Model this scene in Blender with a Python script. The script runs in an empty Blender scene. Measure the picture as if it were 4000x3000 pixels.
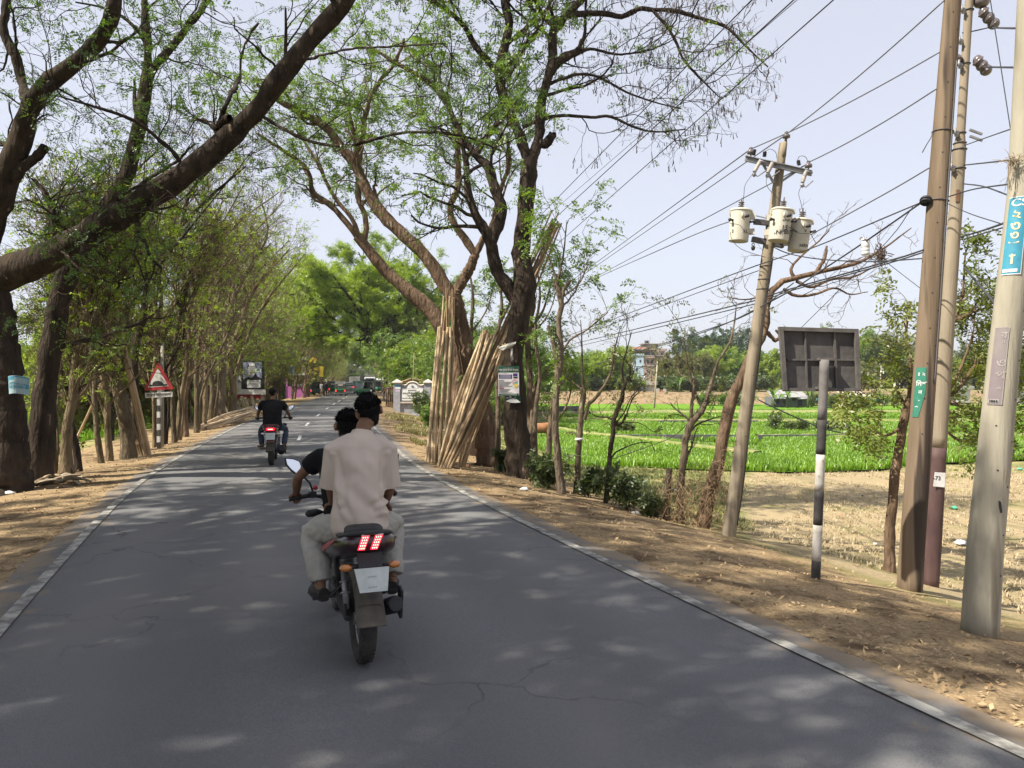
import bpy, bmesh, math, random
import numpy as np
from mathutils import Vector, Matrix, Euler

S = bpy.context.scene
COL = S.collection
R = math.radians

# ------------------------------------------------------------------ camera
F = 3000.0                      # focal length in pixels of the 4000 px wide photograph
CAM_Z = 2.0
HOR = 1480.0
cam_data = bpy.data.cameras.new("camera")
cam_data.sensor_fit = 'HORIZONTAL'
cam_data.sensor_width = 36.0
cam_data.lens = 36.0 * F / 4000.0
cam_data.shift_y = -(1500.0 - HOR) / 4000.0
cam_data.clip_start = 0.1
cam_data.clip_end = 6000.0
cam = bpy.data.objects.new("camera", cam_data)
cam.location = (0, 0, CAM_Z)
cam.rotation_euler = (R(90), 0, 0)
COL.objects.link(cam)
S.camera = cam

# ------------------------------------------------------------------ light
SUN_EL, SUN_AZ = R(50), math.atan2(-0.90, -0.43)
sun_dir = Vector((math.sin(SUN_AZ) * math.cos(SUN_EL), math.cos(SUN_AZ) * math.cos(SUN_EL), math.sin(SUN_EL)))
world = bpy.data.worlds.new("World")
S.world = world
world.use_nodes = True
wn = world.node_tree
sky = wn.nodes.new("ShaderNodeTexSky")
sky.sky_type = 'NISHITA'
sky.sun_disc = False
sky.sun_elevation = SUN_EL
sky.sun_rotation = SUN_AZ
sky.altitude = 30
sky.air_density = 1.0
sky.dust_density = 1.6
sky.ozone_density = 2.0
hsv = wn.nodes.new("ShaderNodeHueSaturation")
hsv.inputs['Saturation'].default_value = 0.62
wn.links.new(sky.outputs[0], hsv.inputs['Color'])
veil = wn.nodes.new("ShaderNodeMixRGB")          # thin high overcast over the blue
veil.inputs[0].default_value = 0.72
veil.inputs[2].default_value = (3.45, 3.52, 4.0, 1)
wn.links.new(hsv.outputs[0], veil.inputs[1])
wn.links.new(veil.outputs[0], wn.nodes['Background'].inputs['Color'])
wn.nodes['Background'].inputs['Strength'].default_value = 0.115
sl = bpy.data.lights.new("sun", 'SUN')
sl.energy = 5.0
sl.angle = R(0.6)
sl.color = (1.0, 0.93, 0.80)
so = bpy.data.objects.new("sun", sl)
so.rotation_euler = sun_dir.to_track_quat('Z', 'Y').to_euler()
so.location = (-20, -10, 40)
COL.objects.link(so)
S.view_settings.view_transform = 'Standard'
S.view_settings.look = 'None'
S.view_settings.exposure = 1.0
S.view_settings.gamma = 1.0
S.render.engine = 'CYCLES'
S.cycles.max_bounces = 6
S.cycles.diffuse_bounces = 3
S.cycles.transmission_bounces = 4
S.cycles.transparent_max_bounces = 8
S.cycles.volume_bounces = 0
S.cycles.use_denoising = True
S.cycles.caustics_reflective = False
S.cycles.caustics_refractive = False

# ------------------------------------------------------------------ helpers
def PX(x, y, d):
    """point seen at photograph pixel (x, y), d metres in front of the camera"""
    return Vector(((x - 2000.0) * d / F, d, CAM_Z + (HOR - y) * d / F))

def smooth01(t):
    t = min(1, max(0, t))
    return t * t * (3 - 2 * t)

_RC = [(-60, 31.0), (-30, 14.0), (-10, 5.4), (0, 1.35), (9.1, -2.22), (14.6, -4.17), (25.75, -7.13), (33.7, -8.98),
       (42.25, -10.65), (51.7, -12.44), (60.6, -14.05), (84.5, -18.2), (120, -24.8), (200, -39.6), (400, -76.6), (3000, -557)]
_rcy = np.array([p[0] for p in _RC], float)
_rcx = np.array([p[1] for p in _RC], float)
_mm = np.zeros(len(_RC))
_sl = np.diff(_rcx) / np.diff(_rcy)
_mm[0], _mm[-1] = _sl[0], _sl[-1]
for _i in range(1, len(_RC) - 1):
    h0, h1 = _rcy[_i] - _rcy[_i - 1], _rcy[_i + 1] - _rcy[_i]
    _mm[_i] = (_sl[_i - 1] * h1 + _sl[_i] * h0) / (h0 + h1)

def road_x(y):
    y = np.asarray(y, float)
    i = np.clip(np.searchsorted(_rcy, y) - 1, 0, len(_rcy) - 2)
    h = _rcy[i + 1] - _rcy[i]
    t = (y - _rcy[i]) / h
    t2, t3 = t * t, t * t * t
    return ((2 * t3 - 3 * t2 + 1) * _rcx[i] + (t3 - 2 * t2 + t) * h * _mm[i] + (-2 * t3 + 3 * t2) * _rcx[i + 1] + (t3 - t2) * h * _mm[i + 1])

def road_slope(y):
    y = np.asarray(y, float)
    return (road_x(y + 0.5) - road_x(y - 0.5))

ROAD_HALF = 3.05
LINE_AT = 2.8

def lateral(X, Y):
    """signed distance from the road's centre line (right is positive)"""
    sl_ = road_slope(Y)
    return (np.asarray(X, float) - road_x(Y)) / np.sqrt(1 + sl_ * sl_)

_prof_r = np.array([[0, -0.03], [2.9, -0.03], [3.1, -0.05], [3.6, -0.07], [5, -0.28], [7, -0.70], [9.5, -1.22], [11.5, -1.45], [2000, -1.45]])
_prof_l = np.array([[0, -0.03], [2.9, -0.03], [3.1, -0.05], [4.5, -0.10], [6.6, -0.22], [7.6, -0.55], [10, -1.25], [12, -1.45], [2000, -1.45]])

def _vn(x, y, seed=0):
    """cheap smooth value noise in [-1, 1]"""
    xi, yi = np.floor(x), np.floor(y)
    fx, fy = x - xi, y - yi
    fx, fy = fx * fx * (3 - 2 * fx), fy * fy * (3 - 2 * fy)
    def h(a, b):
        v = np.sin(a * 127.1 + b * 311.7 + seed * 74.7) * 43758.5453
        return (v - np.floor(v)) * 2 - 1
    return (h(xi, yi) * (1 - fx) + h(xi + 1, yi) * fx) * (1 - fy) + (h(xi, yi + 1) * (1 - fx) + h(xi + 1, yi + 1) * fx) * fy

def ground_z(X, Y):
    X, Y = np.asarray(X, float), np.asarray(Y, float)
    s = lateral(X, Y)
    z = np.where(s >= 0, np.interp(s, _prof_r[:, 0], _prof_r[:, 1]), np.interp(-s, _prof_l[:, 0], _prof_l[:, 1]))
    bump = _vn(X * 0.9, Y * 0.9) * 0.05 + _vn(X * 2.7, Y * 2.7, 3) * 0.02
    amp = np.clip((np.abs(s) - 3.2) / 1.5, 0, 1)
    z = z + bump * amp
    # raised bank beyond the paddies where the houses stand
    far = np.clip((Y - 103 - np.clip((X - 38) * 0.25, 0, 12)) / 4.0, 0, 1) * (s > 14)
    far = far * far * (3 - 2 * far)
    z = z + far * (1.55 + 0.25 * _vn(X * 0.12, Y * 0.12, 5))
    return z

def gz(x, y):
    return float(ground_z(x, y))

def tag(o, label=None, cat=None, group=None, kind=None):
    if label: o['label'] = label
    if cat: o['category'] = cat
    if group: o['group'] = group
    if kind: o['kind'] = kind
    return o

def empty(name, loc=(0, 0, 0), rz=0.0, label=None, cat=None, group=None):
    o = bpy.data.objects.new(name, None)
    o.empty_display_size = 0.2
    o.location = loc
    o.rotation_euler = (0, 0, rz)
    COL.objects.link(o)
    return tag(o, label, cat, group)

def mesh_from(name, verts, faces, mats=(), fmat=None, smooth=False):
    """fast mesh from numpy verts (N,3) and list of face arrays (each (M,k))"""
    me = bpy.data.meshes.new(name)
    verts = np.ascontiguousarray(verts, np.float32)
    if isinstance(faces, np.ndarray): faces = [faces]
    faces = [np.asarray(f, np.int32) for f in faces if len(f)]
    loops = np.concatenate([f.ravel() for f in faces]) if faces else np.zeros(0, np.int32)
    counts = np.concatenate([np.full(len(f), f.shape[1], np.int32) for f in faces]) if faces else np.zeros(0, np.int32)
    starts = np.concatenate([[0], np.cumsum(counts)[:-1]]).astype(np.int32) if len(counts) else counts
    me.vertices.add(len(verts)); me.vertices.foreach_set("co", verts.ravel())
    me.loops.add(len(loops)); me.loops.foreach_set("vertex_index", loops)
    me.polygons.add(len(counts)); me.polygons.foreach_set("loop_start", starts); me.polygons.foreach_set("loop_total", counts)
    for m in (mats if isinstance(mats, (list, tuple)) else [mats]): me.materials.append(m)
    if fmat is not None: me.polygons.foreach_set("material_index", np.asarray(fmat, np.int32))
    if smooth: me.polygons.foreach_set("use_smooth", np.ones(len(counts), bool))
    me.update(calc_edges=True)
    return me

def link(name, me, parent=None, loc=None):
    o = bpy.data.objects.new(name, me)
    COL.objects.link(o)
    if parent is not None: o.parent = parent
    if loc is not None: o.location = loc
    return o

def copy_tree(o, parent=None):
    c = o.copy()
    COL.objects.link(c)
    if parent is not None: c.parent = parent
    for ch in list(o.children): copy_tree(ch, c)
    return c

# ------------------------------------------------------------------ materials
_MC = {}
def mat(name, col, rough=0.7, col2=None, nscale=8.0, detail=4.0, bump=0.0, bscale=None, metal=0.0, spec=0.4, lo=0.35, hi=0.65,
        coord='Object', stretch=None, emit=None, estr=0.0, coat=0.0, speck=None):
    if name in _MC: return _MC[name]
    m = bpy.data.materials.new(name)
    m.use_nodes = True
    nt = m.node_tree
    b = nt.nodes['Principled BSDF']
    b.inputs['Roughness'].default_value = rough
    b.inputs['Metallic'].default_value = metal
    b.inputs['Specular IOR Level'].default_value = spec
    b.inputs['Coat Weight'].default_value = coat
    b.inputs['Base Color'].default_value = (*col, 1)
    if emit:
        b.inputs['Emission Color'].default_value = (*emit, 1)
        b.inputs['Emission Strength'].default_value = estr
    if col2 is not None or bump:
        tc = nt.nodes.new('ShaderNodeTexCoord')
        src = tc.outputs[coord]
        if stretch:
            mp = nt.nodes.new('ShaderNodeMapping')
            mp.inputs['Scale'].default_value = stretch
            nt.links.new(src, mp.inputs[0]); src = mp.outputs[0]
        n = nt.nodes.new('ShaderNodeTexNoise')
        n.inputs['Scale'].default_value = nscale
        n.inputs['Detail'].default_value = detail
        n.inputs['Roughness'].default_value = 0.6
        nt.links.new(src, n.inputs['Vector'])
        if col2 is not None:
            r = nt.nodes.new('ShaderNodeValToRGB')
            r.color_ramp.elements[0].position = lo; r.color_ramp.elements[0].color = (*col, 1)
            r.color_ramp.elements[1].position = hi; r.color_ramp.elements[1].color = (*col2, 1)
            nt.links.new(n.outputs['Fac'], r.inputs['Fac'])
            out = r.outputs[0]
            if speck:
                n3 = nt.nodes.new('ShaderNodeTexNoise'); n3.inputs['Scale'].default_value = speck[1]; n3.inputs['Detail'].default_value = 2
                nt.links.new(src, n3.inputs['Vector'])
                r3 = nt.nodes.new('ShaderNodeValToRGB'); r3.color_ramp.elements[0].position = speck[2]; r3.color_ramp.elements[1].position = speck[2] + 0.06
                nt.links.new(n3.outputs['Fac'], r3.inputs['Fac'])
                mx = nt.nodes.new('ShaderNodeMixRGB'); mx.inputs[2].default_value = (*speck[0], 1)
                nt.links.new(r3.outputs[0], mx.inputs[0]); nt.links.new(out, mx.inputs[1]); out = mx.outputs[0]
            nt.links.new(out, b.inputs['Base Color'])
        if bump:
            n2 = nt.nodes.new('ShaderNodeTexNoise')
            n2.inputs['Scale'].default_value = bscale or nscale * 3
            n2.inputs['Detail'].default_value = 5
            nt.links.new(src, n2.inputs['Vector'])
            bp = nt.nodes.new('ShaderNodeBump')
            bp.inputs['Strength'].default_value = bump
            bp.inputs['Distance'].default_value = 0.02
            nt.links.new(n2.outputs['Fac'], bp.inputs['Height'])
            nt.links.new(bp.outputs[0], b.inputs['Normal'])
    _MC[name] = m
    return m

def leaf_mat(name, a, b_, trans=0.45, nscale=0.8, tint=None):
    if name in _MC: return _MC[name]
    m = bpy.data.materials.new(name); m.use_nodes = True
    nt = m.node_tree; nt.nodes.clear()
    out = nt.nodes.new('ShaderNodeOutputMaterial')
    tc = nt.nodes.new('ShaderNodeTexCoord')
    n = nt.nodes.new('ShaderNodeTexNoise'); n.inputs['Scale'].default_value = nscale; n.inputs['Detail'].default_value = 5; n.inputs['Roughness'].default_value = 0.75
    nt.links.new(tc.outputs['Object'], n.inputs['Vector'])
    r = nt.nodes.new('ShaderNodeValToRGB')
    r.color_ramp.elements[0].position = 0.35; r.color_ramp.elements[0].color = (*a, 1)
    r.color_ramp.elements[1].position = 0.66; r.color_ramp.elements[1].color = (*b_, 1)
    nt.links.new(n.outputs['Fac'], r.inputs['Fac'])
    d = nt.nodes.new('ShaderNodeBsdfDiffuse'); t = nt.nodes.new('ShaderNodeBsdfTranslucent'); g = nt.nodes.new('ShaderNodeBsdfGlossy')
    g.inputs['Roughness'].default_value = 0.45; g.inputs['Color'].default_value = (0.8, 0.8, 0.8, 1)
    tm = nt.nodes.new('ShaderNodeMixRGB'); tm.blend_type = 'MULTIPLY'; tm.inputs[0].default_value = 1
    tm.inputs[2].default_value = tint or (1.25, 1.3, 0.55, 1)
    nt.links.new(r.outputs[0], d.inputs['Color']); nt.links.new(r.outputs[0], tm.inputs[1]); nt.links.new(tm.outputs[0], t.inputs['Color'])
    mx = nt.nodes.new('ShaderNodeMixShader'); mx.inputs[0].default_value = trans
    nt.links.new(d.outputs[0], mx.inputs[1]); nt.links.new(t.outputs[0], mx.inputs[2])
    m2 = nt.nodes.new('ShaderNodeMixShader'); m2.inputs[0].default_value = 0.05
    nt.links.new(mx.outputs[0], m2.inputs[1]); nt.links.new(g.outputs[0], m2.inputs[2])
    nt.links.new(m2.outputs[0], out.inputs['Surface'])
    _MC[name] = m
    return m

def bark(name, a, b_, speck=None, nscale=5.0):
    m = mat(name, a, 0.92, b_, nscale, 8.0, 1.0, 16.0, spec=0.12, lo=0.32, hi=0.66, stretch=(1, 1, 0.3), speck=speck)
    for n in m.node_tree.nodes:
        if n.type == 'BUMP': n.inputs['Distance'].default_value = 0.07
    return m

M_bark_dark = bark('bark_dark', (0.02, 0.0155, 0.0125), (0.062, 0.046, 0.034), ((0.20, 0.15, 0.11), 9, 0.68))
M_bark_brown = bark('bark_brown', (0.075, 0.05, 0.033), (0.20, 0.135, 0.09), ((0.36, 0.30, 0.23), 11, 0.68))
M_bark_grey = bark('bark_grey', (0.08, 0.062, 0.045), (0.20, 0.155, 0.11), ((0.06, 0.05, 0.035), 12, 0.64))
M_bark_olive = bark('bark_olive', (0.065, 0.05, 0.032), (0.17, 0.135, 0.088), ((0.30, 0.26, 0.19), 10, 0.66))
M_leaf_fresh = leaf_mat('leaf_fresh', (0.09, 0.17, 0.022), (0.20, 0.30, 0.048))
M_leaf_deep = leaf_mat('leaf_deep', (0.05, 0.105, 0.02), (0.12, 0.20, 0.035))
M_leaf_olive = leaf_mat('leaf_olive', (0.085, 0.10, 0.025), (0.18, 0.185, 0.05))
M_leaf_lime = leaf_mat('leaf_lime', (0.17, 0.26, 0.02), (0.32, 0.41, 0.045))
M_leaf_blue = leaf_mat('leaf_blue', (0.035, 0.07, 0.035), (0.075, 0.13, 0.06), 0.25)
M_leaf_mango = leaf_mat('leaf_mango', (0.06, 0.095, 0.022), (0.15, 0.19, 0.05), 0.35)
M_pod = mat('seed_pod', (0.06, 0.045, 0.03), 0.8)

# ------------------------------------------------------------------ mesh builder
class MB:
    def __init__(s):
        s.v = []; s.f = []; s.m = []; s.sm = []
    def add(s, verts, faces, mi=0, smooth=False):
        o = len(s.v)
        s.v.extend([tuple(p) for p in verts])
        for f in faces:
            s.f.append([i + o for i in f]); s.m.append(mi); s.sm.append(smooth)
    def box(s, c, size, rot=None, mi=0):
        c = Vector(c); hx, hy, hz = size[0] / 2, size[1] / 2, size[2] / 2
        ps = [Vector((x, y, z)) for x in (-hx, hx) for y in (-hy, hy) for z in (-hz, hz)]
        if rot is not None:
            M = rot if isinstance(rot, Matrix) else Euler(rot).to_matrix()
            ps = [M @ p for p in ps]
        s.add([p + c for p in ps], [(0, 1, 3, 2), (4, 6, 7, 5), (0, 4, 5, 1), (2, 3, 7, 6), (0, 2, 6, 4), (1, 5, 7, 3)], mi)
    def tube(s, pts, rad, n=8, mi=0, caps=True, flat=None, up=None):
        pts = [Vector(p) for p in pts]
        if not isinstance(rad, (list, tuple)): rad = [rad] * len(pts)
        tan = []
        for i in range(len(pts)):
            a, b = pts[max(0, i - 1)], pts[min(len(pts) - 1, i + 1)]
            t = b - a
            tan.append(t.normalized() if t.length > 1e-9 else Vector((0, 0, 1)))
        u = Vector(up) if up is not None else (Vector((0, 0, 1)) if abs(tan[0].z) < 0.9 else Vector((1, 0, 0)))
        vs = []
        for p, t, r in zip(pts, tan, rad):
            u = (u - t * u.dot(t))
            u = u.normalized() if u.length > 1e-6 else t.orthogonal().normalized()
            w = t.cross(u)
            ru, rw = (r if isinstance(r, (list, tuple)) else (r, r))
            for k in range(n):
                a = 2 * math.pi * k / n
                vs.append(p + u * (math.cos(a) * ru) + w * (math.sin(a) * rw))
        fs = []
        for i in range(len(pts) - 1):
            for k in range(n):
                fs.append((i * n + k, i * n + (k + 1) % n, (i + 1) * n + (k + 1) % n, (i + 1) * n + k))
        s.add(vs, fs, mi, True)
        if caps:
            o = len(s.v) - len(vs)
            s.f.append([o + k for k in range(n)][::-1]); s.m.append(mi); s.sm.append(False)
            e = o + (len(pts) - 1) * n
            s.f.append([e + k for k in range(n)]); s.m.append(mi); s.sm.append(False)
    def cyl(s, a, b, r0, r1=None, n=16, mi=0):
        s.tube([a, b], [r0, r0 if r1 is None else r1], n, mi)
    def ell(s, c, rad, rot=None, nu=14, nv=9, mi=0):
        c = Vector(c); vs = []; fs = []
        M = None if rot is None else (rot if isinstance(rot, Matrix) else Euler(rot).to_matrix())
        for j in range(nv + 1):
            th = math.pi * j / nv
            for i in range(nu):
                ph = 2 * math.pi * i / nu
                p = Vector((rad[0] * math.sin(th) * math.cos(ph), rad[1] * math.sin(th) * math.sin(ph), rad[2] * math.cos(th)))
                if M is not None: p = M @ p
                vs.append(p + c)
        for j in range(nv):
            for i in range(nu):
                fs.append((j * nu + i, (j + 1) * nu + i, (j + 1) * nu + (i + 1) % nu, j * nu + (i + 1) % nu))
        s.add(vs, fs, mi, True)
    def loft(s, rings, mi=0, smooth=True, caps=True):
        n = len(rings[0]); vs = [p for r in rings for p in r]
        fs = [(i * n + k, i * n + (k + 1) % n, (i + 1) * n + (k + 1) % n, (i + 1) * n + k) for i in range(len(rings) - 1) for k in range(n)]
        if caps:
            fs = fs + [tuple(range(n))[::-1], tuple((len(rings) - 1) * n + k for k in range(n))]
        s.add(vs, fs, mi, smooth)
    def prism(s, outline, depth_vec, mi=0):
        n = len(outline); d = Vector(depth_vec)
        a = [Vector(p) for p in outline]; b = [p + d for p in a]
        fs = [tuple(range(n))[::-1], tuple(range(n, 2 * n))] + [(k, (k + 1) % n, n + (k + 1) % n, n + k) for k in range(n)]
        s.add(a + b, fs, mi)
    def torus(s, c, axis, Rr, r, n=24, k=8, mi=0, squash=1.0):
        c = Vector(c); ax = Vector(axis).normalized(); u = ax.orthogonal().normalized(); w = ax.cross(u); vs = []; fs = []
        for i in range(n):
            a = 2 * math.pi * i / n; dr = u * math.cos(a) + w * math.sin(a)
            for j in range(k):
                b = 2 * math.pi * j / k
                vs.append(c + dr * (Rr + r * math.cos(b)) + ax * (r * squash * math.sin(b)))
        for i in range(n):
            for j in range(k):
                fs.append((i * k + j, ((i + 1) % n) * k + j, ((i + 1) % n) * k + (j + 1) % k, i * k + (j + 1) % k))
        s.add(vs, fs, mi, True)
    def text(s, body, M, size, mi=0, extrude=0.002, bold=0.0, align='CENTER', spacing=1.0, maxw=None):
        """lettering, laid out in the local XY plane of matrix M"""
        c = bpy.data.curves.new('lettering', 'FONT')
        c.body = body; c.size = size; c.align_x = align; c.align_y = 'CENTER'; c.extrude = extrude; c.offset = bold * size; c.space_character = spacing
        c.resolution_u = 3
        o = bpy.data.objects.new('lettering', c); COL.objects.link(o)
        dg = bpy.context.evaluated_depsgraph_get()
        me = bpy.data.meshes.new_from_object(o.evaluated_get(dg))
        vs = [v.co.copy() for v in me.vertices]
        if maxw and vs:
            w = max(v.x for v in vs) - min(v.x for v in vs)
            if w > maxw: vs = [Vector((v.x * maxw / w, v.y, v.z)) for v in vs]
        s.add([M @ v for v in vs], [tuple(p.vertices) for p in me.polygons], mi)
        COL.objects.unlink(o); bpy.data.objects.remove(o); bpy.data.curves.remove(c); bpy.data.meshes.remove(me)
    def mesh(s, name, mats):
        me = bpy.data.meshes.new(name)
        me.from_pydata(s.v, [], s.f)
        for m in (mats if isinstance(mats, (list, tuple)) else [mats]): me.materials.append(m)
        me.polygons.foreach_set("material_index", s.m)
        me.polygons.foreach_set("use_smooth", s.sm)
        me.update()
        return me
    def build(s, name, mats, parent=None, bevel=0.0, loc=None, segs=2):
        o = link(name, s.mesh(name, mats), parent, loc)
        if bevel:
            b = o.modifiers.new('b', 'BEVEL'); b.width = bevel; b.segments = segs; b.limit_method = 'ANGLE'; b.angle_limit = R(40); b.harden_normals = False
        return o

def frame_at(origin, xdir, ydir):
    x = Vector(xdir).normalized(); y = Vector(ydir); y = (y - x * y.dot(x)).normalized(); z = x.cross(y)
    return Matrix(((x.x, y.x, z.x, origin[0]), (x.y, y.y, z.y, origin[1]), (x.z, y.z, z.z, origin[2]), (0, 0, 0, 1)))
# ------------------------------------------------------------------ ground, road, fields
def ramp(nt, src, stops):
    r = nt.nodes.new('ShaderNodeValToRGB')
    while len(r.color_ramp.elements) < len(stops): r.color_ramp.elements.new(0.5)
    for e, (p, c) in zip(r.color_ramp.elements, stops):
        e.position = p; e.color = (*c, 1) if len(c) == 3 else c
    nt.links.new(src, r.inputs['Fac'])
    return r.outputs[0]

def noise(nt, vec, scale, detail=4, rough=0.6, stretch=None):
    if stretch:
        mp = nt.nodes.new('ShaderNodeMapping'); mp.inputs['Scale'].default_value = stretch
        nt.links.new(vec, mp.inputs[0]); vec = mp.outputs[0]
    n = nt.nodes.new('ShaderNodeTexNoise'); n.inputs['Scale'].default_value = scale; n.inputs['Detail'].default_value = detail; n.inputs['Roughness'].default_value = rough
    nt.links.new(vec, n.inputs['Vector'])
    return n.outputs['Fac']

def mixc(nt, fac, a, b, mode='MIX'):
    m = nt.nodes.new('ShaderNodeMixRGB'); m.blend_type = mode
    for i, v in ((0, fac), (1, a), (2, b)):
        if isinstance(v, (int, float)): m.inputs[i].default_value = v
        elif isinstance(v, tuple): m.inputs[i].default_value = (*v, 1)
        else: nt.links.new(v, m.inputs[i])
    return m.outputs[0]

def mth(nt, op, a, b=0.0):
    m = nt.nodes.new('ShaderNodeMath'); m.operation = op
    for i, v in ((0, a), (1, b)):
        if isinstance(v, (int, float)): m.inputs[i].default_value = v
        else: nt.links.new(v, m.inputs[i])
    return m.outputs[0]

def ground_material():
    m = bpy.data.materials.new('earth_and_grass'); m.use_nodes = True
    nt = m.node_tree; b = nt.nodes['Principled BSDF']; b.inputs['Roughness'].default_value = 0.95; b.inputs['Specular IOR Level'].default_value = 0.1
    tc = nt.nodes.new('ShaderNodeTexCoord'); v = tc.outputs['Object']
    at = nt.nodes.new('ShaderNodeAttribute'); at.attribute_name = 'lat'; s = at.outputs['Fac']
    aw = nt.nodes.new('ShaderNodeAttribute'); aw.attribute_name = 'straw'
    ab = nt.nodes.new('ShaderNodeAttribute'); ab.attribute_name = 'bank'
    n1 = noise(nt, v, 0.6, 6); n2 = noise(nt, v, 5, 6, 0.7); n3 = noise(nt, v, 30, 4, 0.7, (1, 1, 1)); n4 = noise(nt, v, 1.6, 5)
    dirt = mixc(nt, ramp(nt, n2, [(0.32, (0, 0, 0)), (0.68, (1, 1, 1))]), (0.165, 0.112, 0.06), (0.35, 0.25, 0.14))
    dirt = mixc(nt, ramp(nt, n3, [(0.45, (0, 0, 0)), (0.62, (1, 1, 1))]), dirt, (0.38, 0.28, 0.165))
    dirt = mixc(nt, ramp(nt, n4, [(0.50, (0, 0, 0)), (0.64, (1, 1, 1))]), dirt, (0.11, 0.072, 0.042))
    grass = mixc(nt, ramp(nt, n2, [(0.35, (0, 0, 0)), (0.65, (1, 1, 1))]), (0.13, 0.132, 0.052), (0.205, 0.215, 0.08))
    grass = mixc(nt, ramp(nt, n1, [(0.42, (0, 0, 0)), (0.62, (1, 1, 1))]), grass, (0.33, 0.29, 0.13))
    straw = mixc(nt, ramp(nt, n3, [(0.35, (0, 0, 0)), (0.65, (1, 1, 1))]), (0.25, 0.19, 0.11), (0.41, 0.33, 0.20))
    straw = mixc(nt, ramp(nt, n1, [(0.5, (0, 0, 0)), (0.7, (1, 1, 1))]), straw, (0.22, 0.20, 0.085))
    bank = mixc(nt, ramp(nt, n2, [(0.35, (0, 0, 0)), (0.65, (1, 1, 1))]), (0.20, 0.135, 0.08), (0.33, 0.24, 0.15))
    bank = mixc(nt, ramp(nt, n4, [(0.48, (0, 0, 0)), (0.62, (.8, .8, .8))]), bank, (0.10, 0.095, 0.04))
    edge = mth(nt, 'ADD', s, mth(nt, 'MULTIPLY', mth(nt, 'SUBTRACT', n4, 0.5), 4.0))
    gfac = nt.nodes.new('ShaderNodeMapRange'); gfac.inputs[1].default_value = 6.3; gfac.inputs[2].default_value = 7.9
    nt.links.new(edge, gfac.inputs[0])
    c = mixc(nt, gfac.outputs[0], dirt, grass)
    sw = mth(nt, 'ADD', aw.outputs['Fac'], mth(nt, 'MULTIPLY', mth(nt, 'SUBTRACT', n4, 0.5), 0.9))
    c = mixc(nt, ramp(nt, sw, [(0.35, (0, 0, 0)), (0.65, (1, 1, 1))]), c, straw)
    c = mixc(nt, ab.outputs['Fac'], c, bank)
    nt.links.new(c, b.inputs['Base Color'])
    bp = nt.nodes.new('ShaderNodeBump'); bp.inputs['Strength'].default_value = 0.9; bp.inputs['Distance'].default_value = 0.05
    nt.links.new(mth(nt, 'ADD', mth(nt, 'MULTIPLY', n2, 0.8), mth(nt, 'MULTIPLY', n3, 0.4)), bp.inputs['Height']); nt.links.new(bp.outputs[0], b.inputs['Normal'])
    return m

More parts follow.
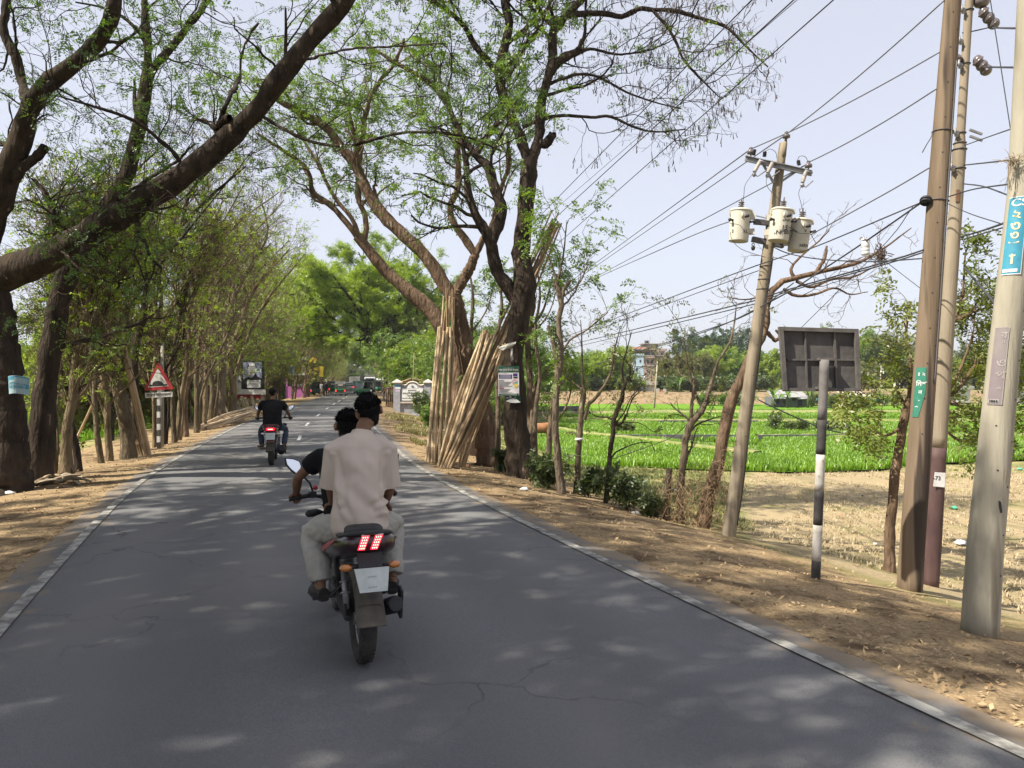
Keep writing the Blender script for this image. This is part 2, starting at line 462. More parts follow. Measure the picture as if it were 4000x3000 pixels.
def road_material():
    m = bpy.data.materials.new('worn_asphalt'); m.use_nodes = True
    nt = m.node_tree; b = nt.nodes['Principled BSDF']; b.inputs['Specular IOR Level'].default_value = 0.35
    tc = nt.nodes.new('ShaderNodeTexCoord'); v = tc.outputs['Object']
    at = nt.nodes.new('ShaderNodeAttribute'); at.attribute_name = 'lat'; s = at.outputs['Fac']
    n4 = noise(nt, v, 2.2, 6, 0.7); n1 = noise(nt, v, 0.35, 5); n2 = noise(nt, v, 6, 6, 0.7); n3 = noise(nt, v, 140, 2, 0.6)
    c = mixc(nt, n2, (0.07, 0.071, 0.077), (0.14, 0.139, 0.142))
    c = mixc(nt, ramp(nt, n3, [(0.35, (0, 0, 0)), (0.75, (1, 1, 1))]), c, (0.19, 0.19, 0.19))
    c = mixc(nt, ramp(nt, n1, [(0.45, (0, 0, 0)), (0.65, (0.6, 0.6, 0.6))]), c, (0.145, 0.138, 0.134))
    vo = nt.nodes.new('ShaderNodeTexVoronoi'); vo.feature = 'DISTANCE_TO_EDGE'; vo.inputs['Scale'].default_value = 0.55
    wv = nt.nodes.new('ShaderNodeVectorMath'); wv.operation = 'ADD'; nz = nt.nodes.new('ShaderNodeTexNoise'); nz.inputs['Scale'].default_value = 1.6; nz.inputs['Detail'].default_value = 5; nt.links.new(v, nz.inputs['Vector']); nt.links.new(v, wv.inputs[0]); nt.links.new(nz.outputs['Color'], wv.inputs[1]); nt.links.new(wv.outputs[0], vo.inputs['Vector'])
    crack = ramp(nt, vo.outputs['Distance'], [(0.004, (1, 1, 1)), (0.012, (0, 0, 0))])
    c = mixc(nt, mth(nt, 'MULTIPLY', crack, ramp(nt, n1, [(0.48, (0, 0, 0)), (0.6, (.55, .55, .55))])), c, (0.025, 0.025, 0.027))
    n5 = noise(nt, v, 0.9, 3, 0.5, (1.0, 0.25, 1))
    c = mixc(nt, ramp(nt, n5, [(0.52, (0, 0, 0)), (0.62, (.5, .5, .5))]), c, (0.17, 0.158, 0.146))
    # dust creeping in from both edges, darker wheel tracks
    e = mth(nt, 'ADD', mth(nt, 'ABSOLUTE', s), mth(nt, 'MULTIPLY', mth(nt, 'SUBTRACT', n4, 0.5), 2.6))
    ef = nt.nodes.new('ShaderNodeMapRange'); ef.inputs[1].default_value = 2.75; ef.inputs[2].default_value = 3.15; nt.links.new(e, ef.inputs[0])
    c = mixc(nt, mth(nt, 'MULTIPLY', ef.outputs[0], 0.85), c, (0.27, 0.20, 0.125))
    w = mth(nt, 'COSINE', mth(nt, 'MULTIPLY', s, 4.4))
    c = mixc(nt, mth(nt, 'MULTIPLY', mth(nt, 'ADD', w, 1), 0.14), c, (0.065, 0.065, 0.07))
    nt.links.new(c, b.inputs['Base Color'])
    nt.links.new(ramp(nt, n2, [(0.3, (0.78, 0.78, 0.78)), (0.7, (0.92, 0.92, 0.92))]), b.inputs['Roughness'])
    bp = nt.nodes.new('ShaderNodeBump'); bp.inputs['Strength'].default_value = 0.35; bp.inputs['Distance'].default_value = 0.01
    nt.links.new(n3, bp.inputs['Height']); nt.links.new(bp.outputs[0], b.inputs['Normal'])
    return m

def float_attr(me, name, vals):
    a = me.attributes.new(name, 'FLOAT', 'POINT'); a.data.foreach_set('value', np.ascontiguousarray(vals, np.float32))

def grid_sheet(name, xs, ys, X, Y, Z, m, attrs=None, smooth=True):
    ny, nx = X.shape
    V = np.stack([X, Y, Z], -1).reshape(-1, 3)
    idx = np.arange(ny * nx).reshape(ny, nx)
    Fq = np.stack([idx[:-1, :-1], idx[:-1, 1:], idx[1:, 1:], idx[1:, :-1]], -1).reshape(-1, 4)
    me = mesh_from(name, V, Fq, m, smooth=smooth)
    for k, a in (attrs or {}).items(): float_attr(me, k, np.asarray(a).reshape(-1))
    return me

# terrain sheet, reaching the horizon
us = np.concatenate([-np.geomspace(2500, 14.5, 26), np.arange(-14, -8, 0.5), np.arange(-8, 13, 0.25), np.arange(13, 40, 1.5), np.geomspace(41, 2500, 30)])
vs = np.concatenate([np.arange(-40, 0, 2.0), np.arange(0, 34, 0.3), np.arange(34, 120, 1.0), np.geomspace(121, 3000, 40)])
U, V_ = np.meshgrid(us, vs)
XX = road_x(V_) + U; YY = V_
ZZ = ground_z(XX, YY)
SS = lateral(XX, YY)
def straw_mask(X, Y, s):
    near = np.clip((29.5 - Y) / 2.0, 0, 1) * np.clip((s - 6.6) / 1.6, 0, 1)
    return near * np.clip((X / np.maximum(Y, 1) - 0.26) * 12, 0, 1)
def bank_mask(X, Y, s):
    return np.clip((Y - 101 - np.clip((X - 38) * 0.25, 0, 12)) / 3.0, 0, 1) * (s > 14) * np.clip((122 - Y) / 5.0, 0, 1)
me = grid_sheet('ground', us, vs, XX, YY, ZZ, ground_material(), {'lat': np.abs(SS), 'straw': straw_mask(XX, YY, SS), 'bank': bank_mask(XX, YY, SS)})
tag(link('ground', me), kind='structure')

# road ribbon with a slightly wavering asphalt edge
ry = np.concatenate([np.arange(-40, 60, 0.4), np.arange(60, 200, 2), np.arange(200, 900, 20)])
ru = np.linspace(-1, 1, 15)
RU, RY = np.meshgrid(ru, ry)
wob = 0.06 * _vn(RY * 0.8, RY * 0 + np.sign(RU) * 7.3, 2) + 0.05 * _vn(RY * 2.9, RY * 0 + np.sign(RU) * 3.1, 4)
half = ROAD_HALF + np.abs(RU) ** 8 * (wob + 0.12)
off = RU * half
sl_ = road_slope(RY); nrm = np.sqrt(1 + sl_ ** 2)
RX = road_x(RY) + off / nrm; RYY = RY - off * sl_ / nrm
RZ = 0.012 * (1 - RU ** 2) - 0.045 * (np.abs(RU) >= 0.999)
me = grid_sheet('road', ru, ry, RX, RYY, RZ, road_material(), {'lat': off})
tag(link('road', me), kind='structure')

M_line = mat('road_paint_worn', (0.36, 0.345, 0.31), 0.85, (0.13, 0.125, 0.115), 5.0, 7, lo=0.40, hi=0.58)
def road_strip(name, off0, w, y0, y1, step=0.5):
    ys = np.arange(y0, y1 + step * 0.5, step)
    o = np.array([off0 - w / 2, off0 + w / 2])
    O, Y = np.meshgrid(o, ys)
    s2 = road_slope(Y); nn = np.sqrt(1 + s2 ** 2)
    return road_x(Y) + O / nn, Y - O * s2 / nn, 0.012 * (1 - (O / ROAD_HALF) ** 2) + 0.005 + 0 * Y
for sgn in (-1, 1):
    X, Y, Z = road_strip('', sgn * LINE_AT, 0.115, -30, 260, 0.5)
    tag(link('road_edge_line', grid_sheet('road_edge_line', None, None, X, Y, Z, M_line)), kind='structure')
mv, mf = [], []
yy = 0.8
for d0, d1 in ((4.5, 5.6), (9.5, 10.6), (14.5, 15.6), (18.9, 20.0), (24.8, 26.8), (32.6, 34.9), (40.8, 43.6), (50.1, 53.2), (58.9, 62.3), (67.3, 70.8), (76, 79), (82.6, 86.2), (92, 96), (102, 106), (112, 116), (122, 126), (132, 136), (142, 146)):
    if d0 < 24: continue
    X, Y, Z = road_strip('', 0.0, 0.11, d0, d1, (d1 - d0) / 3)
    b0 = sum(len(a) for a in mv); P = np.stack([X, Y, Z + 0.001], -1).reshape(-1, 3); mv.append(P)
    n = len(P) // 2
    mf += [(b0 + 2 * i, b0 + 2 * i + 1, b0 + 2 * i + 3, b0 + 2 * i + 2) for i in range(n - 1)]
tag(link('road_centre_line', mesh_from('road_centre_line', np.concatenate(mv), np.array(mf), mat('road_paint_white', (0.62, 0.62, 0.60), 0.8, (0.3, 0.3, 0.29), 9, 5, lo=0.5, hi=0.7))), kind='structure')

# ---- paddies: bright green sheets with rice plants standing in them
def paddy_material():
    m = bpy.data.materials.new('young_rice'); m.use_nodes = True
    nt = m.node_tree; b = nt.nodes['Principled BSDF']; b.inputs['Roughness'].default_value = 0.9; b.inputs['Specular IOR Level'].default_value = 0.1
    v = nt.nodes.new('ShaderNodeTexCoord').outputs['Object']
    n1 = noise(nt, v, 0.12, 4); n2 = noise(nt, v, 3.0, 5, 0.7); n3 = noise(nt, v, 16, 3, 0.7)
    c = mixc(nt, ramp(nt, n3, [(0.35, (0, 0, 0)), (0.7, (1, 1, 1))]), (0.10, 0.22, 0.014), (0.20, 0.36, 0.026))
    c = mixc(nt, ramp(nt, n1, [(0.4, (0, 0, 0)), (0.65, (0.6, 0.6, 0.6))]), c, (0.19, 0.35, 0.045))
    c = mixc(nt, ramp(nt, n2, [(0.5, (0, 0, 0)), (0.75, (0.5, 0.5, 0.5))]), c, (0.06, 0.15, 0.02))
    nt.links.new(c, b.inputs['Base Color'])
    bp = nt.nodes.new('ShaderNodeBump'); bp.inputs['Strength'].default_value = 1.0; bp.inputs['Distance'].default_value = 0.12
    nt.links.new(mth(nt, 'ADD', n3, n2), bp.inputs['Height']); nt.links.new(bp.outputs[0], b.inputs['Normal'])
    return m
M_paddy = paddy_material()
M_blade = leaf_mat('rice_blade', (0.13, 0.26, 0.014), (0.25, 0.41, 0.032), 0.4, 0.5)
FIELD_Z = -1.45
def inside(poly, x, y):
    r = np.zeros(x.shape, bool); n = len(poly)
    for i in range(n):
        x0, y0 = poly[i]; x1, y1 = poly[(i + 1) % n]
        c = ((y0 > y) != (y1 > y)) & (x < (x1 - x0) * (y - y0) / (y1 - y0 + 1e-12) + x0)
        r ^= c
    return r
def paddy(poly, z, name='paddy_field'):
    mb = MB(); mb.add([(x, y, z) for x, y in poly], [tuple(range(len(poly)))])
    o = mb.build(name, M_paddy); tag(o, kind='structure'); return o
def fpx(x, y, z=FIELD_Z):
    d = (CAM_Z - z) * F / (y - HOR)
    return ((x - 2000) * d / F, d)
pads = [
    [fpx(2180, 1815), fpx(2240, 1836), fpx(2500, 1828), fpx(2800, 1842), fpx(2960, 1845), fpx(3060, 1850), fpx(3250, 1846), fpx(3450, 1838), fpx(3640, 1815), fpx(4000, 1800), fpx(4400, 1790), fpx(4400, 1700), fpx(3330, 1704), fpx(3000, 1702), fpx(2960, 1760), fpx(2700, 1742), fpx(2500, 1714), fpx(2300, 1702), fpx(2200, 1690), fpx(2090, 1680), fpx(2070, 1740)],
    [fpx(2190, 1672), fpx(2290, 1690), fpx(2400, 1700), fpx(2700, 1722), fpx(2950, 1742), fpx(2985, 1700), fpx(4500, 1690), fpx(4500, 1645), fpx(2900, 1645), fpx(2400, 1642), fpx(2120, 1640)],
    [fpx(2080, 1626), fpx(2500, 1634), fpx(4600, 1635), fpx(4600, 1608), fpx(3100, 1606), fpx(2600, 1604), fpx(2080, 1604)],
    [fpx(2080, 1601), fpx(4700, 1601), fpx(4700, 1581), fpx(3300, 1583), fpx(2600, 1577), fpx(2080, 1577)],
]
for k, p in enumerate(pads): paddy(p, FIELD_Z + 0.06 + 0.002 * k)
# the paddies on the far side of the road's tree row
lp = [(road_x(8.0) - 13, 8), (road_x(40.) - 13, 40), (road_x(90.) - 13, 90), (road_x(90.) - 80, 90), (road_x(8.) - 80, 8)]
paddy([(float(a), float(b)) for a, b in lp], FIELD_Z + 0.05)

def blades(P, h, w, rng, lean=0.35, per=3):
    """bent triangular leaves; P (N,3)"""
    N = len(P); P = np.repeat(P, per, 0); n = len(P)
    a = rng.uniform(0, 2 * np.pi, n); H = h * rng.uniform(0.6, 1.15, n)
    dx, dy = np.cos(a), np.sin(a); ln = H * lean * rng.uniform(0.2, 1.3, n)
    base = P + np.stack([dx, dy, 0 * a], -1) * 0.03
    side = np.stack([-dy, dx, 0 * a], -1) * (w / 2)
    mid = base + np.stack([dx * ln * 0.35, dy * ln * 0.35, H * 0.6], -1)
    tip = base + np.stack([dx * ln, dy * ln, H], -1)
    V = np.stack([base - side, base + side, mid + side * 0.8, mid - side * 0.8, tip], 1).reshape(-1, 3)
    i = np.arange(n) * 5
    return V, [np.stack([i, i + 1, i + 2, i + 3], -1), np.stack([i + 3, i + 2, i + 4], -1)]
def scatter(poly, n, rng):
    xs = [p[0] for p in poly]; ys = [p[1] for p in poly]
    X = rng.uniform(min(xs), max(xs), n); Y = rng.uniform(min(ys), max(ys), n)
    k = inside(poly, X, Y); return X[k], Y[k]
rng = np.random.default_rng(5)
M_bund = mat('bund_earth', (0.13, 0.17, 0.04), 0.95, (0.30, 0.27, 0.11), 2.5, 6, 0.6, 14)
def bund(pts, w, h, dz=0.0):
    P = catmull_xy(pts, 40); V = []; n = len(P)
    for i in range(n):
        a, b = P[max(i - 1, 0)], P[min(i + 1, n - 1)]; t = (b - a) / np.linalg.norm(b - a); nn = np.array([-t[1], t[0]]); j = rng.normal(0, .05, 4)
        for k, (o, z) in enumerate(((-w, -.05), (-w * .45, h), (w * .45, h), (w, -.05))): V.append((*(P[i] + nn * (o + j[k])), FIELD_Z + z + j[k] * .4 + dz))
    mb = MB(); mb.add(V, [(i * 4 + k, i * 4 + k + 1, i * 4 + k + 5, i * 4 + k + 4) for i in range(n - 1) for k in range(3)], 0, True); return tag(mb.build('paddy_bund', M_bund), kind='structure')
def catmull_xy(pts, n):
    p = np.array(pts, float); L = np.concatenate([[0], np.cumsum(np.linalg.norm(np.diff(p, axis=0), axis=1))]); u = np.linspace(0, L[-1], n); return np.stack([np.interp(u, L, p[:, 0]), np.interp(u, L, p[:, 1])], -1)
BZ = FIELD_Z + .31
bund([fpx(2080, 1672, BZ), fpx(2190, 1668, BZ), fpx(2290, 1688, BZ), fpx(2400, 1698, BZ), fpx(2560, 1715, BZ), fpx(2700, 1735, BZ), fpx(2840, 1752, BZ), fpx(2960, 1762, BZ)], .6, .32)
bund([fpx(2960, 1697, BZ), fpx(3000, 1697, BZ), fpx(3340, 1697, BZ), fpx(4500, 1692, BZ)], .7, .30)
bund([fpx(2080, 1630, BZ), fpx(2500, 1637, BZ), fpx(2950, 1640, BZ), fpx(4500, 1640, BZ)], .9, .32)
bund([fpx(2080, 1612, BZ), fpx(2300, 1610, BZ), fpx(2600, 1606, BZ), fpx(4500, 1604, BZ)], 2.0, .36)
allV, allF, o4, off_ = [], [], [], 0
qs, ts = [], []
for k, (p, n, h) in enumerate(zip(pads[:3], (120000, 80000, 45000), (0.27, 0.26, 0.26))):
    X, Y = scatter(p, n, rng); keep = (np.abs(X) < Y * 0.75 + 3); X, Y = X[keep], Y[keep]
    V, Fc = blades(np.stack([X, Y, np.full(len(X), FIELD_Z + 0.04)], -1), h, 0.028 + 0.0005 * Y.mean(), rng, .5)
    allV.append(V); qs.append(Fc[0] + off_); ts.append(Fc[1] + off_); off_ += len(V)
X = rng.uniform(0, 1, 30000); Y = rng.uniform(9, 80, 30000); X = road_x(Y) - 12.6 - X * 22
V, Fc = blades(np.stack([X, Y, np.full(len(X), FIELD_Z + 0.04)], -1), 0.36, 0.045, rng)
allV.append(V); qs.append(Fc[0] + off_); ts.append(Fc[1] + off_)
tag(link('rice_grass', mesh_from('rice_grass', np.concatenate(allV), [np.concatenate(qs), np.concatenate(ts)], M_blade)), kind='stuff')

# grass, straw and leaf litter
def tufts(name, cands, h, w, m, lean, per):
    V, Fc = blades(cands, h, w, rng, lean, per)
    tag(link(name, mesh_from(name, V, Fc, m)), kind='stuff')
def cand(n, y0, y1, s0, s1):
    Y = y0 + (y1 - y0) * rng.uniform(0, 1, n) ** 1.6; s = rng.uniform(s0, s1, n)
    X = road_x(Y) + s * np.sqrt(1 + road_slope(Y) ** 2)
    return X, Y, s
X, Y, s = cand(26000, 6, 60, 6.4, 16); k = (_vn(X * 0.8, Y * 0.8, 9) + (s - 7.5) * 0.35 > 0) & (np.abs(X) < Y * 0.75 + 2) & (X < Y * (.30 + .04 * _vn(X * .3, Y * .3, 6)))
X, Y = X[k], Y[k]
k = ~inside(pads[0], X, Y); X, Y = X[k], Y[k]
tufts('verge_grass', np.stack([X, Y, ground_z(X, Y)], -1), 0.10, 0.022, leaf_mat('verge_grass', (0.12, 0.15, 0.04), (0.26, 0.27, 0.09), 0.3, 1.0), 1.2, 4)
X, Y, s = cand(30000, 5, 30, 8.5, 34); k = (X > Y * .27 + _vn(X * .4, Y * .4, 4)) & (np.abs(X) < Y * 0.75 + 2) & (_vn(X * .5, Y * .5, 8) > -0.35); X, Y = X[k], Y[k]; k = ~inside(pads[0], X, Y); X, Y = X[k], Y[k]
tufts('straw_stubble_grass', np.stack([X, Y, ground_z(X, Y)], -1), 0.075, 0.016, leaf_mat('straw_stubble', (0.32, 0.25, 0.145), (0.52, 0.43, 0.27), 0.2, 1.5, (1, 1, 0.9, 1)), 1.7, 4)
X, Y, s = cand(5000, 18, 48, 3.6, 7.5); k = (_vn(X * 0.7, Y * 0.7, 19) > -0.1) & (Y > 24); X, Y = X[k], Y[k]
tufts('dry_verge_grass', np.stack([X, Y, ground_z(X, Y)], -1), 0.16, 0.03, leaf_mat('dry_verge_grass', (0.17, 0.17, 0.06), (0.38, 0.31, 0.14), 0.3, 1.2), 1.0, 4)
def litter(name, n, m, smin, smax, y0=4.5, y1=45, both=True):
    Y = y0 + (y1 - y0) * rng.uniform(0, 1, n) ** 1.7; s = 3.15 + np.abs(rng.normal(0, 1.0, n)) * 2.2
    s = s * np.where(rng.uniform(0, 1, n) < 0.5, -1, 1)
    X = road_x(Y) + s * np.sqrt(1 + road_slope(Y) ** 2); Z = ground_z(X, Y) + 0.012
    a = rng.uniform(0, 2 * np.pi, n); L = rng.uniform(smin, smax, n); W = L * rng.uniform(0.25, 0.6, n); t = rng.normal(0, 0.35, (n, 2))
    d1 = np.stack([np.cos(a), np.sin(a), t[:, 0]], -1) * L[:, None] / 2; d2 = np.stack([-np.sin(a), np.cos(a), t[:, 1]], -1) * W[:, None] / 2
    c = np.stack([X, Y, Z], -1); c[:, 2] += np.abs(d1[:, 2]) + np.abs(d2[:, 2])
    V = np.stack([c - d1, c + d2, c + d1, c - d2], 1).reshape(-1, 3)
    V[3::4, 2] += L * 0.08
    i = np.arange(n) * 4
    tag(link(name, mesh_from(name, V, np.stack([i, i + 1, i + 2, i + 3], -1), m)), kind='stuff')
litter('fallen_leaves', 11000, mat('dead_leaf', (0.19, 0.12, 0.06), 0.9, (0.42, 0.30, 0.165), 1.3, 6), 0.02, 0.07)
litter('dry_straw_litter', 6000, mat('dry_straw', (0.28, 0.19, 0.10), 0.9, (0.48, 0.36, 0.21), 2.0, 5), 0.015, 0.06)
# ------------------------------------------------------------------ trees
def catmull(pts, n):
    P = np.asarray(pts, float)
    if len(P) == 2:
        t = np.linspace(0, 1, n)[:, None]; return P[0] * (1 - t) + P[1] * t
    Q = np.vstack([2 * P[0] - P[1], P, 2 * P[-1] - P[-2]])
    L = np.concatenate([[0], np.cumsum(np.linalg.norm(np.diff(P[:, :3], axis=0), axis=1))])
    out = []
    for u in np.linspace(0, L[-1], n):
        i = min(max(int(np.searchsorted(L, u, 'right')) - 1, 0), len(P) - 2)
        t = (u - L[i]) / max(L[i + 1] - L[i], 1e-9)
        a, b, c, d = Q[i], Q[i + 1], Q[i + 2], Q[i + 3]
        out.append(0.5 * (2 * b + (c - a) * t + (2 * a - 5 * b + 4 * c - d) * t * t + (3 * b - a - 3 * c + d) * t ** 3))
    return np.array(out)

def unit(v):
    return v / np.maximum(np.linalg.norm(v, axis=-1, keepdims=True), 1e-9)

def tubes(P, Rr, k):
    """P (N,n,3), Rr (N,n) -> verts, quads of open tubes"""
    N, n, _ = P.shape
    T = np.empty_like(P); T[:, 1:-1] = P[:, 2:] - P[:, :-2]; T[:, 0] = P[:, 1] - P[:, 0]; T[:, -1] = P[:, -1] - P[:, -2]
    T = unit(T)
    ref = np.zeros((N, 1, 3)); big = np.abs(T[:, :1, 2]) > 0.8
    ref[..., 0] = big; ref[..., 2] = ~big
    U = np.empty_like(P); u = ref[:, 0]
    for i in range(n):
        u = unit(u - T[:, i] * np.sum(u * T[:, i], -1, keepdims=True)); U[:, i] = u
    W = np.cross(T, U)
    a = np.linspace(0, 2 * np.pi, k, endpoint=False)
    V = P[:, :, None] + Rr[:, :, None, None] * (U[:, :, None] * np.cos(a)[:, None] + W[:, :, None] * np.sin(a)[:, None])
    idx = np.arange(N * n * k).reshape(N, n, k)
    Q = np.stack([idx[:, :-1], np.roll(idx[:, :-1], -1, 2), np.roll(idx[:, 1:], -1, 2), idx[:, 1:]], -1).reshape(-1, 4)
    return V.reshape(-1, 3), Q

def grow(P, Rr, m, L, n, rng, t0=0.25, t1=1.0, ang=(35, 65), up=0.15, wob=0.25, rk=0.55, r1=0.35, flat=0.0, rmin=0.004, lpow=0.35):
    """children of branches P; L = (min, max) length"""
    N, pn, _ = P.shape
    par = np.repeat(np.arange(N), m); K = len(par)
    t = t0 + (t1 - t0) * (np.tile((np.arange(m) + 0.5) / m, N) + rng.uniform(-0.5, 0.5, K) / m)
    f = np.clip(t, 0, 1) * (pn - 1); i = np.minimum(f.astype(int), pn - 2); w = (f - i)[:, None]
    base = P[par, i] * (1 - w) + P[par, i + 1] * w
    rad = Rr[par, i] * (1 - w[:, 0]) + Rr[par, i + 1] * w[:, 0]
    tan = unit(P[par, i + 1] - P[par, i])
    rnd = rng.normal(0, 1, (K, 3)); rnd[:, 2] *= (1 - flat)
    perp = unit(rnd - tan * np.sum(rnd * tan, -1, keepdims=True))
    a = np.radians(rng.uniform(ang[0], ang[1], K))[:, None]
    d = unit(tan * np.cos(a) + perp * np.sin(a) + np.array([0, 0, up]))
    ln = rng.uniform(L[0], L[1], K) * (1 - lpow * t)
    C = np.empty((K, n, 3)); C[:, 0] = base
    st = (ln / (n - 1))[:, None]
    for j in range(1, n):
        d = unit(d + rng.normal(0, wob, (K, 3)) + np.array([0, 0, up * 0.35]))
        C[:, j] = C[:, j - 1] + d * st
    ra = np.maximum(rad * rk, rmin)[:, None] * np.linspace(1, r1, n)[None]
    return C, np.maximum(ra, rmin * 0.6)

def leaf_quads(P, per, leaflets, L, size, rng, droop=0.15, t0=0.3, flat=0.55, prob=1.0):
    """feathery leaves along twigs P (N,n,3)"""
    N, n, _ = P.shape
    par = np.repeat(np.arange(N), per)
    if prob < 1: par = par[rng.uniform(0, 1, len(par)) < prob]
    K = len(par)
    if K == 0: return np.zeros((0, 3)), np.zeros((0, 4), int)
    f = rng.uniform(t0, 1, K) * (n - 1); i = np.minimum(f.astype(int), n - 2); w = (f - i)[:, None]
    b = P[par, i] * (1 - w) + P[par, i + 1] * w
    tan = unit(P[par, i + 1] - P[par, i])
    rd = rng.normal(0, 1, (K, 3)); rd[:, 2] *= 0.5
    D = unit(tan * 0.5 + unit(rd) + np.array([0, 0, -droop]))
    nr = rng.normal(0, 1, (K, 3)) * (1 - flat); nr[:, 2] += flat * 1.6
    Sd = unit(np.cross(D, nr))
    ln = L * rng.uniform(0.6, 1.2, K)
    j = np.arange(leaflets)
    fr = ((j // 2) + 0.7) / (leaflets / 2.0); sg = np.where(j % 2 == 0, 1.0, -1.0)
    c = b[:, None] + D[:, None] * (ln[:, None] * fr)[..., None]
    c[..., 2] -= droop * (ln[:, None] * fr ** 2)
    a = size * rng.uniform(0.7, 1.25, (K, leaflets))
    jit = rng.normal(0, 0.28, (K, leaflets, 3))
    s = unit(Sd[:, None] * sg[None, :, None] + D[:, None] * 0.35 + jit)
    q = unit(D[:, None] + rng.normal(0, 0.25, (K, leaflets, 3)))
    A = a[..., None]
    # pointed four-cornered leaflet
    v0 = c; v1 = c + s * A * 0.5 - q * A * 0.24; v2 = c + s * A; v3 = c + s * A * 0.5 + q * A * 0.24
    V = np.stack([v0, v1, v2, v3], 2).reshape(-1, 3)
    return V, np.arange(len(V)).reshape(-1, 4)

def pods(P, per, rng, prob=0.5, L=0.12):
    N, n, _ = P.shape
    par = np.repeat(np.arange(N), per); par = par[rng.uniform(0, 1, len(par)) < prob]; K = len(par)
    if K == 0: return np.zeros((0, 3)), np.zeros((0, 4), int)
    f = rng.uniform(0.3, 1, K) * (n - 1); i = np.minimum(f.astype(int), n - 2); w = (f - i)[:, None]
    b = P[par, i] * (1 - w) + P[par, i + 1] * w
    d = unit(np.stack([rng.normal(0, .22, K), rng.normal(0, .22, K), -np.ones(K)], -1))
    a = rng.uniform(0, 2 * np.pi, K); s = np.stack([np.cos(a), np.sin(a), 0 * a], -1) * 0.011
    e = b + d * (L * rng.uniform(0.6, 1.3, K))[:, None]
    V = np.stack([b - s * .5, b + s * .5, e + s, e - s], 1).reshape(-1, 3)
    return V, np.arange(len(V)).reshape(-1, 4)

class Acc:
    def __init__(s): s.v = []; s.f = []; s.m = []; s.n = 0
    def add(s, vf, mi=0):
        V, Fq = vf
        if len(V) == 0: return
        s.v.append(V); s.f.append(Fq + s.n); s.m.append(np.full(len(Fq), mi)); s.n += len(V)
    def mesh(s, name, mats, smooth=False):
        if not s.v: return mesh_from(name, np.zeros((0, 3)), np.zeros((0, 4), int), mats)
        return mesh_from(name, np.concatenate(s.v), np.concatenate(s.f), mats, np.concatenate(s.m), smooth)

def limbs_to_arrays(limbs, n=18, rng=None, rough=0.0):
    P = []; Q = []
    for pts, rad in limbs:
        rad = rad if isinstance(rad, (list, tuple)) else [rad, rad]
        c = catmull(pts, n)
        L = np.concatenate([[0], np.cumsum(np.linalg.norm(np.diff(np.asarray(pts, float), axis=0), axis=1))])
        rr = np.interp(np.linspace(0, L[-1], n), np.linspace(0, L[-1], len(rad)) if len(rad) != len(pts) else L, rad)
        if rng is not None and rough:
            k = rng.normal(0, 1, (n, 3)); k[0] = 0
            c = c + k * (rr * rough)[:, None]; rr = rr * (1 + rng.normal(0, 0.05, n))
        P.append(c); Q.append(rr)
    return np.array(P), np.array(Q)

def bark_rough(V, Q_, amp, seed):
    """a little lumpy bark"""
    n = _vn(V[:, 0] * 7 + V[:, 2] * 1.1, V[:, 1] * 7 - V[:, 2] * 2.3, seed) + 0.6 * _vn(V[:, 0] * 19 + V[:, 2] * 5, V[:, 1] * 19 + V[:, 2] * 3, seed + 1)
    return V + np.stack([n, np.roll(n, 1), 0 * n], -1) * amp

def build_tree(name, limbs, rng, barkm, leafm, levels, leaf, pod=None, trunk_sides=12, growable=None, rough=0.10, stubs=(), extra=None, n=18):
    """limbs: list of (points, radii), world or local coordinates. levels: list of dicts for grow(). leaf: dict for leaf_quads or None.
    growable: indices of limbs that carry branches. Returns (trunk mesh, crown mesh)."""
    P, Q = limbs_to_arrays(limbs, n, rng, rough)
    tr = Acc(); cr = Acc()
    V, Fq = tubes(P, Q, trunk_sides)
    tr.add((bark_rough(V, Fq, (0.021 if n > 30 else 0.012) * min(1, Q.max() * 3), int(rng.integers(1, 90))), Fq))
    for a in stubs:
        tr.add(a)
    g = list(range(len(limbs))) if growable is None else growable
    cur, cr_r = P[g], Q[g]
    twigs = [cur[:, -3:]]
    for li, lv in enumerate(levels):
        lv = dict(lv); sides = lv.pop('sides', 5)
        keep = lv.pop('also', False)
        cur, cr_r = grow(cur, cr_r, rng=rng, **lv)
        tr.add(tubes(cur, cr_r, sides))
        if keep: twigs.append(cur)
    last = cur
    if leaf:
        lf = dict(leaf); mk = lf.pop('mask', None); lt = last if mk is None else last[mk(last[:, 0], rng)]
        cr.add(leaf_quads(lt, rng=rng, **lf), 0)
    if pod: cr.add(pods(last, rng=rng, **pod), 1)
    if extra: extra(tr, cr, P, Q, last)
    tm = tr.mesh(name + '_trunk', [barkm], smooth=True)
    cm = cr.mesh(name + '_crown', [leafm, M_pod])
    return tm, cm

def put_tree(name, tm, cm, label, group=None, loc=(0, 0, 0), rz=0, sc=1.0, cat='tree'):
    root = empty(name, loc, rz, label, cat, group)
    root.scale = (sc, sc, sc) if isinstance(sc, (int, float)) else sc
    link('trunk', tm, root)
    if cm is not None and len(cm.vertices): link('crown', cm, root)
    return root

def pxl(pts, d):
    """list of (x, y[, depth]) photo pixels -> points"""
    return [PX(p[0], p[1], p[2] if len(p) > 2 else d) for p in pts]

def wpx(w, d): return w * d / F / 2          # pixel width -> radius

def local(limbs, o):
    return [([Vector(p) - o for p in pts], r) for pts, r in limbs]

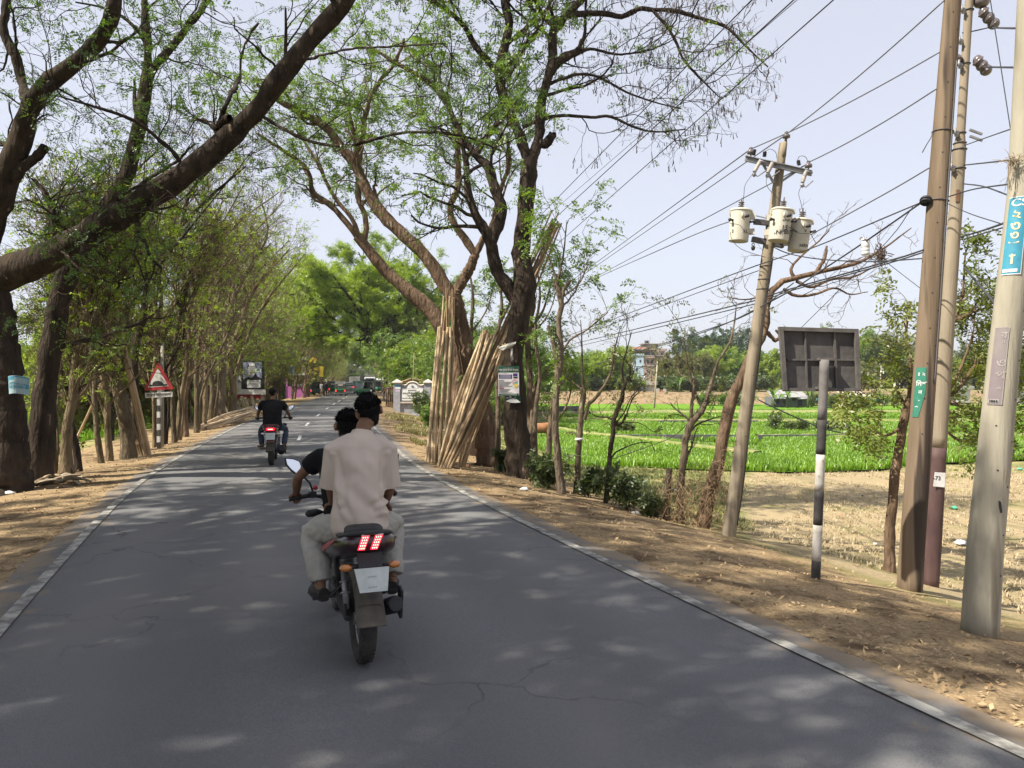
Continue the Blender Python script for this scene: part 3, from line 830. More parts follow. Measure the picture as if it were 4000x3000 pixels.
def px_tree(name, label, d, limb_px, levels, leaf, barkm, leafm, seed, group=None, pod=None, growable=None, base=None, trunk_sides=12, cat='tree', rough=0.10, extra=None):
    n = 18
    if trunk_sides >= 14: n, trunk_sides, rough = 42, 24, rough * .45
    """limb_px: list of (pixel points, pixel widths); the first limb's first point is set down into the ground."""
    rng = np.random.default_rng(seed)
    limbs = []
    for i, (pts, ws) in enumerate(limb_px):
        P = pxl(pts, d)
        rad = [wpx(w, (p[2] if len(p) > 2 else d)) for w, p in zip(ws if len(ws) == len(pts) else np.interp(np.linspace(0, 1, len(pts)), np.linspace(0, 1, len(ws)), ws), pts)]
        limbs.append((P, list(rad)))
    p0 = limbs[0][0][0]
    g = gz(p0.x, p0.y)
    if limbs[0][0][0].z > g - 0.05:
        limbs[0][0].insert(0, Vector((p0.x, p0.y, min(g, p0.z) - 0.12))); limbs[0][1].insert(0, limbs[0][1][0] * 1.25)
    else:
        limbs[0][0][0].z = g - 0.12
    o = Vector((limbs[0][0][0].x, limbs[0][0][0].y, g))
    tm, cm = build_tree(name, local(limbs, o), rng, barkm, leafm, levels, leaf, pod, trunk_sides, growable, rough, extra=extra, n=n)
    return put_tree(name, tm, cm, label, group, o, cat=cat)

# ---- the big twin roadside trees with the bamboo leaning on them
def pod_leaf_extra(tr, cr, P, Q, last): pass
big_levels = [dict(m=6, L=(1.3, 3.0), n=9, t0=0.3, ang=(30, 70), up=0.10, wob=0.24, rk=0.42, sides=6, rmin=0.012),
              dict(m=5, L=(0.7, 1.6), n=7, t0=0.15, ang=(25, 60), up=0.05, wob=0.26, rk=0.55, sides=4, rmin=0.007, flat=0.4),
              dict(m=4, L=(0.35, 0.85), n=5, t0=0.2, ang=(25, 60), up=0.02, wob=0.25, rk=0.6, sides=3, rmin=0.0045, flat=0.4)]
d2 = 18.0
px_tree('rain_tree', 'tall dark forked tree with posters nailed on its trunk beside the leaning bamboo', d2, [
    ([(2043, 1875), (2030, 1780), (2017, 1650), (2008, 1500), (2006, 1380), (2018, 1290), (2036, 1190), (2048, 1110), (2036, 1000), (2042, 900), (2056, 800), (2062, 700), (2072, 620)], [140, 112, 92, 84, 80, 80, 88, 88, 68, 64, 62, 64, 64]),
    ([(2055, 690), (2085, 600), (2108, 520), (2112, 450), (2122, 360), (2148, 290), (2160, 225), (2157, 130), (2195, 80), (2270, 0), (2330, -80)], [56, 44, 36, 36, 36, 34, 36, 32, 32, 30, 22]),
    ([(2150, 270), (2200, 225), (2255, 200), (2270, 170), (2285, 130), (2290, 0), (2300, -90)], [30, 30, 28, 18, 12, 8, 6]),
    ([(2195, 78), (2235, 59), (2330, 52), (2384, 56), (2430, 66), (2497, 34), (2560, 40), (2633, 41), (2723, 68), (2836, 106), (2904, 172), (3000, 262)], [26, 24, 22, 21, 20, 18, 17, 16, 15, 12, 9, 5]),
    ([(2550, 41), (2601, 99), (2642, 167), (2669, 230), (2723, 294), (2760, 330), (2805, 375)], [13, 12, 11, 10, 9, 7, 4]),
    ([(2120, 345), (2163, 321), (2240, 294), (2316, 294), (2384, 325), (2452, 362), (2565, 402), (2660, 425)], [14, 13, 12, 11, 10, 8, 6, 4]),
    ([(2040, 495), (2090, 478), (2181, 452), (2316, 458), (2384, 456), (2479, 497), (2560, 515), (2680, 505)], [16, 15, 13, 12, 11, 9, 7, 4]),
    ([(2255, 200), (2316, 192), (2389, 210), (2443, 210), (2542, 194), (2640, 150)], [12, 11, 10, 8, 6, 4]),
    ([(2068, 640), (2040, 560), (2008, 480), (1985, 430), (1955, 330), (1950, 280), (1972, 181), (1990, 90), (1972, 0), (1960, -120)], [42, 40, 38, 36, 34, 36, 34, 32, 30, 24]),
    ([(1955, 300), (1904, 235), (1859, 181), (1814, 104), (1759, 50), (1678, 0), (1600, -40)], [28, 24, 22, 20, 18, 16, 10]),
    ([(1972, 180), (2050, 110), (2090, 60), (2060, 0), (2040, -100)], [16, 14, 14, 12, 8]),
    ([(2010, 1175), (1975, 1110), (1945, 1065), (1928, 1010), (1915, 945), (1898, 905), (1862, 845), (1838, 786), (1824, 720), (1822, 640), (1800, 540), (1805, 430)], [40, 52, 52, 48, 46, 42, 36, 32, 28, 22, 15, 7]),
    ([(1920, 960), (1945, 890), (1962, 820), (1942, 760), (1922, 700), (1905, 650), (1856, 606), (1800, 520), (1768, 452), (1723, 375), (1640, 290)], [36, 38, 40, 40, 36, 36, 28, 22, 20, 18, 10]),
    ([(1856, 606), (1890, 550), (1925, 505), (1955, 470), (1985, 400)], [24, 22, 20, 18, 8]),
    ([(2100, 560), (2135, 560), (2160, 525)], [38, 36, 34]),
    ([(2180, 120), (2120, 60), (2080, -30), (2050, -140)], [18, 16, 13, 8]),
], big_levels, dict(per=3, leaflets=14, L=0.26, size=0.075, t0=0.25, prob=0.75, droop=0.2, mask=lambda p, r: r.uniform(0, 1, len(p)) < np.where(p[:, 0] > 1.2, .10, .9)), M_bark_dark, M_leaf_fresh, 11,
    pod=dict(per=4, prob=0.6, L=0.14), growable=[1, 2, 3, 4, 5, 6, 7, 8, 9, 10, 11, 12, 13, 15], trunk_sides=14)

d1 = 20.0
px_tree('rain_tree', 'brown forked tree whose arms spread over the road above the upright bamboo bundle', d1, [
    ([(1912, 1814), (1902, 1745), (1884, 1620), (1842, 1460), (1808, 1330), (1790, 1240), (1774, 1160)], [112, 88, 78, 76, 72, 66, 68]),
    ([(1768, 1165), (1735, 1110), (1660, 1000), (1585, 925), (1500, 845), (1440, 760), (1385, 640), (1325, 565), (1271, 497), (1181, 443), (1090, 393), (1000, 330)], [52, 52, 50, 48, 46, 44, 39, 34, 30, 26, 21, 12]),
    ([(1380, 632), (1407, 540), (1434, 430), (1475, 330), (1538, 249), (1580, 150)], [20, 18, 17, 15, 13, 8]),
    ([(1772, 1165), (1800, 1110), (1832, 1055), (1858, 990)], [44, 40, 38, 36]),
    ([(1856, 995), (1815, 930), (1768, 865), (1760, 800), (1787, 740), (1788, 600), (1768, 452), (1730, 375), (1664, 312), (1542, 244), (1430, 170)], [30, 28, 27, 26, 24, 22, 20, 18, 17, 14, 8]),
    ([(1856, 995), (1885, 940), (1912, 900), (1935, 840), (1950, 760), (1990, 640), (1980, 520)], [30, 27, 25, 22, 19, 15, 9]),
    ([(1440, 760), (1408, 800), (1400, 700), (1385, 560), (1360, 420), (1330, 300)], [10, 14, 14, 12, 10, 6]),
], big_levels, dict(per=4, leaflets=14, L=0.26, size=0.075, t0=0.2, prob=0.9, droop=0.2), M_bark_brown, M_leaf_fresh, 12,
    pod=dict(per=2, prob=0.35, L=0.13), growable=[1, 2, 4, 5, 6], trunk_sides=14)
d3 = 23.5
px_tree('rain_tree', 'brown tree leaning out over the road from behind the upright bamboo bundle', d3, [
    ([(1822, 1740), (1800, 1560), (1772, 1390), (1725, 1290), (1680, 1210), (1610, 1150), (1545, 1095), (1490, 1040), (1430, 965), (1395, 925)], [84, 70, 62, 60, 58, 55, 52, 48, 43, 40]),
    ([(1400, 930), (1350, 865), (1290, 800), (1225, 755), (1200, 660), (1110, 590), (1000, 520)], [26, 24, 22, 20, 17, 13, 8]),
    ([(1400, 930), (1378, 860), (1300, 760), (1240, 640), (1170, 520)], [20, 18, 16, 13, 8]),
    ([(1420, 955), (1432, 860), (1402, 790), (1395, 740), (1405, 640), (1430, 480)], [24, 22, 20, 18, 15, 9]),
], big_levels, dict(per=4, leaflets=12, L=0.28, size=0.08, t0=0.2, prob=0.9, droop=0.2), M_bark_brown, M_leaf_fresh, 13,
    pod=dict(per=2, prob=0.25, L=0.13), growable=[1, 2, 3])

# ---- the tree with the heavy limb across the road, top of the picture
dt = 14.5
near_levels = [dict(m=6, L=(1.2, 2.6), n=9, t0=0.25, ang=(35, 75), up=0.08, wob=0.24, rk=0.30, sides=6, rmin=0.010),
               dict(m=5, L=(0.6, 1.5), n=7, t0=0.15, ang=(25, 60), up=0.04, wob=0.26, rk=0.55, sides=4, rmin=0.006, flat=0.4),
               dict(m=4, L=(0.3, 0.7), n=5, t0=0.2, ang=(25, 60), up=0.0, wob=0.25, rk=0.6, sides=3, rmin=0.0035, flat=0.4)]
px_tree('rain_tree', 'dark trunk with a blue poster and a thick limb slanting up across the road', dt, [
    ([(30, 1890), (32, 1700), (20, 1500), (-5, 1300), (-50, 1150)], [170, 135, 128, 130, 140]),
    ([(-90, 1180), (0, 1085), (110, 1035, 14.4), (226, 985, 14.2), (407, 880, 13.8), (542, 795, 13.5), (723, 680, 13.2), (904, 530, 13.0), (1000, 430, 12.8), (1113, 275, 12.6), (1226, 145, 12.5), (1320, 40, 12.4), (1390, -60, 12.2), (1500, -260, 12.0)], [125, 124, 120, 114, 104, 95, 88, 82, 78, 74, 71, 68, 62, 45]),
    ([(-80, 1170), (-60, 960), (0, 780, 14.2), (60, 600, 14), (120, 420, 13.8), (200, 315, 13.6), (320, 225, 13.4), (415, 110, 13.2), (452, 0, 13), (470, -150, 13)], [120, 100, 92, 84, 72, 64, 58, 52, 46, 36]),
    ([(110, 440, 13.8), (90, 340), (60, 220), (15, 120), (22, 0), (30, -120)], [40, 38, 36, 34, 30, 20]),
    ([(-20, 760, 14.2), (60, 680, 14), (130, 620, 14), (175, 570, 14)], [50, 44, 40, 30]),
    ([(850, 560, 13.1), (858, 480, 13), (905, 370, 12.9), (935, 300), (950, 190), (1010, 90)], [30, 24, 17, 13, 10, 7]),
    ([(840, 500, 13), (880, 470, 12.9), (905, 462, 12.8)], [26, 30, 26]),
    ([(723, 660, 13.2), (640, 560, 13), (520, 470, 12.7), (380, 420, 12.4), (240, 380, 12)], [18, 16, 14, 11, 7]),
    ([(1113, 260, 12.6), (1250, 220, 12.2), (1380, 190, 12), (1560, 180, 11.8), (1740, 170, 11.5)], [12, 10, 8, 7, 4]),
    ([(1000, 440, 12.8), (1180, 540, 12.4), (1350, 570, 12), (1560, 520, 11.6), (1800, 530, 11.3), (1960, 590, 11)], [14, 12, 12, 11, 9, 5]),
    ([(407, 860, 13.8), (480, 760, 13.4), (590, 720, 13), (700, 780, 12.6)], [14, 11, 8, 5]),
    ([(226, 960, 14), (300, 1040, 13.6), (420, 1100, 13.2), (520, 1080, 13)], [14, 11, 8, 5]),
], near_levels, dict(per=3, leaflets=18, L=0.24, size=0.05, t0=0.25, prob=0.5, droop=0.25), M_bark_dark, M_leaf_deep, 14,
    growable=[1, 2, 3, 5, 7, 8, 9, 10, 11], trunk_sides=16, rough=0.06)
px_tree('rain_tree', 'dark tree with a swollen trunk standing close beside the blue poster trunk', 15.8, [
    ([(140, 1865), (155, 1750), (172, 1560), (192, 1400), (232, 1180), (262, 1080), (310, 970), (400, 830), (480, 710), (530, 560), (556, 440), (572, 320), (575, 200), (560, 0), (550, -160)], [125, 100, 82, 74, 78, 82, 64, 56, 52, 52, 50, 42, 34, 28, 20]),
    ([(572, 340), (600, 270), (655, 200), (720, 120), (790, 30), (840, -60)], [34, 30, 28, 25, 22, 16]),
    ([(540, 470), (530, 400), (525, 310)], [20, 16, 10]),
    ([(250, 1110), (210, 1010), (215, 900), (190, 780), (130, 700)], [40, 34, 28, 22, 12]),
    ([(400, 820), (470, 800), (580, 700), (680, 640), (760, 560)], [18, 17, 14, 11, 6]),
    ([(575, 180), (500, 80), (400, 30), (300, 10)], [14, 12, 9, 6]),
], near_levels, dict(per=3, leaflets=16, L=0.26, size=0.06, t0=0.25, prob=0.5, droop=0.25), M_bark_dark, M_leaf_deep, 15,
    growable=[0, 1, 3, 4, 5], trunk_sides=14, rough=0.05)

# ---- slender trees of the left-hand row whose trunks can be told apart
M_bark_twig = bark('bark_twig', (0.10, 0.075, 0.045), (0.24, 0.185, 0.115), ((0.06, 0.045, 0.03), 8, 0.62))
slim_levels = [dict(m=10, L=(1.0, 2.6), n=8, t0=0.22, ang=(22, 50), up=0.22, wob=0.2, rk=0.45, sides=5, rmin=0.011),
               dict(m=6, L=(0.6, 1.5), n=6, t0=0.15, ang=(25, 60), up=0.12, wob=0.25, rk=0.55, sides=4, rmin=0.007),
               dict(m=4, L=(0.3, 0.8), n=4, t0=0.2, ang=(25, 65), up=0.05, wob=0.25, rk=0.6, sides=3, rmin=0.005)]
def slim_leaf(p): return dict(per=2, leaflets=10, L=0.24, size=0.085, t0=0.2, prob=p, droop=0.25)
GL = 'slender trees of the row along the road verge'
SL = [  # base px, d, widths, polyline, label
    (17.0, [(213, 1840), (209, 1700), (205, 1560), (240, 1380), (215, 1200), (250, 1000), (230, 840)], [22, 19, 18, 16, 15, 12, 6], 'thin straight sapling between the swollen dark trunk and a forked grey trunk', .7, M_bark_olive),
    (16.8, [(258, 1845), (262, 1740), (275, 1620), (292, 1540), (282, 1420), (330, 1240), (300, 1050), (330, 880)], [68, 52, 42, 36, 32, 26, 20, 8], 'grey forked trunk with a kink at head height beside the leaf pile', .7, M_bark_grey),
    (17.5, [(306, 1830), (292, 1750), (280, 1690), (262, 1560), (300, 1380), (350, 1180), (370, 960)], [38, 32, 28, 24, 20, 15, 6], 'dark thin trunk bending left just behind the grey forked trunk', .7, M_bark_dark),
    (19.5, [(396, 1815), (385, 1700), (372, 1560), (360, 1430), (345, 1250), (300, 1060), (320, 880)], [26, 23, 22, 20, 16, 12, 6], 'pale slim trunk rising just before the green rice gap', .6, M_bark_olive),
    (20.0, [(428, 1798), (420, 1680), (408, 1540), (396, 1420), (375, 1270), (400, 1100), (440, 900)], [34, 30, 28, 25, 20, 14, 6], 'slim trunk paired with a paler one beside the green rice gap', .6, M_bark_olive),
    (20.5, [(502, 1788), (490, 1690), (468, 1560), (440, 1420), (410, 1300), (380, 1180), (360, 1020), (390, 860)], [72, 60, 54, 46, 38, 30, 20, 8], 'stout leaning brown trunk with bamboo poles propped against it', .6, M_bark_olive),
    (22.5, [(542, 1752), (538, 1640), (530, 1500), (532, 1380), (555, 1220), (565, 1080), (600, 980), (700, 880), (830, 760), (960, 650)], [46, 40, 36, 34, 30, 26, 22, 18, 13, 6], 'dark trunk before the warning sign with one long arm sloping over the road', .55, M_bark_dark),
    (23.5, [(605, 1738), (600, 1620), (596, 1480), (610, 1300), (600, 1120), (630, 900)], [20, 18, 17, 15, 12, 6], 'narrow trunk directly behind the striped warning sign post', .6, M_bark_olive),
    (24.5, [(640, 1735), (636, 1560), (632, 1420), (610, 1280), (580, 1130), (560, 960)], [30, 27, 26, 22, 16, 7], 'dark trunk rising straight behind the red triangle sign', .5, M_bark_dark),
    (25.0, [(682, 1722), (680, 1580), (676, 1430), (690, 1250), (720, 1080), (700, 900)], [24, 21, 20, 17, 12, 6], 'first slim trunk past the warning sign plate', .6, M_bark_olive),
    (26.0, [(697, 1716), (702, 1580), (722, 1420), (715, 1260), (740, 1080), (800, 900)], [26, 22, 20, 17, 12, 6], 'trunk past the warning sign that leans toward the road', .6, M_bark_olive),
    (27.5, [(726, 1702), (730, 1560), (744, 1420), (735, 1240), (780, 1080), (860, 950), (960, 840)], [28, 24, 22, 18, 13, 9, 5], 'pale trunk beside the end of the fallen bamboo pile', .5, M_bark_brown),
    (29.5, [(768, 1686), (768, 1560), (772, 1420), (790, 1260), (840, 1120), (930, 1010)], [26, 23, 21, 17, 12, 5], 'trunk standing over the lying bamboo pile', .5, M_bark_olive),
    (31.5, [(798, 1668), (800, 1550), (806, 1420), (800, 1250), (830, 1090), (820, 950)], [20, 18, 17, 14, 10, 5], 'thin trunk behind the middle of the lying bamboo pile', .5, M_bark_grey),
    (33.0, [(820, 1655), (822, 1530), (812, 1400), (835, 1240), (870, 1090), (890, 960)], [24, 21, 19, 16, 11, 5], 'trunk behind the far end of the lying bamboo pile', .5, M_bark_olive),
    (35.0, [(862, 1640), (862, 1520), (868, 1400), (890, 1250), (940, 1110), (1010, 1010)], [34, 30, 27, 21, 14, 6], 'trunk next to the white tilted board near the billboard', .5, M_bark_grey),
    (36.5, [(905, 1632), (902, 1520), (905, 1400), (930, 1270), (985, 1140), (1060, 1050)], [38, 33, 30, 24, 16, 7], 'pale trunk just in front of the billboard corner', .5, M_bark_olive),
]
for i, (d, pts, ws, lab, lp, bk) in enumerate(SL):
    x1, y1 = pts[-2]; xm, ym = pts[len(pts) // 2]
    r2 = np.random.default_rng(300 + i)
    pts = [pts[0]] + [(p[0] + r2.uniform(-11, 11), p[1]) for p in pts[1:-2]] + pts[-2:]; xm, ym = pts[len(pts) // 2]
    fork = [(xm, ym), (xm + r2.uniform(-70, 90), ym - 150), (xm + r2.uniform(-110, 160), ym - 330), (xm + r2.uniform(-130, 220), ym - 520)]
    fork2 = [(pts[-3][0], pts[-3][1]), (pts[-3][0] + r2.uniform(20, 110), pts[-3][1] - 140), (pts[-3][0] + r2.uniform(60, 210), pts[-3][1] - 300)]
    px_tree('roadside_tree', lab, d, [(pts, [w * .85 for w in ws]), ([(pts[0][0] + 9, pts[0][1]), (pts[1][0] + r2.uniform(-8, 26), pts[1][1] - 40), (pts[3][0] + r2.uniform(-120, 130), pts[3][1] - 60), (pts[-1][0] + r2.uniform(-120, 160), pts[-1][1] - 60)], [ws[0] * .42, ws[0] * .36, ws[0] * .28, 3])][:1 if i == 2 else 2] + [(fork, [ws[3] * .6, ws[3] * .5, ws[3] * .38, 4]), (fork2, [ws[3] * .5, ws[3] * .4, 4])],
            slim_levels, slim_leaf(lp * .38), M_bark_twig if i % 3 == 1 else bk, M_leaf_lime if i % 3 else M_leaf_olive, 40 + i, GL, trunk_sides=9, rough=0.04)

# ---- prototype trees for the rows and the far side of the fields
def proto_slim(seed, h, leafm, barkm, lean=(0, 0), p=0.6, size=0.13):
    rng = np.random.default_rng(seed)
    L = []
    k = rng.normal(0, 0.25, (6, 2)); k[0] = 0
    tr = [(lean[0] * (t ** 1.5) + k[i, 0] * t, lean[1] * (t ** 1.5) + k[i, 1] * t, -0.15 + h * t) for i, t in enumerate(np.linspace(0, 1, 6))]
    L.append((tr, [0.12, 0.105, 0.09, 0.075, 0.05, 0.022]))
    for j in range(2):
        a = rng.uniform(0, 6.28); q = rng.uniform(.4, 1.1)
        L.append(([(math.cos(a) * .25, math.sin(a) * .25, -.1), (math.cos(a) * .4 + lean[0] * .15, math.sin(a) * q, h * .3), (math.cos(a) * q + lean[0] * .6, math.sin(a) * q * 1.6, h * rng.uniform(.6, .8))], [0.075, 0.06, 0.02]))
    for j in range(7):
        i = j % 4; b = np.array(tr[i]) * 0.6 + np.array(tr[i + 1]) * 0.4
        a = rng.uniform(0, 6.28); q = rng.uniform(1.2, 2.6)
        L.append(([tuple(b), tuple(b + [math.cos(a) * q * .35, math.sin(a) * q * .35, h * .15]), tuple(b + [math.cos(a) * q + lean[0] * .3, math.sin(a) * q, h * .38])], [0.07, 0.055, 0.02]))
    return build_tree('slim', L, rng, barkm, leafm,
        [dict(m=7, L=(1.0, 2.6), n=6, t0=0.2, ang=(25, 55), up=0.2, wob=0.24, rk=0.5, sides=4, rmin=0.016),
         dict(m=5, L=(0.7, 1.6), n=5, t0=0.15, ang=(25, 60), up=0.1, wob=0.25, rk=0.6, sides=3, rmin=0.010),
         dict(m=4, L=(0.4, 0.9), n=3, t0=0.2, ang=(25, 60), up=0.05, wob=0.2, rk=0.6, sides=3, rmin=0.007)],
        dict(per=2, leaflets=8, L=0.34, size=size, t0=0.2, prob=p, droop=0.25), trunk_sides=7, n=10)
def proto_umbrella(seed, h, spread, leafm, barkm, size=0.26, per=3, lean=(0, 0), leaflets=8, L=.5):
    LL = L
    rng = np.random.default_rng(seed); L = []
    ft = 0.36
    L.append(([(0, 0, -.2), (lean[0] * .2, lean[1] * .2, h * .15), (lean[0] * .6, lean[1] * .6, h * ft)], [0.5, 0.38, 0.3]))
    b = np.array([lean[0] * .6, lean[1] * .6, h * ft])
    for j in range(8):
        a = 6.28 * j / 8 + rng.uniform(-.3, .3); q = spread * rng.uniform(0.6, 1.0)
        L.append(([tuple(b), tuple(b + [math.cos(a) * q * .3, math.sin(a) * q * .3, h * .25]), tuple(b + [math.cos(a) * q * .7, math.sin(a) * q * .7, h * .42]), tuple(b + [math.cos(a) * q, math.sin(a) * q, h * rng.uniform(.46, .6)])], [0.24, 0.18, 0.12, 0.04]))
    return build_tree('umbrella', L, rng, barkm, leafm,
        [dict(m=7, L=(2.0, 4.2), n=6, t0=0.35, ang=(25, 60), up=0.16, wob=0.2, rk=0.5, sides=4, rmin=0.03, flat=.3),
         dict(m=5, L=(1.0, 2.2), n=5, t0=0.15, ang=(25, 60), up=0.08, wob=0.22, rk=0.6, sides=3, rmin=0.018, flat=.5),
         dict(m=4, L=(0.5, 1.2), n=4, t0=0.2, ang=(25, 60), up=0.02, wob=0.2, rk=0.6, sides=3, rmin=0.012, flat=.5)],
        dict(per=per, leaflets=leaflets, L=LL, size=size, t0=0.1, prob=.9, droop=0.15, flat=.75), growable=list(range(1, 9)), trunk_sides=9, n=10)
def proto_bushy(seed, h, rad, leafm, barkm, size=0.2, per=3, squash=1.0, low=0.3, n_l=11):
    rng = np.random.default_rng(seed); L = [([(0, 0, -.2), (.1, 0, h * .2), (0, .1, h * .42), (.1, 0, h * .75)], [.2, .16, .13, .05])]
    for j in range(n_l):
        a = rng.uniform(0, 6.28); z0 = h * rng.uniform(low * .6, .5); q = rad * rng.uniform(.55, 1.0); zt = h * rng.uniform(low + .12, .88)
        L.append(([(0, 0, z0), (math.cos(a) * q * .4, math.sin(a) * q * .4, (z0 + zt) / 2), (math.cos(a) * q, math.sin(a) * q, zt)], [.09, .06, .02]))
    return build_tree('bushy', L, rng, barkm, leafm,
        [dict(m=6, L=(.8 * rad * .45, rad * .75), n=5, t0=0.25, ang=(30, 70), up=0.15, wob=0.22, rk=0.5, sides=4, rmin=0.018),
         dict(m=5, L=(.35 * rad * .6, rad * .42), n=4, t0=0.15, ang=(30, 70), up=0.08, wob=0.22, rk=0.6, sides=3, rmin=0.011),
         dict(m=4, L=(.2 * rad * .6, rad * .22), n=3, t0=0.2, ang=(30, 70), up=0.04, wob=0.2, rk=0.6, sides=3, rmin=0.008)],
        dict(per=per, leaflets=6, L=0.4, size=size, t0=0.05, prob=.95, droop=0.1, flat=.3), trunk_sides=7, n=8)
PR_SLIM = [proto_slim(101, 9.0, M_leaf_lime, M_bark_twig, (2.2, 0), .15), proto_slim(102, 8.2, M_leaf_lime, M_bark_twig, (1.5, .5), .11), proto_slim(103, 9.8, M_leaf_lime, M_bark_twig, (3.0, -.5), .22), proto_slim(104, 8.8, M_leaf_lime, M_bark_grey, (2.0, .3), .5)]
PR_SHADE = proto_umbrella(113, 12, 7.2, M_leaf_deep, M_bark_dark, .11, 5, leaflets=18, L=.34)
PR_UMB = [proto_umbrella(111, 13, 8.0, M_leaf_lime, M_bark_dark, .26), proto_umbrella(112, 12, 7.2, M_leaf_fresh, M_bark_dark, .26)]
PR_BUSHY = [proto_bushy(121, 9, 4.6, M_leaf_lime, M_bark_grey), proto_bushy(122, 8, 4.2, M_leaf_fresh, M_bark_grey), proto_bushy(123, 9.5, 4.4, M_leaf_olive, M_bark_grey), proto_bushy(124, 8.5, 4.5, M_leaf_mango, M_bark_grey)]
PR_LOW = [proto_bushy(131 + i, h, 4.7, m, M_bark_grey, .25, 5, low=.02, n_l=18) for i, (h, m) in enumerate(((8.5, M_leaf_lime), (8, M_leaf_fresh), (9, M_leaf_olive), (8.5, M_leaf_mango)))]
PR_MANGO = proto_bushy(125, 13, 7.0, M_leaf_blue, M_bark_dark, .42, 4, low=.45)
_tc = [0]
def plant(proto, name, label, group, x, y, sc=1.0, rz=None, rng=np.random.default_rng(77)):
    r = put_tree(name, proto[0], proto[1], label, group, (x, y, gz(x, y)), rng.uniform(0, 6.28) if rz is None else rz, sc)
    return r
rt = np.random.default_rng(9)
def side_x(y, s): return float(road_x(y)) + s * math.sqrt(1 + float(road_slope(y)) ** 2)
# left row further on, arching over the road
GA = 'bare olive trees arching over the road beyond the billboard'
ys = list(np.arange(38, 72, 2.6)) + list(np.arange(72, 120, 4.2)) + list(np.arange(120, 215, 8.0))
for i, y in enumerate(ys):
    y = float(y + rt.uniform(-.8, .8)); s = -float(rt.uniform(4.6, 6.6))
    if 38 < y < 62 and s > -5.8: s = -5.9
    if 62 < y < 78: s = min(s, -6.4)
    plant(PR_SLIM[i % 4], 'roadside_tree', 'brownish bare-twigged tree of the arching row beyond the billboard', GA, side_x(y, s), y, float(rt.uniform(.85, 1.15)), float(rt.uniform(-.5, .5)))
GB = 'second rank of trees behind the verge row'
for i, y in enumerate(np.arange(15, 150, 3.4)):
    y = float(y + rt.uniform(-1, 1)); s = -float(rt.uniform(8.6, 13.5))
    pr = PR_SLIM[(i * 3) % 4] if i % 2 else PR_LOW[(2, 1, 0, 2)[(i // 2) % 4]]
    if i % 2 or y > 34: plant(pr, 'roadside_tree', 'leafy tree of the second rank behind the verge row', GB, side_x(y, s), y, float(rt.uniform(.75, 1.1)) if i % 2 else float(rt.uniform(.45, .75)))
GC = 'sunlit trees beyond the rice behind the verge row'
for i in range(16):
    y = 26 + i * 6.0 + float(rt.uniform(-2, 2)); s = -float(rt.uniform(24, 42)) - (y * .1)
    plant(PR_LOW[(0, 1, 0, 3)[i % 4]], 'field_tree', 'sunlit yellow green tree beyond the rice on the shaded side of the road', GC, side_x(y, s), y, float(rt.uniform(.9, 1.35)))
# right row beyond the welcome wall: the leaning rain tree and the trees of the tunnel
dR = 78.0
px_tree('rain_tree', 'broad lime green umbrella tree leaning over the road beyond the welcome wall', dR, [
    ([(1545, 1560), (1520, 1480), (1495, 1420), (1455, 1345), (1432, 1300)], [42, 34, 32, 28, 26]),
    ([(1434, 1302), (1438, 1240), (1452, 1180), (1460, 1120)], [16, 14, 11, 6]),
    ([(1434, 1302), (1400, 1270), (1340, 1200), (1270, 1130), (1190, 1085)], [16, 14, 12, 9, 4]),
    ([(1455, 1345), (1490, 1290), (1540, 1200), (1600, 1120), (1650, 1060)], [16, 15, 12, 9, 4]),
    ([(1440, 1290), (1400, 1210, 74), (1340, 1130, 72), (1290, 1060, 70)], [13, 11, 8, 4]),
    ([(1440, 1250), (1480, 1150, 84), (1500, 1060, 88), (1480, 1000, 90)], [13, 11, 8, 4]),
    ([(1440, 1250), (1400, 1130, 80), (1420, 1040, 80), (1400, 985, 80)], [12, 10, 7, 4]),
    ([(1500, 1270), (1580, 1220, 82), (1680, 1150, 86), (1740, 1090, 88)], [12, 10, 8, 4]),
    ([(1400, 1270), (1310, 1250, 76), (1250, 1190, 74), (1180, 1150, 72)], [11, 9, 7, 4]),
    ([(1440, 1310), (1400, 1330, 76), (1330, 1300, 74), (1260, 1270, 72)], [10, 8, 6, 3]),
], [dict(m=10, L=(2.0, 4.8), n=6, t0=0.2, ang=(25, 65), up=0.08, wob=0.2, rk=0.5, sides=4, rmin=0.03, flat=.3),
    dict(m=5, L=(1.0, 2.3), n=5, t0=0.15, ang=(25, 60), up=0.05, wob=0.22, rk=0.6, sides=3, rmin=0.018, flat=.5),
    dict(m=4, L=(0.5, 1.2), n=4, t0=0.2, ang=(25, 60), up=0.02, wob=0.2, rk=0.6, sides=3, rmin=0.012, flat=.5)],
    dict(per=14, leaflets=9, L=0.55, size=.17, t0=0.0, prob=.95, droop=0.08, flat=.6), M_bark_dark, M_leaf_lime, 31, growable=list(range(1, 10)), trunk_sides=10)
for y, s, sc, lab in ((96, -6.5, 1.15, 'lime green spreading tree arching over the road from beyond the stall'), (112, -5.5, 1.3, 'tall pale green spreading tree behind the lime one beyond the stall'), (86, 7.5, .95, 'lime spreading tree behind the leaning umbrella tree')):
    plant(PR_UMB[0], 'rain_tree', lab, None, side_x(y, s), float(y), sc, 2.1 * sc)
GD = 'trees of the row along the road beyond the welcome wall'
for i, y in enumerate([58, 64, 70, 90, 98, 106, 116, 128, 140, 156, 172, 190, 210]):
    s = float(rt.uniform(5.5, 8.5)) + (5 if y < 75 else 0)
    pr = PR_BUSHY[(1, 3, 1)[i % 3]] if i < 3 else (PR_UMB[(i // 2) % 2] if i % 2 or i < 8 else PR_SLIM[i % 4])
    plant(pr, 'roadside_tree', 'leafy tree of the row along the road beyond the welcome wall', GD, side_x(y, s), float(y), float(rt.uniform(.85, 1.1)), float(rt.uniform(2.6, 3.6)))
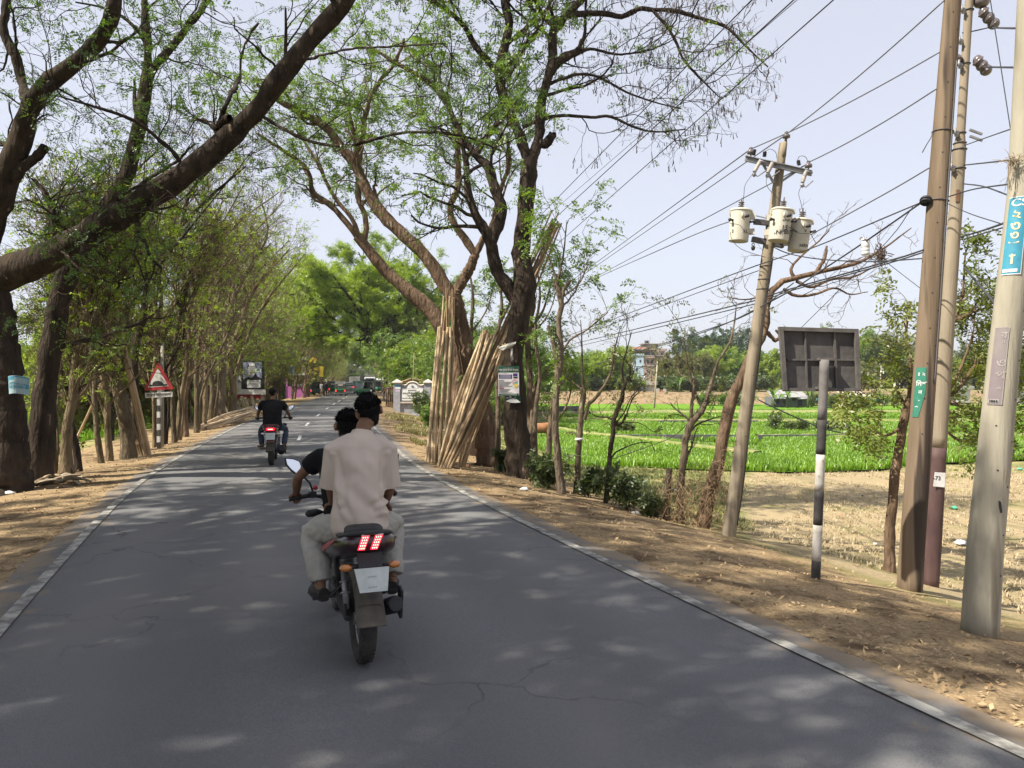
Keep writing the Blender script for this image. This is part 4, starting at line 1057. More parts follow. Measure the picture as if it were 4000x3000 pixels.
for y, s, k in ((225, -8, 1), (230, 8, 0), (250, -9, 0), (255, 9, 1), (275, -7, 1), (280, 7, 0), (300, 4, 0), (330, -6, 1), (345, 5, 0), (380, 2, 1), (410, -5, 0), (430, 6, 1), (470, 0, 0)):
    plant(PR_UMB[k], 'roadside_tree', 'hazy tree closing the far end of the road tunnel', 'hazy trees closing the far end of the road', side_x(y, s), float(y), 1.25)
GE = 'dense trees behind the welcome wall and bamboo'
for i, (x, y, sc) in enumerate([(1640, 70, .75), (1720, 66, .8), (1800, 58, .75), (1690, 78, 1.1), (1860, 62, .9), (1930, 74, .95), (1980, 52, .55), (2060, 70, .7), (1600, 66, .8)]):
    X = (x - 2000) * y / F
    plant(PR_BUSHY[(1, 0, 1, 3)[i % 4]], 'bushy_tree', 'dense green tree behind the welcome wall and the leaning bamboo', GE, X, float(y), sc)
# trees behind the fields
GF = 'light green trees standing behind the rice fields'
for (x, d, sc, k) in [(2130, 122, 1.0, 0), (2200, 112, .95, 1), (2290, 128, 1.1, 1), (2345, 118, 1.05, 0), (2385, 122, 1.1, 0), (2050, 116, 1.0, 3),
                      (2660, 128, 1.0, 2), (2585, 150, .62, 3), (2620, 140, .75, 2), (2720, 124, .95, 2), (2770, 130, 1.2, 0), (2830, 134, 1.25, 1), (2900, 140, 1.25, 0), (2980, 138, 1.2, 1), (3050, 132, 1.1, 0), (3130, 136, 1.15, 1), (3210, 140, 1.2, 3),
                      (3300, 150, 1.5, 2), (3370, 146, 2.0, 1), (3440, 142, 1.5, 3), (3520, 150, 1.75, 2), (3600, 140, 1.25, 3), (3700, 136, 1.2, 1), (3800, 142, 1.3, 3), (3900, 138, 1.2, 1), (3990, 144, 1.3, 2), (4090, 138, 1.2, 3)]:
    plant(PR_LOW[k], 'field_tree', ('light green crown behind the rice fields', 'fresh green round tree behind the rice fields', 'brownish olive tree behind the rice fields', 'dark mottled tree behind the rice fields')[k], GF, (x - 2000) * d / F, float(d), sc * .70)
for i, (x, d, sc) in enumerate([(2740, 175, .95), (2830, 180, 1.0), (2660 + 45, 185, .7)]):
    plant(PR_MANGO, 'mango_tree', 'tall bluish dark tree rising over the light green trees', 'bluish dark trees rising over the light green trees', (x - 2000) * d / F, float(d), sc)
for y, s, k in ((240, -6, 3), (262, 7, 1), (290, -5, 1), (310, 6, 3), (350, -4, 3), (390, 4, 1), (450, -3, 3), (500, 1, 3), (520, -6, 1), (520, 8, 3)):
    plant(PR_LOW[k], 'roadside_tree', 'hazy low tree at the far end of the road tunnel', 'hazy trees closing the far end of the road', side_x(y, s), float(y), 1.1 if y > 440 else .8)
# trees standing beside the camera, whose shade falls on the road
GS = 'shade trees along the road outside the view'
for i, (x, y, sc) in enumerate([(-9.6, 6.3, .75), (-9.8, 2.0, .8), (-10.5, -3.5, .85), (-15.5, 4.5, .8), (-17.0, -1.0, .85), (-7.9, .0, .74)]):
    plant(PR_SHADE, 'rain_tree', 'broad shade tree standing beside the road next to the camera', GS, x, y, (sc, sc, 1.2))
# ------------------------------------------------------------------ right side: poles, wires, signs, pollards, bamboo
M_conc = mat('weathered_concrete', (0.20, 0.165, 0.118), 0.9, (0.30, 0.25, 0.185), 5.0, 8, 0.5, 30, spec=0.2, stretch=(1, 1, 0.1), speck=((0.15, 0.12, 0.09), 4, 0.61))
M_conc_pale = mat('pale_concrete', (0.27, 0.245, 0.19), 0.9, (0.37, 0.34, 0.27), 5, 8, 0.5, 30, spec=0.2, stretch=(1, 1, 0.12), speck=((0.19, 0.165, 0.125), 4, 0.62))
M_conc_dark = mat('stained_concrete', (0.125, 0.09, 0.06), 0.9, (0.215, 0.162, 0.112), 5.0, 7, 0.5, 30, spec=0.2, stretch=(1, 1, 0.06), speck=((0.055, 0.042, 0.034), 4.5, 0.57))
M_maroon = mat('maroon_paint', (0.055, 0.028, 0.028), 0.7, (0.095, 0.055, 0.05), 5, 5, stretch=(1, 1, .3))
M_steel = mat('galvanised_steel', (0.22, 0.22, 0.225), 0.55, (0.32, 0.32, 0.32), 12, 4, metal=0.5)
M_iron = mat('dark_iron', (0.05, 0.05, 0.055), 0.6, (0.09, 0.085, 0.08), 10, 4)
M_porc = mat('brown_porcelain', (0.12, 0.10, 0.10), 0.25, coat=0.5)
M_porc_w = mat('grey_porcelain', (0.42, 0.38, 0.35), 0.3, (0.30, 0.27, 0.25), 12, 3)
M_tank = mat('transformer_cream_paint', (0.46, 0.435, 0.36), 0.6, (0.53, 0.505, 0.42), 6, 6, 0.08, 20, speck=((0.42, 0.36, 0.26), 5, 0.68))
M_black = mat('black_rubber', (0.018, 0.018, 0.02), 0.55)
M_wire = mat('wire_sheath', (0.035, 0.035, 0.04), 0.6)
M_wire_g = mat('bare_aluminium_wire', (0.11, 0.11, 0.12), 0.5)
M_ink = mat('black_ink', (0.02, 0.02, 0.022), 0.8)
M_white = mat('white_paint', (0.72, 0.72, 0.70), 0.7, (0.60, 0.59, 0.56), 9, 5)
M_paper = mat('paper_white', (0.70, 0.69, 0.68), 0.8, (0.58, 0.57, 0.56), 7, 5)
M_bamboo = mat('dry_bamboo', (0.38, 0.27, 0.155), 0.6, (0.58, 0.45, 0.29), 5, 5, 0.1, 30, stretch=(1, 1, .25), speck=((0.24, 0.16, 0.09), 4, 0.64))
M_bamboo2 = mat('old_bamboo', (0.17, 0.115, 0.062), 0.65, (0.31, 0.215, 0.12), 5, 5, 0.1, 30, stretch=(1, 1, .25), speck=((0.14, 0.10, 0.06), 4, 0.62))
M_bluesign = mat('turquoise_sign', (0.045, 0.26, 0.36), 0.55, (0.035, 0.20, 0.30), 8, 4)
M_cream = mat('cream_lettering', (0.60, 0.56, 0.36), 0.7)
M_greensign = mat('green_sign', (0.02, 0.14, 0.095), 0.6, (0.035, 0.19, 0.13), 12, 5)
M_purple = mat('faded_purple_sheet', (0.235, 0.215, 0.195), 0.7, (0.17, 0.13, 0.15), 2.0, 3)

def resamp(pts, n):
    return catmull(pts, n)

class PoleAxis:
    """a leaning round pole given by pixel centres and widths at depth d"""
    def __init__(s, d, cps, base_d=None):
        s.d = d
        s.y = [p[1] for p in cps]; s.x = [p[0] for p in cps]; s.w = [p[2] for p in cps]
        p = s.at(s.y[-1]); s.o = Vector((p.x, p.y, gz(p.x, p.y)))
    def at(s, y):
        o = np.argsort(s.y); return PX(float(np.interp(y, np.array(s.y)[o], np.array(s.x)[o])), y, s.d)
    def r(s, y):
        o = np.argsort(s.y); return float(np.interp(y, np.array(s.y)[o], np.array(s.w)[o])) * s.d / F / 2
    def on(s, y, a, lift=0.0):
        """point on the surface; a = 0 faces the camera, positive to the right"""
        c = s.at(y); rr = s.r(y) + lift
        return c + Vector((math.sin(a) * rr, -math.cos(a) * rr, 0)) - s.o
    def shaft(s, mb, mi=0, n=24, seg=40, y0=None, y1=None):
        y0 = s.y[0] if y0 is None else y0; y1 = s.y[-1] if y1 is None else y1
        ys = sorted(set(list(np.linspace(y0, y1, seg)) + [v for v in s.y if min(y0, y1) < v < max(y0, y1)]))
        mb.tube([s.at(v) - s.o for v in ys], [s.r(v) for v in ys], n, mi)
    def patch(s, mb, y0, y1, a0, a1, lift, mi=0, nu=8, nv=10, f=None):
        V = []; Fc = []
        for j in range(nv + 1):
            for i in range(nu + 1):
                u, v = i / nu, j / nv
                aa = a0(v) if callable(a0) else a0; bb = a1(v) if callable(a1) else a1
                V.append(s.on(y0 + (y1 - y0) * v, aa + (bb - aa) * u, lift))
        for j in range(nv):
            for i in range(nu): Fc.append((j * (nu + 1) + i, (j + 1) * (nu + 1) + i, (j + 1) * (nu + 1) + i + 1, j * (nu + 1) + i + 1))
        mb.add(V, Fc, mi, True)
    def letters(s, mb, body, y, a, size_px, lift, mi=0, bold=0.0, sx=1.0):
        t = MB(); t.text(body, Matrix.Identity(4), 1.0, 0, 0.0, bold)
        rr = s.r(y); k = size_px * s.d / F
        V = [s.on(y - p[1] * size_px, a + p[0] * k * sx / rr, lift) for p in t.v]
        mb.add(V, [tuple(f) for f in t.f], mi)
    def bolts(s, name, ys, a, root, m):
        mb = MB()
        for y in ys:
            p = s.on(y, a); q = s.on(y, a, 0.012); mb.cyl(p, q, 0.012, 0.012, 8)
        return mb.build(name, m, root)

# -- pole A, in front
A = PoleAxis(10.0, [(3781, -820, 44), (3722, 0, 61), (3668, 700, 74), (3563, 2140, 90), (3550, 2345, 94)])
rA = empty('utility_pole', A.o, 0, 'thick brown stained concrete pole with a green sign, in front of a thinner steel pole', 'utility pole')
mb = MB(); A.shaft(mb); mb.build('pole_shaft', M_conc_dark, rA)
mb = MB()
for k in range(26): p = A.on(60 + k * 68, (-0.35, 0.30)[k % 2], -0.004); mb.cyl(p, A.on(60 + k * 68, (-0.35, 0.30)[k % 2], 0.003), 0.009, 0.009, 8)
mb.build('bolt_hole', M_black, rA)
mb = MB(); A.patch(mb, 1436, 1628, lambda v: -1.28 - .05 * v, lambda v: (-.38 if v < .15 else -.33) - .45 * max(0, v - .5) * 2, 0.006)
gs = mb.build('sign_plate', M_greensign, rA)
mb = MB()
for b, y, sz, a in (('ঃ ২', 1462, 20, -.75), ('িনশ', 1500, 24, -.72), ('ন', 1532, 20, -.75), ('-', 1562, 20, -.8), ('া', 1598, 34, -.98)): A.letters(mb, b, y, a, sz, 0.009, 0, .012)
mb.build('lettering', M_paper, gs)
for y in (786, 515):
    mb = MB(); mb.tube([A.on(y + 3 * math.sin(a), a, 0.008) for a in np.linspace(0, 6.28, 18)], .007, 5)
    if y > 600: mb.build('wire_tie', M_iron, rA)
mb.tube([A.on(515, -1.5, .01), A.on(540, -1.6, .03), A.on(560, -1.75, .06), A.on(590, -1.9, .10)], .006, 5)
mb.build('wire_tie', M_iron, rA)
mb = MB()
for k in range(7):
    c = A.on(778 + 3 * k, -1.35, .05); mb.torus(c, (0.3, 0.4, 1), .055 + .006 * (k % 3), .009, 16, 5)
mb.ell(A.on(782, -1.35, .06), (.05, .05, .05)); mb.build('cable_splice', M_wire, rA)
mb = MB()
c = A.on(-300, 0, 0); mb.box(A.at(-500) - A.o + Vector((0, -.16, 0)), (2.3, .09, .10), (0, .12, 0)); mb.build('crossarm', M_steel, rA, .005)
mb = MB(); mb.tube([A.on(y, .42, .012) for y in np.linspace(250, 1500, 40)], .007, 5); mb.build('ground_wire', M_wire_g, rA)

# -- pole B, stepped steel tube behind A
B = PoleAxis(11.5, [(3838, -760, 26), (3786, 0, 30), (3752, 530, 32), (3747, 590, 48), (3738, 750, 47), (3704, 1202, 54), (3668, 1700, 60), (3641, 2140, 66), (3630, 2300, 67)])
rB = empty('utility_pole', B.o, 0, 'stepped steel pole with maroon painted foot just behind the brown concrete pole', 'utility pole')
mb = MB(); B.shaft(mb, 0, 20, 60, y1=1748); mb.build('pole_shaft', M_conc, rB)
mb = MB(); B.shaft(mb, 0, 20, 14, 1748, 2300); mb.build('painted_foot', M_maroon, rB)
for y in (40, 250, 520, 560, 585, 660): mb = MB(); mb.tube([B.on(y, a, .008) for a in np.linspace(0, 6.28, 16)], .011, 5); mb.build('clamp_band', M_iron, rB)
mb = MB()
for y, a in ((40, -1.4), (255, -1.3), (520, -1.2), (655, -1.2), (160, -1.5)):
    mb = MB(); c = B.on(y, a, .05); mb.box(c, (.10, .06, .035), (0, .2, .3)); mb.cyl(c + Vector((-.03, -.05, .05)), c + Vector((-.03, -.05, -.06)), .012); mb.box(c + Vector((.0, -.03, -.05)), (.04, .05, .05), (.4, 0, 0)); mb.build('line_bracket', M_steel, rB)
for y in (520, 545): mb = MB(); mb.box(B.on(y, 1.3, .14), (.20, .03, .03), (0, .35, 0)); mb.build('line_bracket', M_steel, rB)
mb = MB()
for (x, y) in ((3842, 48), (3820, 238)):
    mb = MB(); p = PX(x, y, 11.5) - B.o
    for k in range(3):
        q = p + Vector((.075 * k, 0, -.085 * k)) * (1 if y < 100 else .8)
        mb.ell(q, (.085, .085, .085) if k else (.07, .07, .09)); mb.torus(q, (1, 0, -1), .07, .018)
    mb.build('strain_insulator', M_porc, rB)
mb = MB()
p = PX(3833, 8, 11.5) - B.o; mb.ell(p, (.12, .1, .09)); mb.torus(p + Vector((0, 0, .04)), (0, 0, 1), .11, .02); mb.build('strain_insulator', M_porc, rB); mb = MB()
p = PX(3737, 232, 11.5) - B.o; mb.ell(p, (.07, .07, .08)); mb.torus(p, (0, 0, 1), .07, .016)
mb.build('strain_insulator', M_porc, rB)
mb = MB(); Vp = [PX(x, y, 11.5) - B.o - Vector((0, .132, 0)) for x, y in ((3633, 1840), (3674, 1843), (3671, 1899), (3627, 1895))]
mb.prism(Vp, (0, .004, 0)); pg = mb.build('pasted_paper', M_paper, rB)
mb = MB(); mb.text('-73', frame_at(PX(3641, 1864, 11.5) - B.o - Vector((0, .134, 0)), (1, 0, -.05), (0, 0, 1)), .085, 0, .001, .01); mb.build('lettering', M_ink, pg)
mb = MB(); mb.box(PX(3727, 770, 11.5) - B.o - Vector((0, .09, 0)), (.045, .02, .18), (0, .07, 0)); mb.build('rusty_strap', mat('rust', (.12, .07, .045), .9, (.2, .11, .07), 9), rB)

# -- pole C, nearest
Cp = PoleAxis(7.0, [(4055, -700, 78), (3990, 750, 95), (3919, 1420, 111), (3848, 2140, 127), (3825, 2500, 134)])
rC = empty('utility_pole', Cp.o, 0, 'pale concrete pole with a turquoise lettered sign at the edge of the picture', 'utility pole')
mb = MB(); Cp.shaft(mb, 0, 32); mb.build('pole_shaft', M_conc_pale, rC)
mb = MB(); Cp.patch(mb, 776, 1078, -1.35, -.08, .006); mb.build('sign_plate', M_bluesign, rC)
sp_ = rC.children[-1]
mb = MB()
Cp.patch(mb, 1056, 1068, -1.25, -.32, .009, 0, 6, 1)
for y0, y1, a0, a1 in ((776, 779, -1.35, -.08), (1075, 1078, -1.35, -.08), (776, 1078, -.11, -.07)): Cp.patch(mb, y0, y1, a0, a1, .008, 0, 6, 3)
Cp.letters(mb, 'CS', 800, -.62, 40, .009, 0, .02, 1.15); mb.build('sign_border', M_paper, sp_)
mb = MB()
for b, y, sz in (('২', 846, 46), ('৩', 890, 50), ('৩', 926, 44), ('ব', 966, 46), ('া', 1020, 54)): Cp.letters(mb, b, y, -.72, sz, .009, 0, .022, 1.1)
mb.build('lettering', M_cream, sp_)
mb = MB(); Cp.patch(mb, 1280, 1580, -1.3, -.42, .006); pp = mb.build('faded_sheet', M_purple, rC)
mb = MB()
for b, y, sz in (('র', 1312, 34), ('n', 1336, 22), ('ও', 1420, 44), ('প', 1466, 44), ('া', 1530, 48)): Cp.letters(mb, b, y, -.68, sz, .009, 0, .012)
for y0, y1, a0, a1 in ((1280, 1283, -1.3, -.42), (1280, 1580, -.45, -.41), (1558, 1574, -1.25, -.62)): Cp.patch(mb, y0, y1, a0, a1, .008, 0, 6, 3)
mb.build('lettering', mat('faded_grey_print', (.33, .30, .28), .8, (.28, .25, .24), 9), pp)
mb = MB(); Cp.letters(mb, '3866', 1566, -.92, 15, .012, 0, .02); mb.build('lettering', M_ink, pp)
mb = MB()
for k, (y, a) in enumerate([(780, .75), (1218, .62), (1410, .58), (1560, .55), (1660, -.62), (1722, .55), (1895, .5), (2080, .5), (1830, -.3), (2235, .5)]): mb.cyl(Cp.on(y, a, -.004), Cp.on(y, a, .003), .008, .008, 8)
mb.build('bolt_hole', M_black, rC)
mb = MB(); V0 = [Cp.on(1945, -.1, .006), Cp.on(1950, .04, .006), Cp.on(1990, .12, .02), Cp.on(1993, .02, .014), Cp.on(1965, -.06, .006)]
mb.add(V0, [(0, 1, 2, 3, 4)]); mb.build('torn_sticker', M_ink, rC)
mb = MB(); Cp.patch(mb, 1828, 1868, .14, .19, .004, 0, 2, 6); mb.build('rust_stain', mat('rust_stain', (.36, .19, .07), .9, (.42, .28, .14), 20), rC)
# straw nest caught on pole C
rng = np.random.default_rng(3); mb = MB()
n0 = PX(3958, 632, 6.9)
for k in range(70):
    a = rng.uniform(0, 6.28); r_ = rng.uniform(.01, .05); p = Vector((math.cos(a) * r_, rng.normal(0, .02), math.sin(a) * r_ * .8))
    q = p + Vector((rng.normal(0, .05), rng.normal(0, .03), rng.normal(0, .04)))
    mb.tube([p, (p + q) / 2 + Vector((0, 0, .015)), q], .0022, 3)
for k in range(9):
    x0 = rng.uniform(-.05, .02); mb.tube([(x0, 0, -.02), (x0 + rng.normal(0, .03), 0, -.12), (x0 + rng.normal(0, .05), 0, -.12 - rng.uniform(.02, .16))], .002, 3)
nb = mb.build('straw_nest', mat('nest_straw', (.22, .16, .10), .95, (.34, .26, .17), 20), None, 0, n0); tag(nb, 'straw nest tangled in the wires against the pale concrete pole', 'nest')

# -- transformer pole
T = PoleAxis(13.3, [(3060, 560, 30), (3026, 805, 40), (2996, 1001, 42), (2930, 1480, 46), (2866, 1960, 52), (2843, 2118, 54), (2838, 2160, 55)])
rT = empty('utility_pole', T.o, 0, 'leaning concrete pole carrying three cream transformers and a steel crossarm', 'utility pole')
mb = MB(); T.shaft(mb); mb.build('pole_shaft', M_conc, rT)
def LT(x, y, dd=0.0): return PX(x, y, 13.3 + dd) - T.o
def bar(mb, a, b, w, h, mi=0):
    a, b = Vector(a), Vector(b); x = (b - a).normalized(); z = Vector((0, 0, 1)); y = z.cross(x).normalized(); z = x.cross(y)
    M = Matrix((x, y, z)).transposed(); mb.box((a + b) / 2, ((b - a).length, w, h), M, mi)
mb = MB(); bar(mb, LT(2912, 618, -.12), LT(3170, 676, -.12), .05, .085); bar(mb, LT(2912, 609, -.16), LT(3170, 667, -.16), .05, .012); bar(mb, LT(2912, 628, -.16), LT(3170, 686, -.16), .05, .012)
ca = mb.build('crossarm', M_steel, rT)
mb = MB(); bar(mb, LT(2980, 640, -.13), LT(3022, 714, -.09), .02, .04); bar(mb, LT(3112, 668, -.13), LT(3056, 706, -.09), .02, .04); mb.build('brace', M_steel, ca)
mb = MB(); mb.tube([LT(3063, 610, -.08), LT(3067, 560, -.08), LT(3070, 545, -.06)], [.035, .035, .02], 10); mb.build('pole_top_pin', M_conc, rT)
def pin_insulator(p, root):
    mb = MB(); mb.cyl(p + Vector((0, 0, -.10)), p + Vector((0, 0, -.02)), .012)
    mb.tube([p + Vector((0, 0, z)) for z in (-.045, -.04, 0, .02, .03, .045, .06, .075)], [.03, .062, .065, .05, .03, .028, .034, .02], 14)
    return mb.build('pin_insulator', M_porc, root)
for x, y in ((2933, 592), (3072, 530), (3158, 645)): pin_insulator(LT(x, y, -.1), rT)
def discs(mb, a, b, r, k, mi=0, core=.5):
    a, b = Vector(a), Vector(b); pts = []; rr = []
    for i in range(k):
        for t, f in ((0, core), (.3, 1), (.55, .95), (.8, core)): pts.append(a + (b - a) * ((i + t) / k)); rr.append(r * f)
    pts.append(b); rr.append(r * core); mb.tube(pts, rr, 12, mi)
def cutout(xa, ya, xb, yb, root):
    mb = MB(); discs(mb, LT(xa, ya, -.2), LT(xb, yb, -.26), .036, 8, 0, .72); mb.cyl(LT(xa - 4, ya - 6, -.2), LT(xa + 26, ya + 4, -.2), .02, .016, 8, 1)
    p = LT(xb, yb + 10, -.27); mb.ell(p, (.035, .03, .04), mi=1); mb.tube([p, p + Vector((.06, 0, -.03)), LT(xa + 28, yb - 8, -.32)], .011, 6, 1)
    o = mb.build('fuse_cutout', [M_porc_w, M_steel], root); return o
cutout(2968, 632, 2946, 672, rT); cutout(3018, 636, 2998, 676, rT); cutout(3148, 672, 3134, 714, rT)
def arrester(xa, ya, xb, yb, root):
    mb = MB(); discs(mb, LT(xa, ya, -.14), LT(xb, yb, -.14), .034, 6, 0, .6); return mb.build('surge_arrester', M_black, root)
arrester(2986, 612, 2988, 592, rT); arrester(3122, 646, 3118, 626, rT); arrester(2943, 606, 2948, 584, rT)
mb = MB(); bar(mb, LT(2946, 866, -.02), LT(3012, 872, -.02), .09, .085); bar(mb, LT(2938, 934, -.02), LT(3060, 960, -.02), .09, .085); mb.build('transformer_bracket', mat('bracket_paint', (.07, .065, .075), .6, (.11, .10, .11), 10), rT)
mb = MB()
for y in (885, 1040, 1092, 1130): mb.tube([T.on(y, a, .006) for a in np.linspace(0, 6.28, 14)], .007, 5)
mb.tube([T.on(y, .9 + .12 * math.sin(y / 70), .012) for y in np.linspace(1010, 2050, 50)], .009, 5); mb.build('cable_tie', M_wire, rT)
mb = MB()
for k in range(12): y = 640 + k * 118; mb.cyl(T.on(y, .2, -.004), T.on(y, .2, .003), .009, .009, 8)
mb.build('bolt_hole', M_black, rT)
mb = MB(); bp_ = LT(2942, 962, -.1); mb.torus(bp_ + Vector((0, 0, .03)), (0, 1, 0), .022, .007); mb.ell(bp_ + Vector((0, 0, -.03)), (.035, .03, .045)); mb.build('padlock', M_black, rT)
def transformer(xt, yt, xb, yb, r, dd, label, texts):
    o = PX(xb, yb, 13.3 + dd); top = PX(xt, yt, 13.3 + dd) - o; ax = top.normalized()
    root = empty('transformer', o, 0, label, 'transformer', 'cream drum transformers hung on the leaning pole')
    H = top.length
    mb = MB(); mb.tube([ax * (H * t) for t in (0, .01, .03, .94, .95)], [r * .90, r * .96, r * .97, r * 1.03, r * 1.03], 28); mb.build('tank', M_tank, root)
    mb = MB(); mb.tube([ax * (H * .95), ax * (H * .955), ax * H, ax * (H * 1.03)], [r * 1.05, r * 1.09, r * 1.09, r * .95], 28); mb.build('lid', M_tank, root)
    mb = MB(); discs(mb, ax * (H * 1.03), ax * (H * 1.03 + .14), .052, 4, 0, .45); mb.cyl(ax * (H * 1.03 + .13), ax * (H * 1.03 + .20), .012); mb.build('bushing', M_porc, root)
    side = Vector((.95, -.3, 0)).normalized()
    for k, s in ((.78, 1), (.30, 1)):
        mb = MB(); mb.box(ax * (H * k) + side * (r * 1.12 if xt < 2950 else -r * 1.1), (.13, .05, .10), (0, 0, -.3)); mb.build('hanger_lug', M_tank, root)
    for s in (-1, 1): mb = MB(); mb.box(ax * (H * .93) + Vector((s * r * 1.08, -.02, 0)), (.05, .03, .08)); mb.build('lifting_lug', M_tank, root)
    mb = MB(); mb.cyl(ax * (H * .86) + Vector((-.02, -r * .98, 0)), ax * (H * .70) + Vector((-.01, -r * 1.03, 0)), .014); mb.build('arrester_rod', M_tank, root)
    for s, k in ((-1.05, .66), (1.02, .6), (.25, .74)):
        mb = MB(); a = s; p = ax * (H * k) + Vector((math.sin(a) * r, -math.cos(a) * r, 0)); q = p + Vector((math.sin(a) * .07, -math.cos(a) * .07, 0)); mb.cyl(p, q, .022, .016, 10); mb.ell(q, (.03, .03, .03)); mb.build('terminal', M_black, root)
    mb = MB()
    for body, k, a, sz in texts:
        t = MB(); t.text(body, Matrix.Identity(4), sz, 0, 0, .012)
        for p in t.v: pass
        mb.add([ax * (H * k + p[1]) + Vector((math.sin(a + p[0] / r) * r * 1.035, -math.cos(a + p[0] / r) * r * 1.035, 0)) for p in t.v], [tuple(f) for f in t.f])
    mb.build('lettering', M_ink, root)
    return root
transformer(2894, 822, 2884, 944, .170, -.02, 'cream drum transformer marked 11, hung out on a bracket over the field', [('11', .27, .35, .10), ('2', .3, -.95, .08)])
transformer(3057, 820, 3039, 943, .170, -.30, 'cream drum transformer with stencilled 15 in front of the leaning pole', [('15', .37, .15, .115), ('NPBS1', .24, .18, .10), ('xxxx', .62, .22, .07), ('v', .22, -.75, .06)])
transformer(3131, 861, 3114, 983, .168, -.12, 'lowest hung cream drum transformer marked N934 beyond the middle one', [('N934', .14, .3, .075), ('v', .62, .2, .10)])

# -- wires: strung between points, each a thing of its own
def wire(name, pts, r, label, group, m=None, sag=0.0, cat='wire', n=24):
    P = [Vector(p) for p in pts]
    if len(P) == 2:
        a, b = P; P = [a.lerp(b, t) - Vector((0, 0, sag * 4 * t * (1 - t))) for t in np.linspace(0, 1, n)]
    elif len(P) < 12: P = [Vector(p) for p in catmull(P, n)]
    mb = MB(); mb.tube(P, r, 6); o = mb.build(name, m or M_wire, None)
    return tag(o, label, cat, group)
def zd(x, y, Z): return PX(x, y, F * (Z - CAM_Z) / (HOR - y))
G1 = 'power lines running from the brown pole along the road behind the tall forked tree'
for (xa, ya, xb, yb, Z, r, lab) in [
    (2936, 0, 2050, 904, 8.6, .012, 'black power line sloping behind the tall forked tree, uppermost of four'),
    (3113, 0, 2070, 902, 8.5, .007, 'thin power line just under the uppermost one behind the forked tree'),
    (3100, 0, 2110, 905, 8.3, .013, 'thick power line running close beside the thin one'),
    (3255, 0, 2170, 960, 8.1, .012, 'lowest of the four steep power lines behind the forked tree')]:
    k = (yb - ya) / (xb - xa); x0 = xa + 420; y0 = ya + k * 420
    wire('power_line', [zd(x0, y0, Z), zd(xa, ya, Z), zd((xa + xb) / 2, (ya + yb) / 2, Z), zd(xb, yb, Z)], r, lab, G1)
G2 = 'bare lines between the brown pole and the transformer pole'
wire('power_line', [PX(3690, 0, 10), PX(3077, 520, 13.2)], .010, 'line from above the brown pole down to the insulator on the transformer pole top', G2, M_wire_g, .05)
wire('power_line', [PX(3680, 198, 10), PX(2940, 579, 13.2)], .010, 'line from the brown pole to the far end insulator of the crossarm', G2, M_wire_g, .06)
wire('power_line', [PX(3664, 343, 10), PX(3158, 634, 13.2)], .010, 'line from the brown pole to the near end insulator of the crossarm', G2, M_wire_g, .05)
wire('power_line', [PX(3640, 650, 10), PX(3468, 751, 10.9), PX(3167, 917, 13)], .010, 'line dropping from the brown pole to the lowest transformer', G2, M_wire_g)
G3 = 'lines running away from the transformer pole over the fields'
for a, b, lab in [((2931, 583), (2190, 1128), 'line leaving the crossarm end for the trees across the fields'), ((3070, 526), (2226, 1110), 'line leaving the top insulator of the transformer pole'), ((3155, 640), (2210, 1144), 'line leaving the near crossarm insulator and passing behind the transformers')]:
    wire('power_line', [PX(*a, 13.2), PX((a[0] + b[0]) / 2, (a[1] + b[1]) / 2, 22), PX(*b, 34)], .012, lab, G3, M_wire_g)
wire('power_line', [PX(3114, 905, 13.0), PX(2904, 790 + 60, 15), PX(2500, 1010, 22), PX(2226, 1134, 34)], .011, 'line from the transformers sagging toward the forked tree', G3, M_wire_g)
G4 = 'service cables slung past the transformer pole'
for pts, r, lab in [
    ([(3612, 782, 10.0), (3393, 935, 11.2), (3200, 1062, 12.4), (3000, 1184, 13.2), (2710, 1310, 22), (2325, 1423, 34)], .013, 'thick black cable with the plastic bottle hung on it'),
    ([(3600, 790, 10.0), (3154, 976, 12.4), (2970, 1032, 13.2), (2380, 1252, 24), (2194, 1320, 34)], .010, 'upper thin cable crossing behind the transformers to the trees'),
    ([(2963, 1057, 13.2), (2307, 1297, 26), (2160, 1350, 34)], .008, 'thin cable under the upper one on the field side'),
    ([(3608, 976, 10.0), (3452, 1026, 11), (3068, 1134, 13), (2945, 1175, 13.4), (2244, 1342, 34)], .012, 'dark cable running low past the bare branches'),
    ([(3612, 984, 10.0), (3452, 1034, 11), (3060, 1144, 13), (2945, 1188, 13.4), (2244, 1356, 34)], .010, 'cable twinned with the low dark one, a hand lower'),
    ([(3600, 1010, 10.0), (3400, 1022, 11), (3200, 1012, 12.3), (3080, 990, 13), (3010, 960, 13.3)], .009, 'slack cable looping from the transformers to the brown pole'),
    ([(3100, 1105, 13), (2940, 1218, 13.4), (2710, 1304, 18), (2325, 1424, 34)], .010, 'lowest thick cable sloping across to the pollard trees')]:
    wire('service_cable', [PX(*p) for p in pts], r, lab, G4, None, n=40)
wire('service_cable', [PX(3565, 809, 10.3), PX(3443, 967, 12), PX(3131, 1279, 16), PX(2960, 1450, 19)], .006, 'thin drop wire slanting down behind the back of the road sign', G4)
wire('service_cable', [PX(3452, 1016, 11), PX(3600, 1130, 10.5), PX(3680, 1190, 10.3)], .005, 'thin stay wire from the bare branch nest down to the brown pole', G4)
G5 = 'wires tying the steel pole to the pale concrete pole'
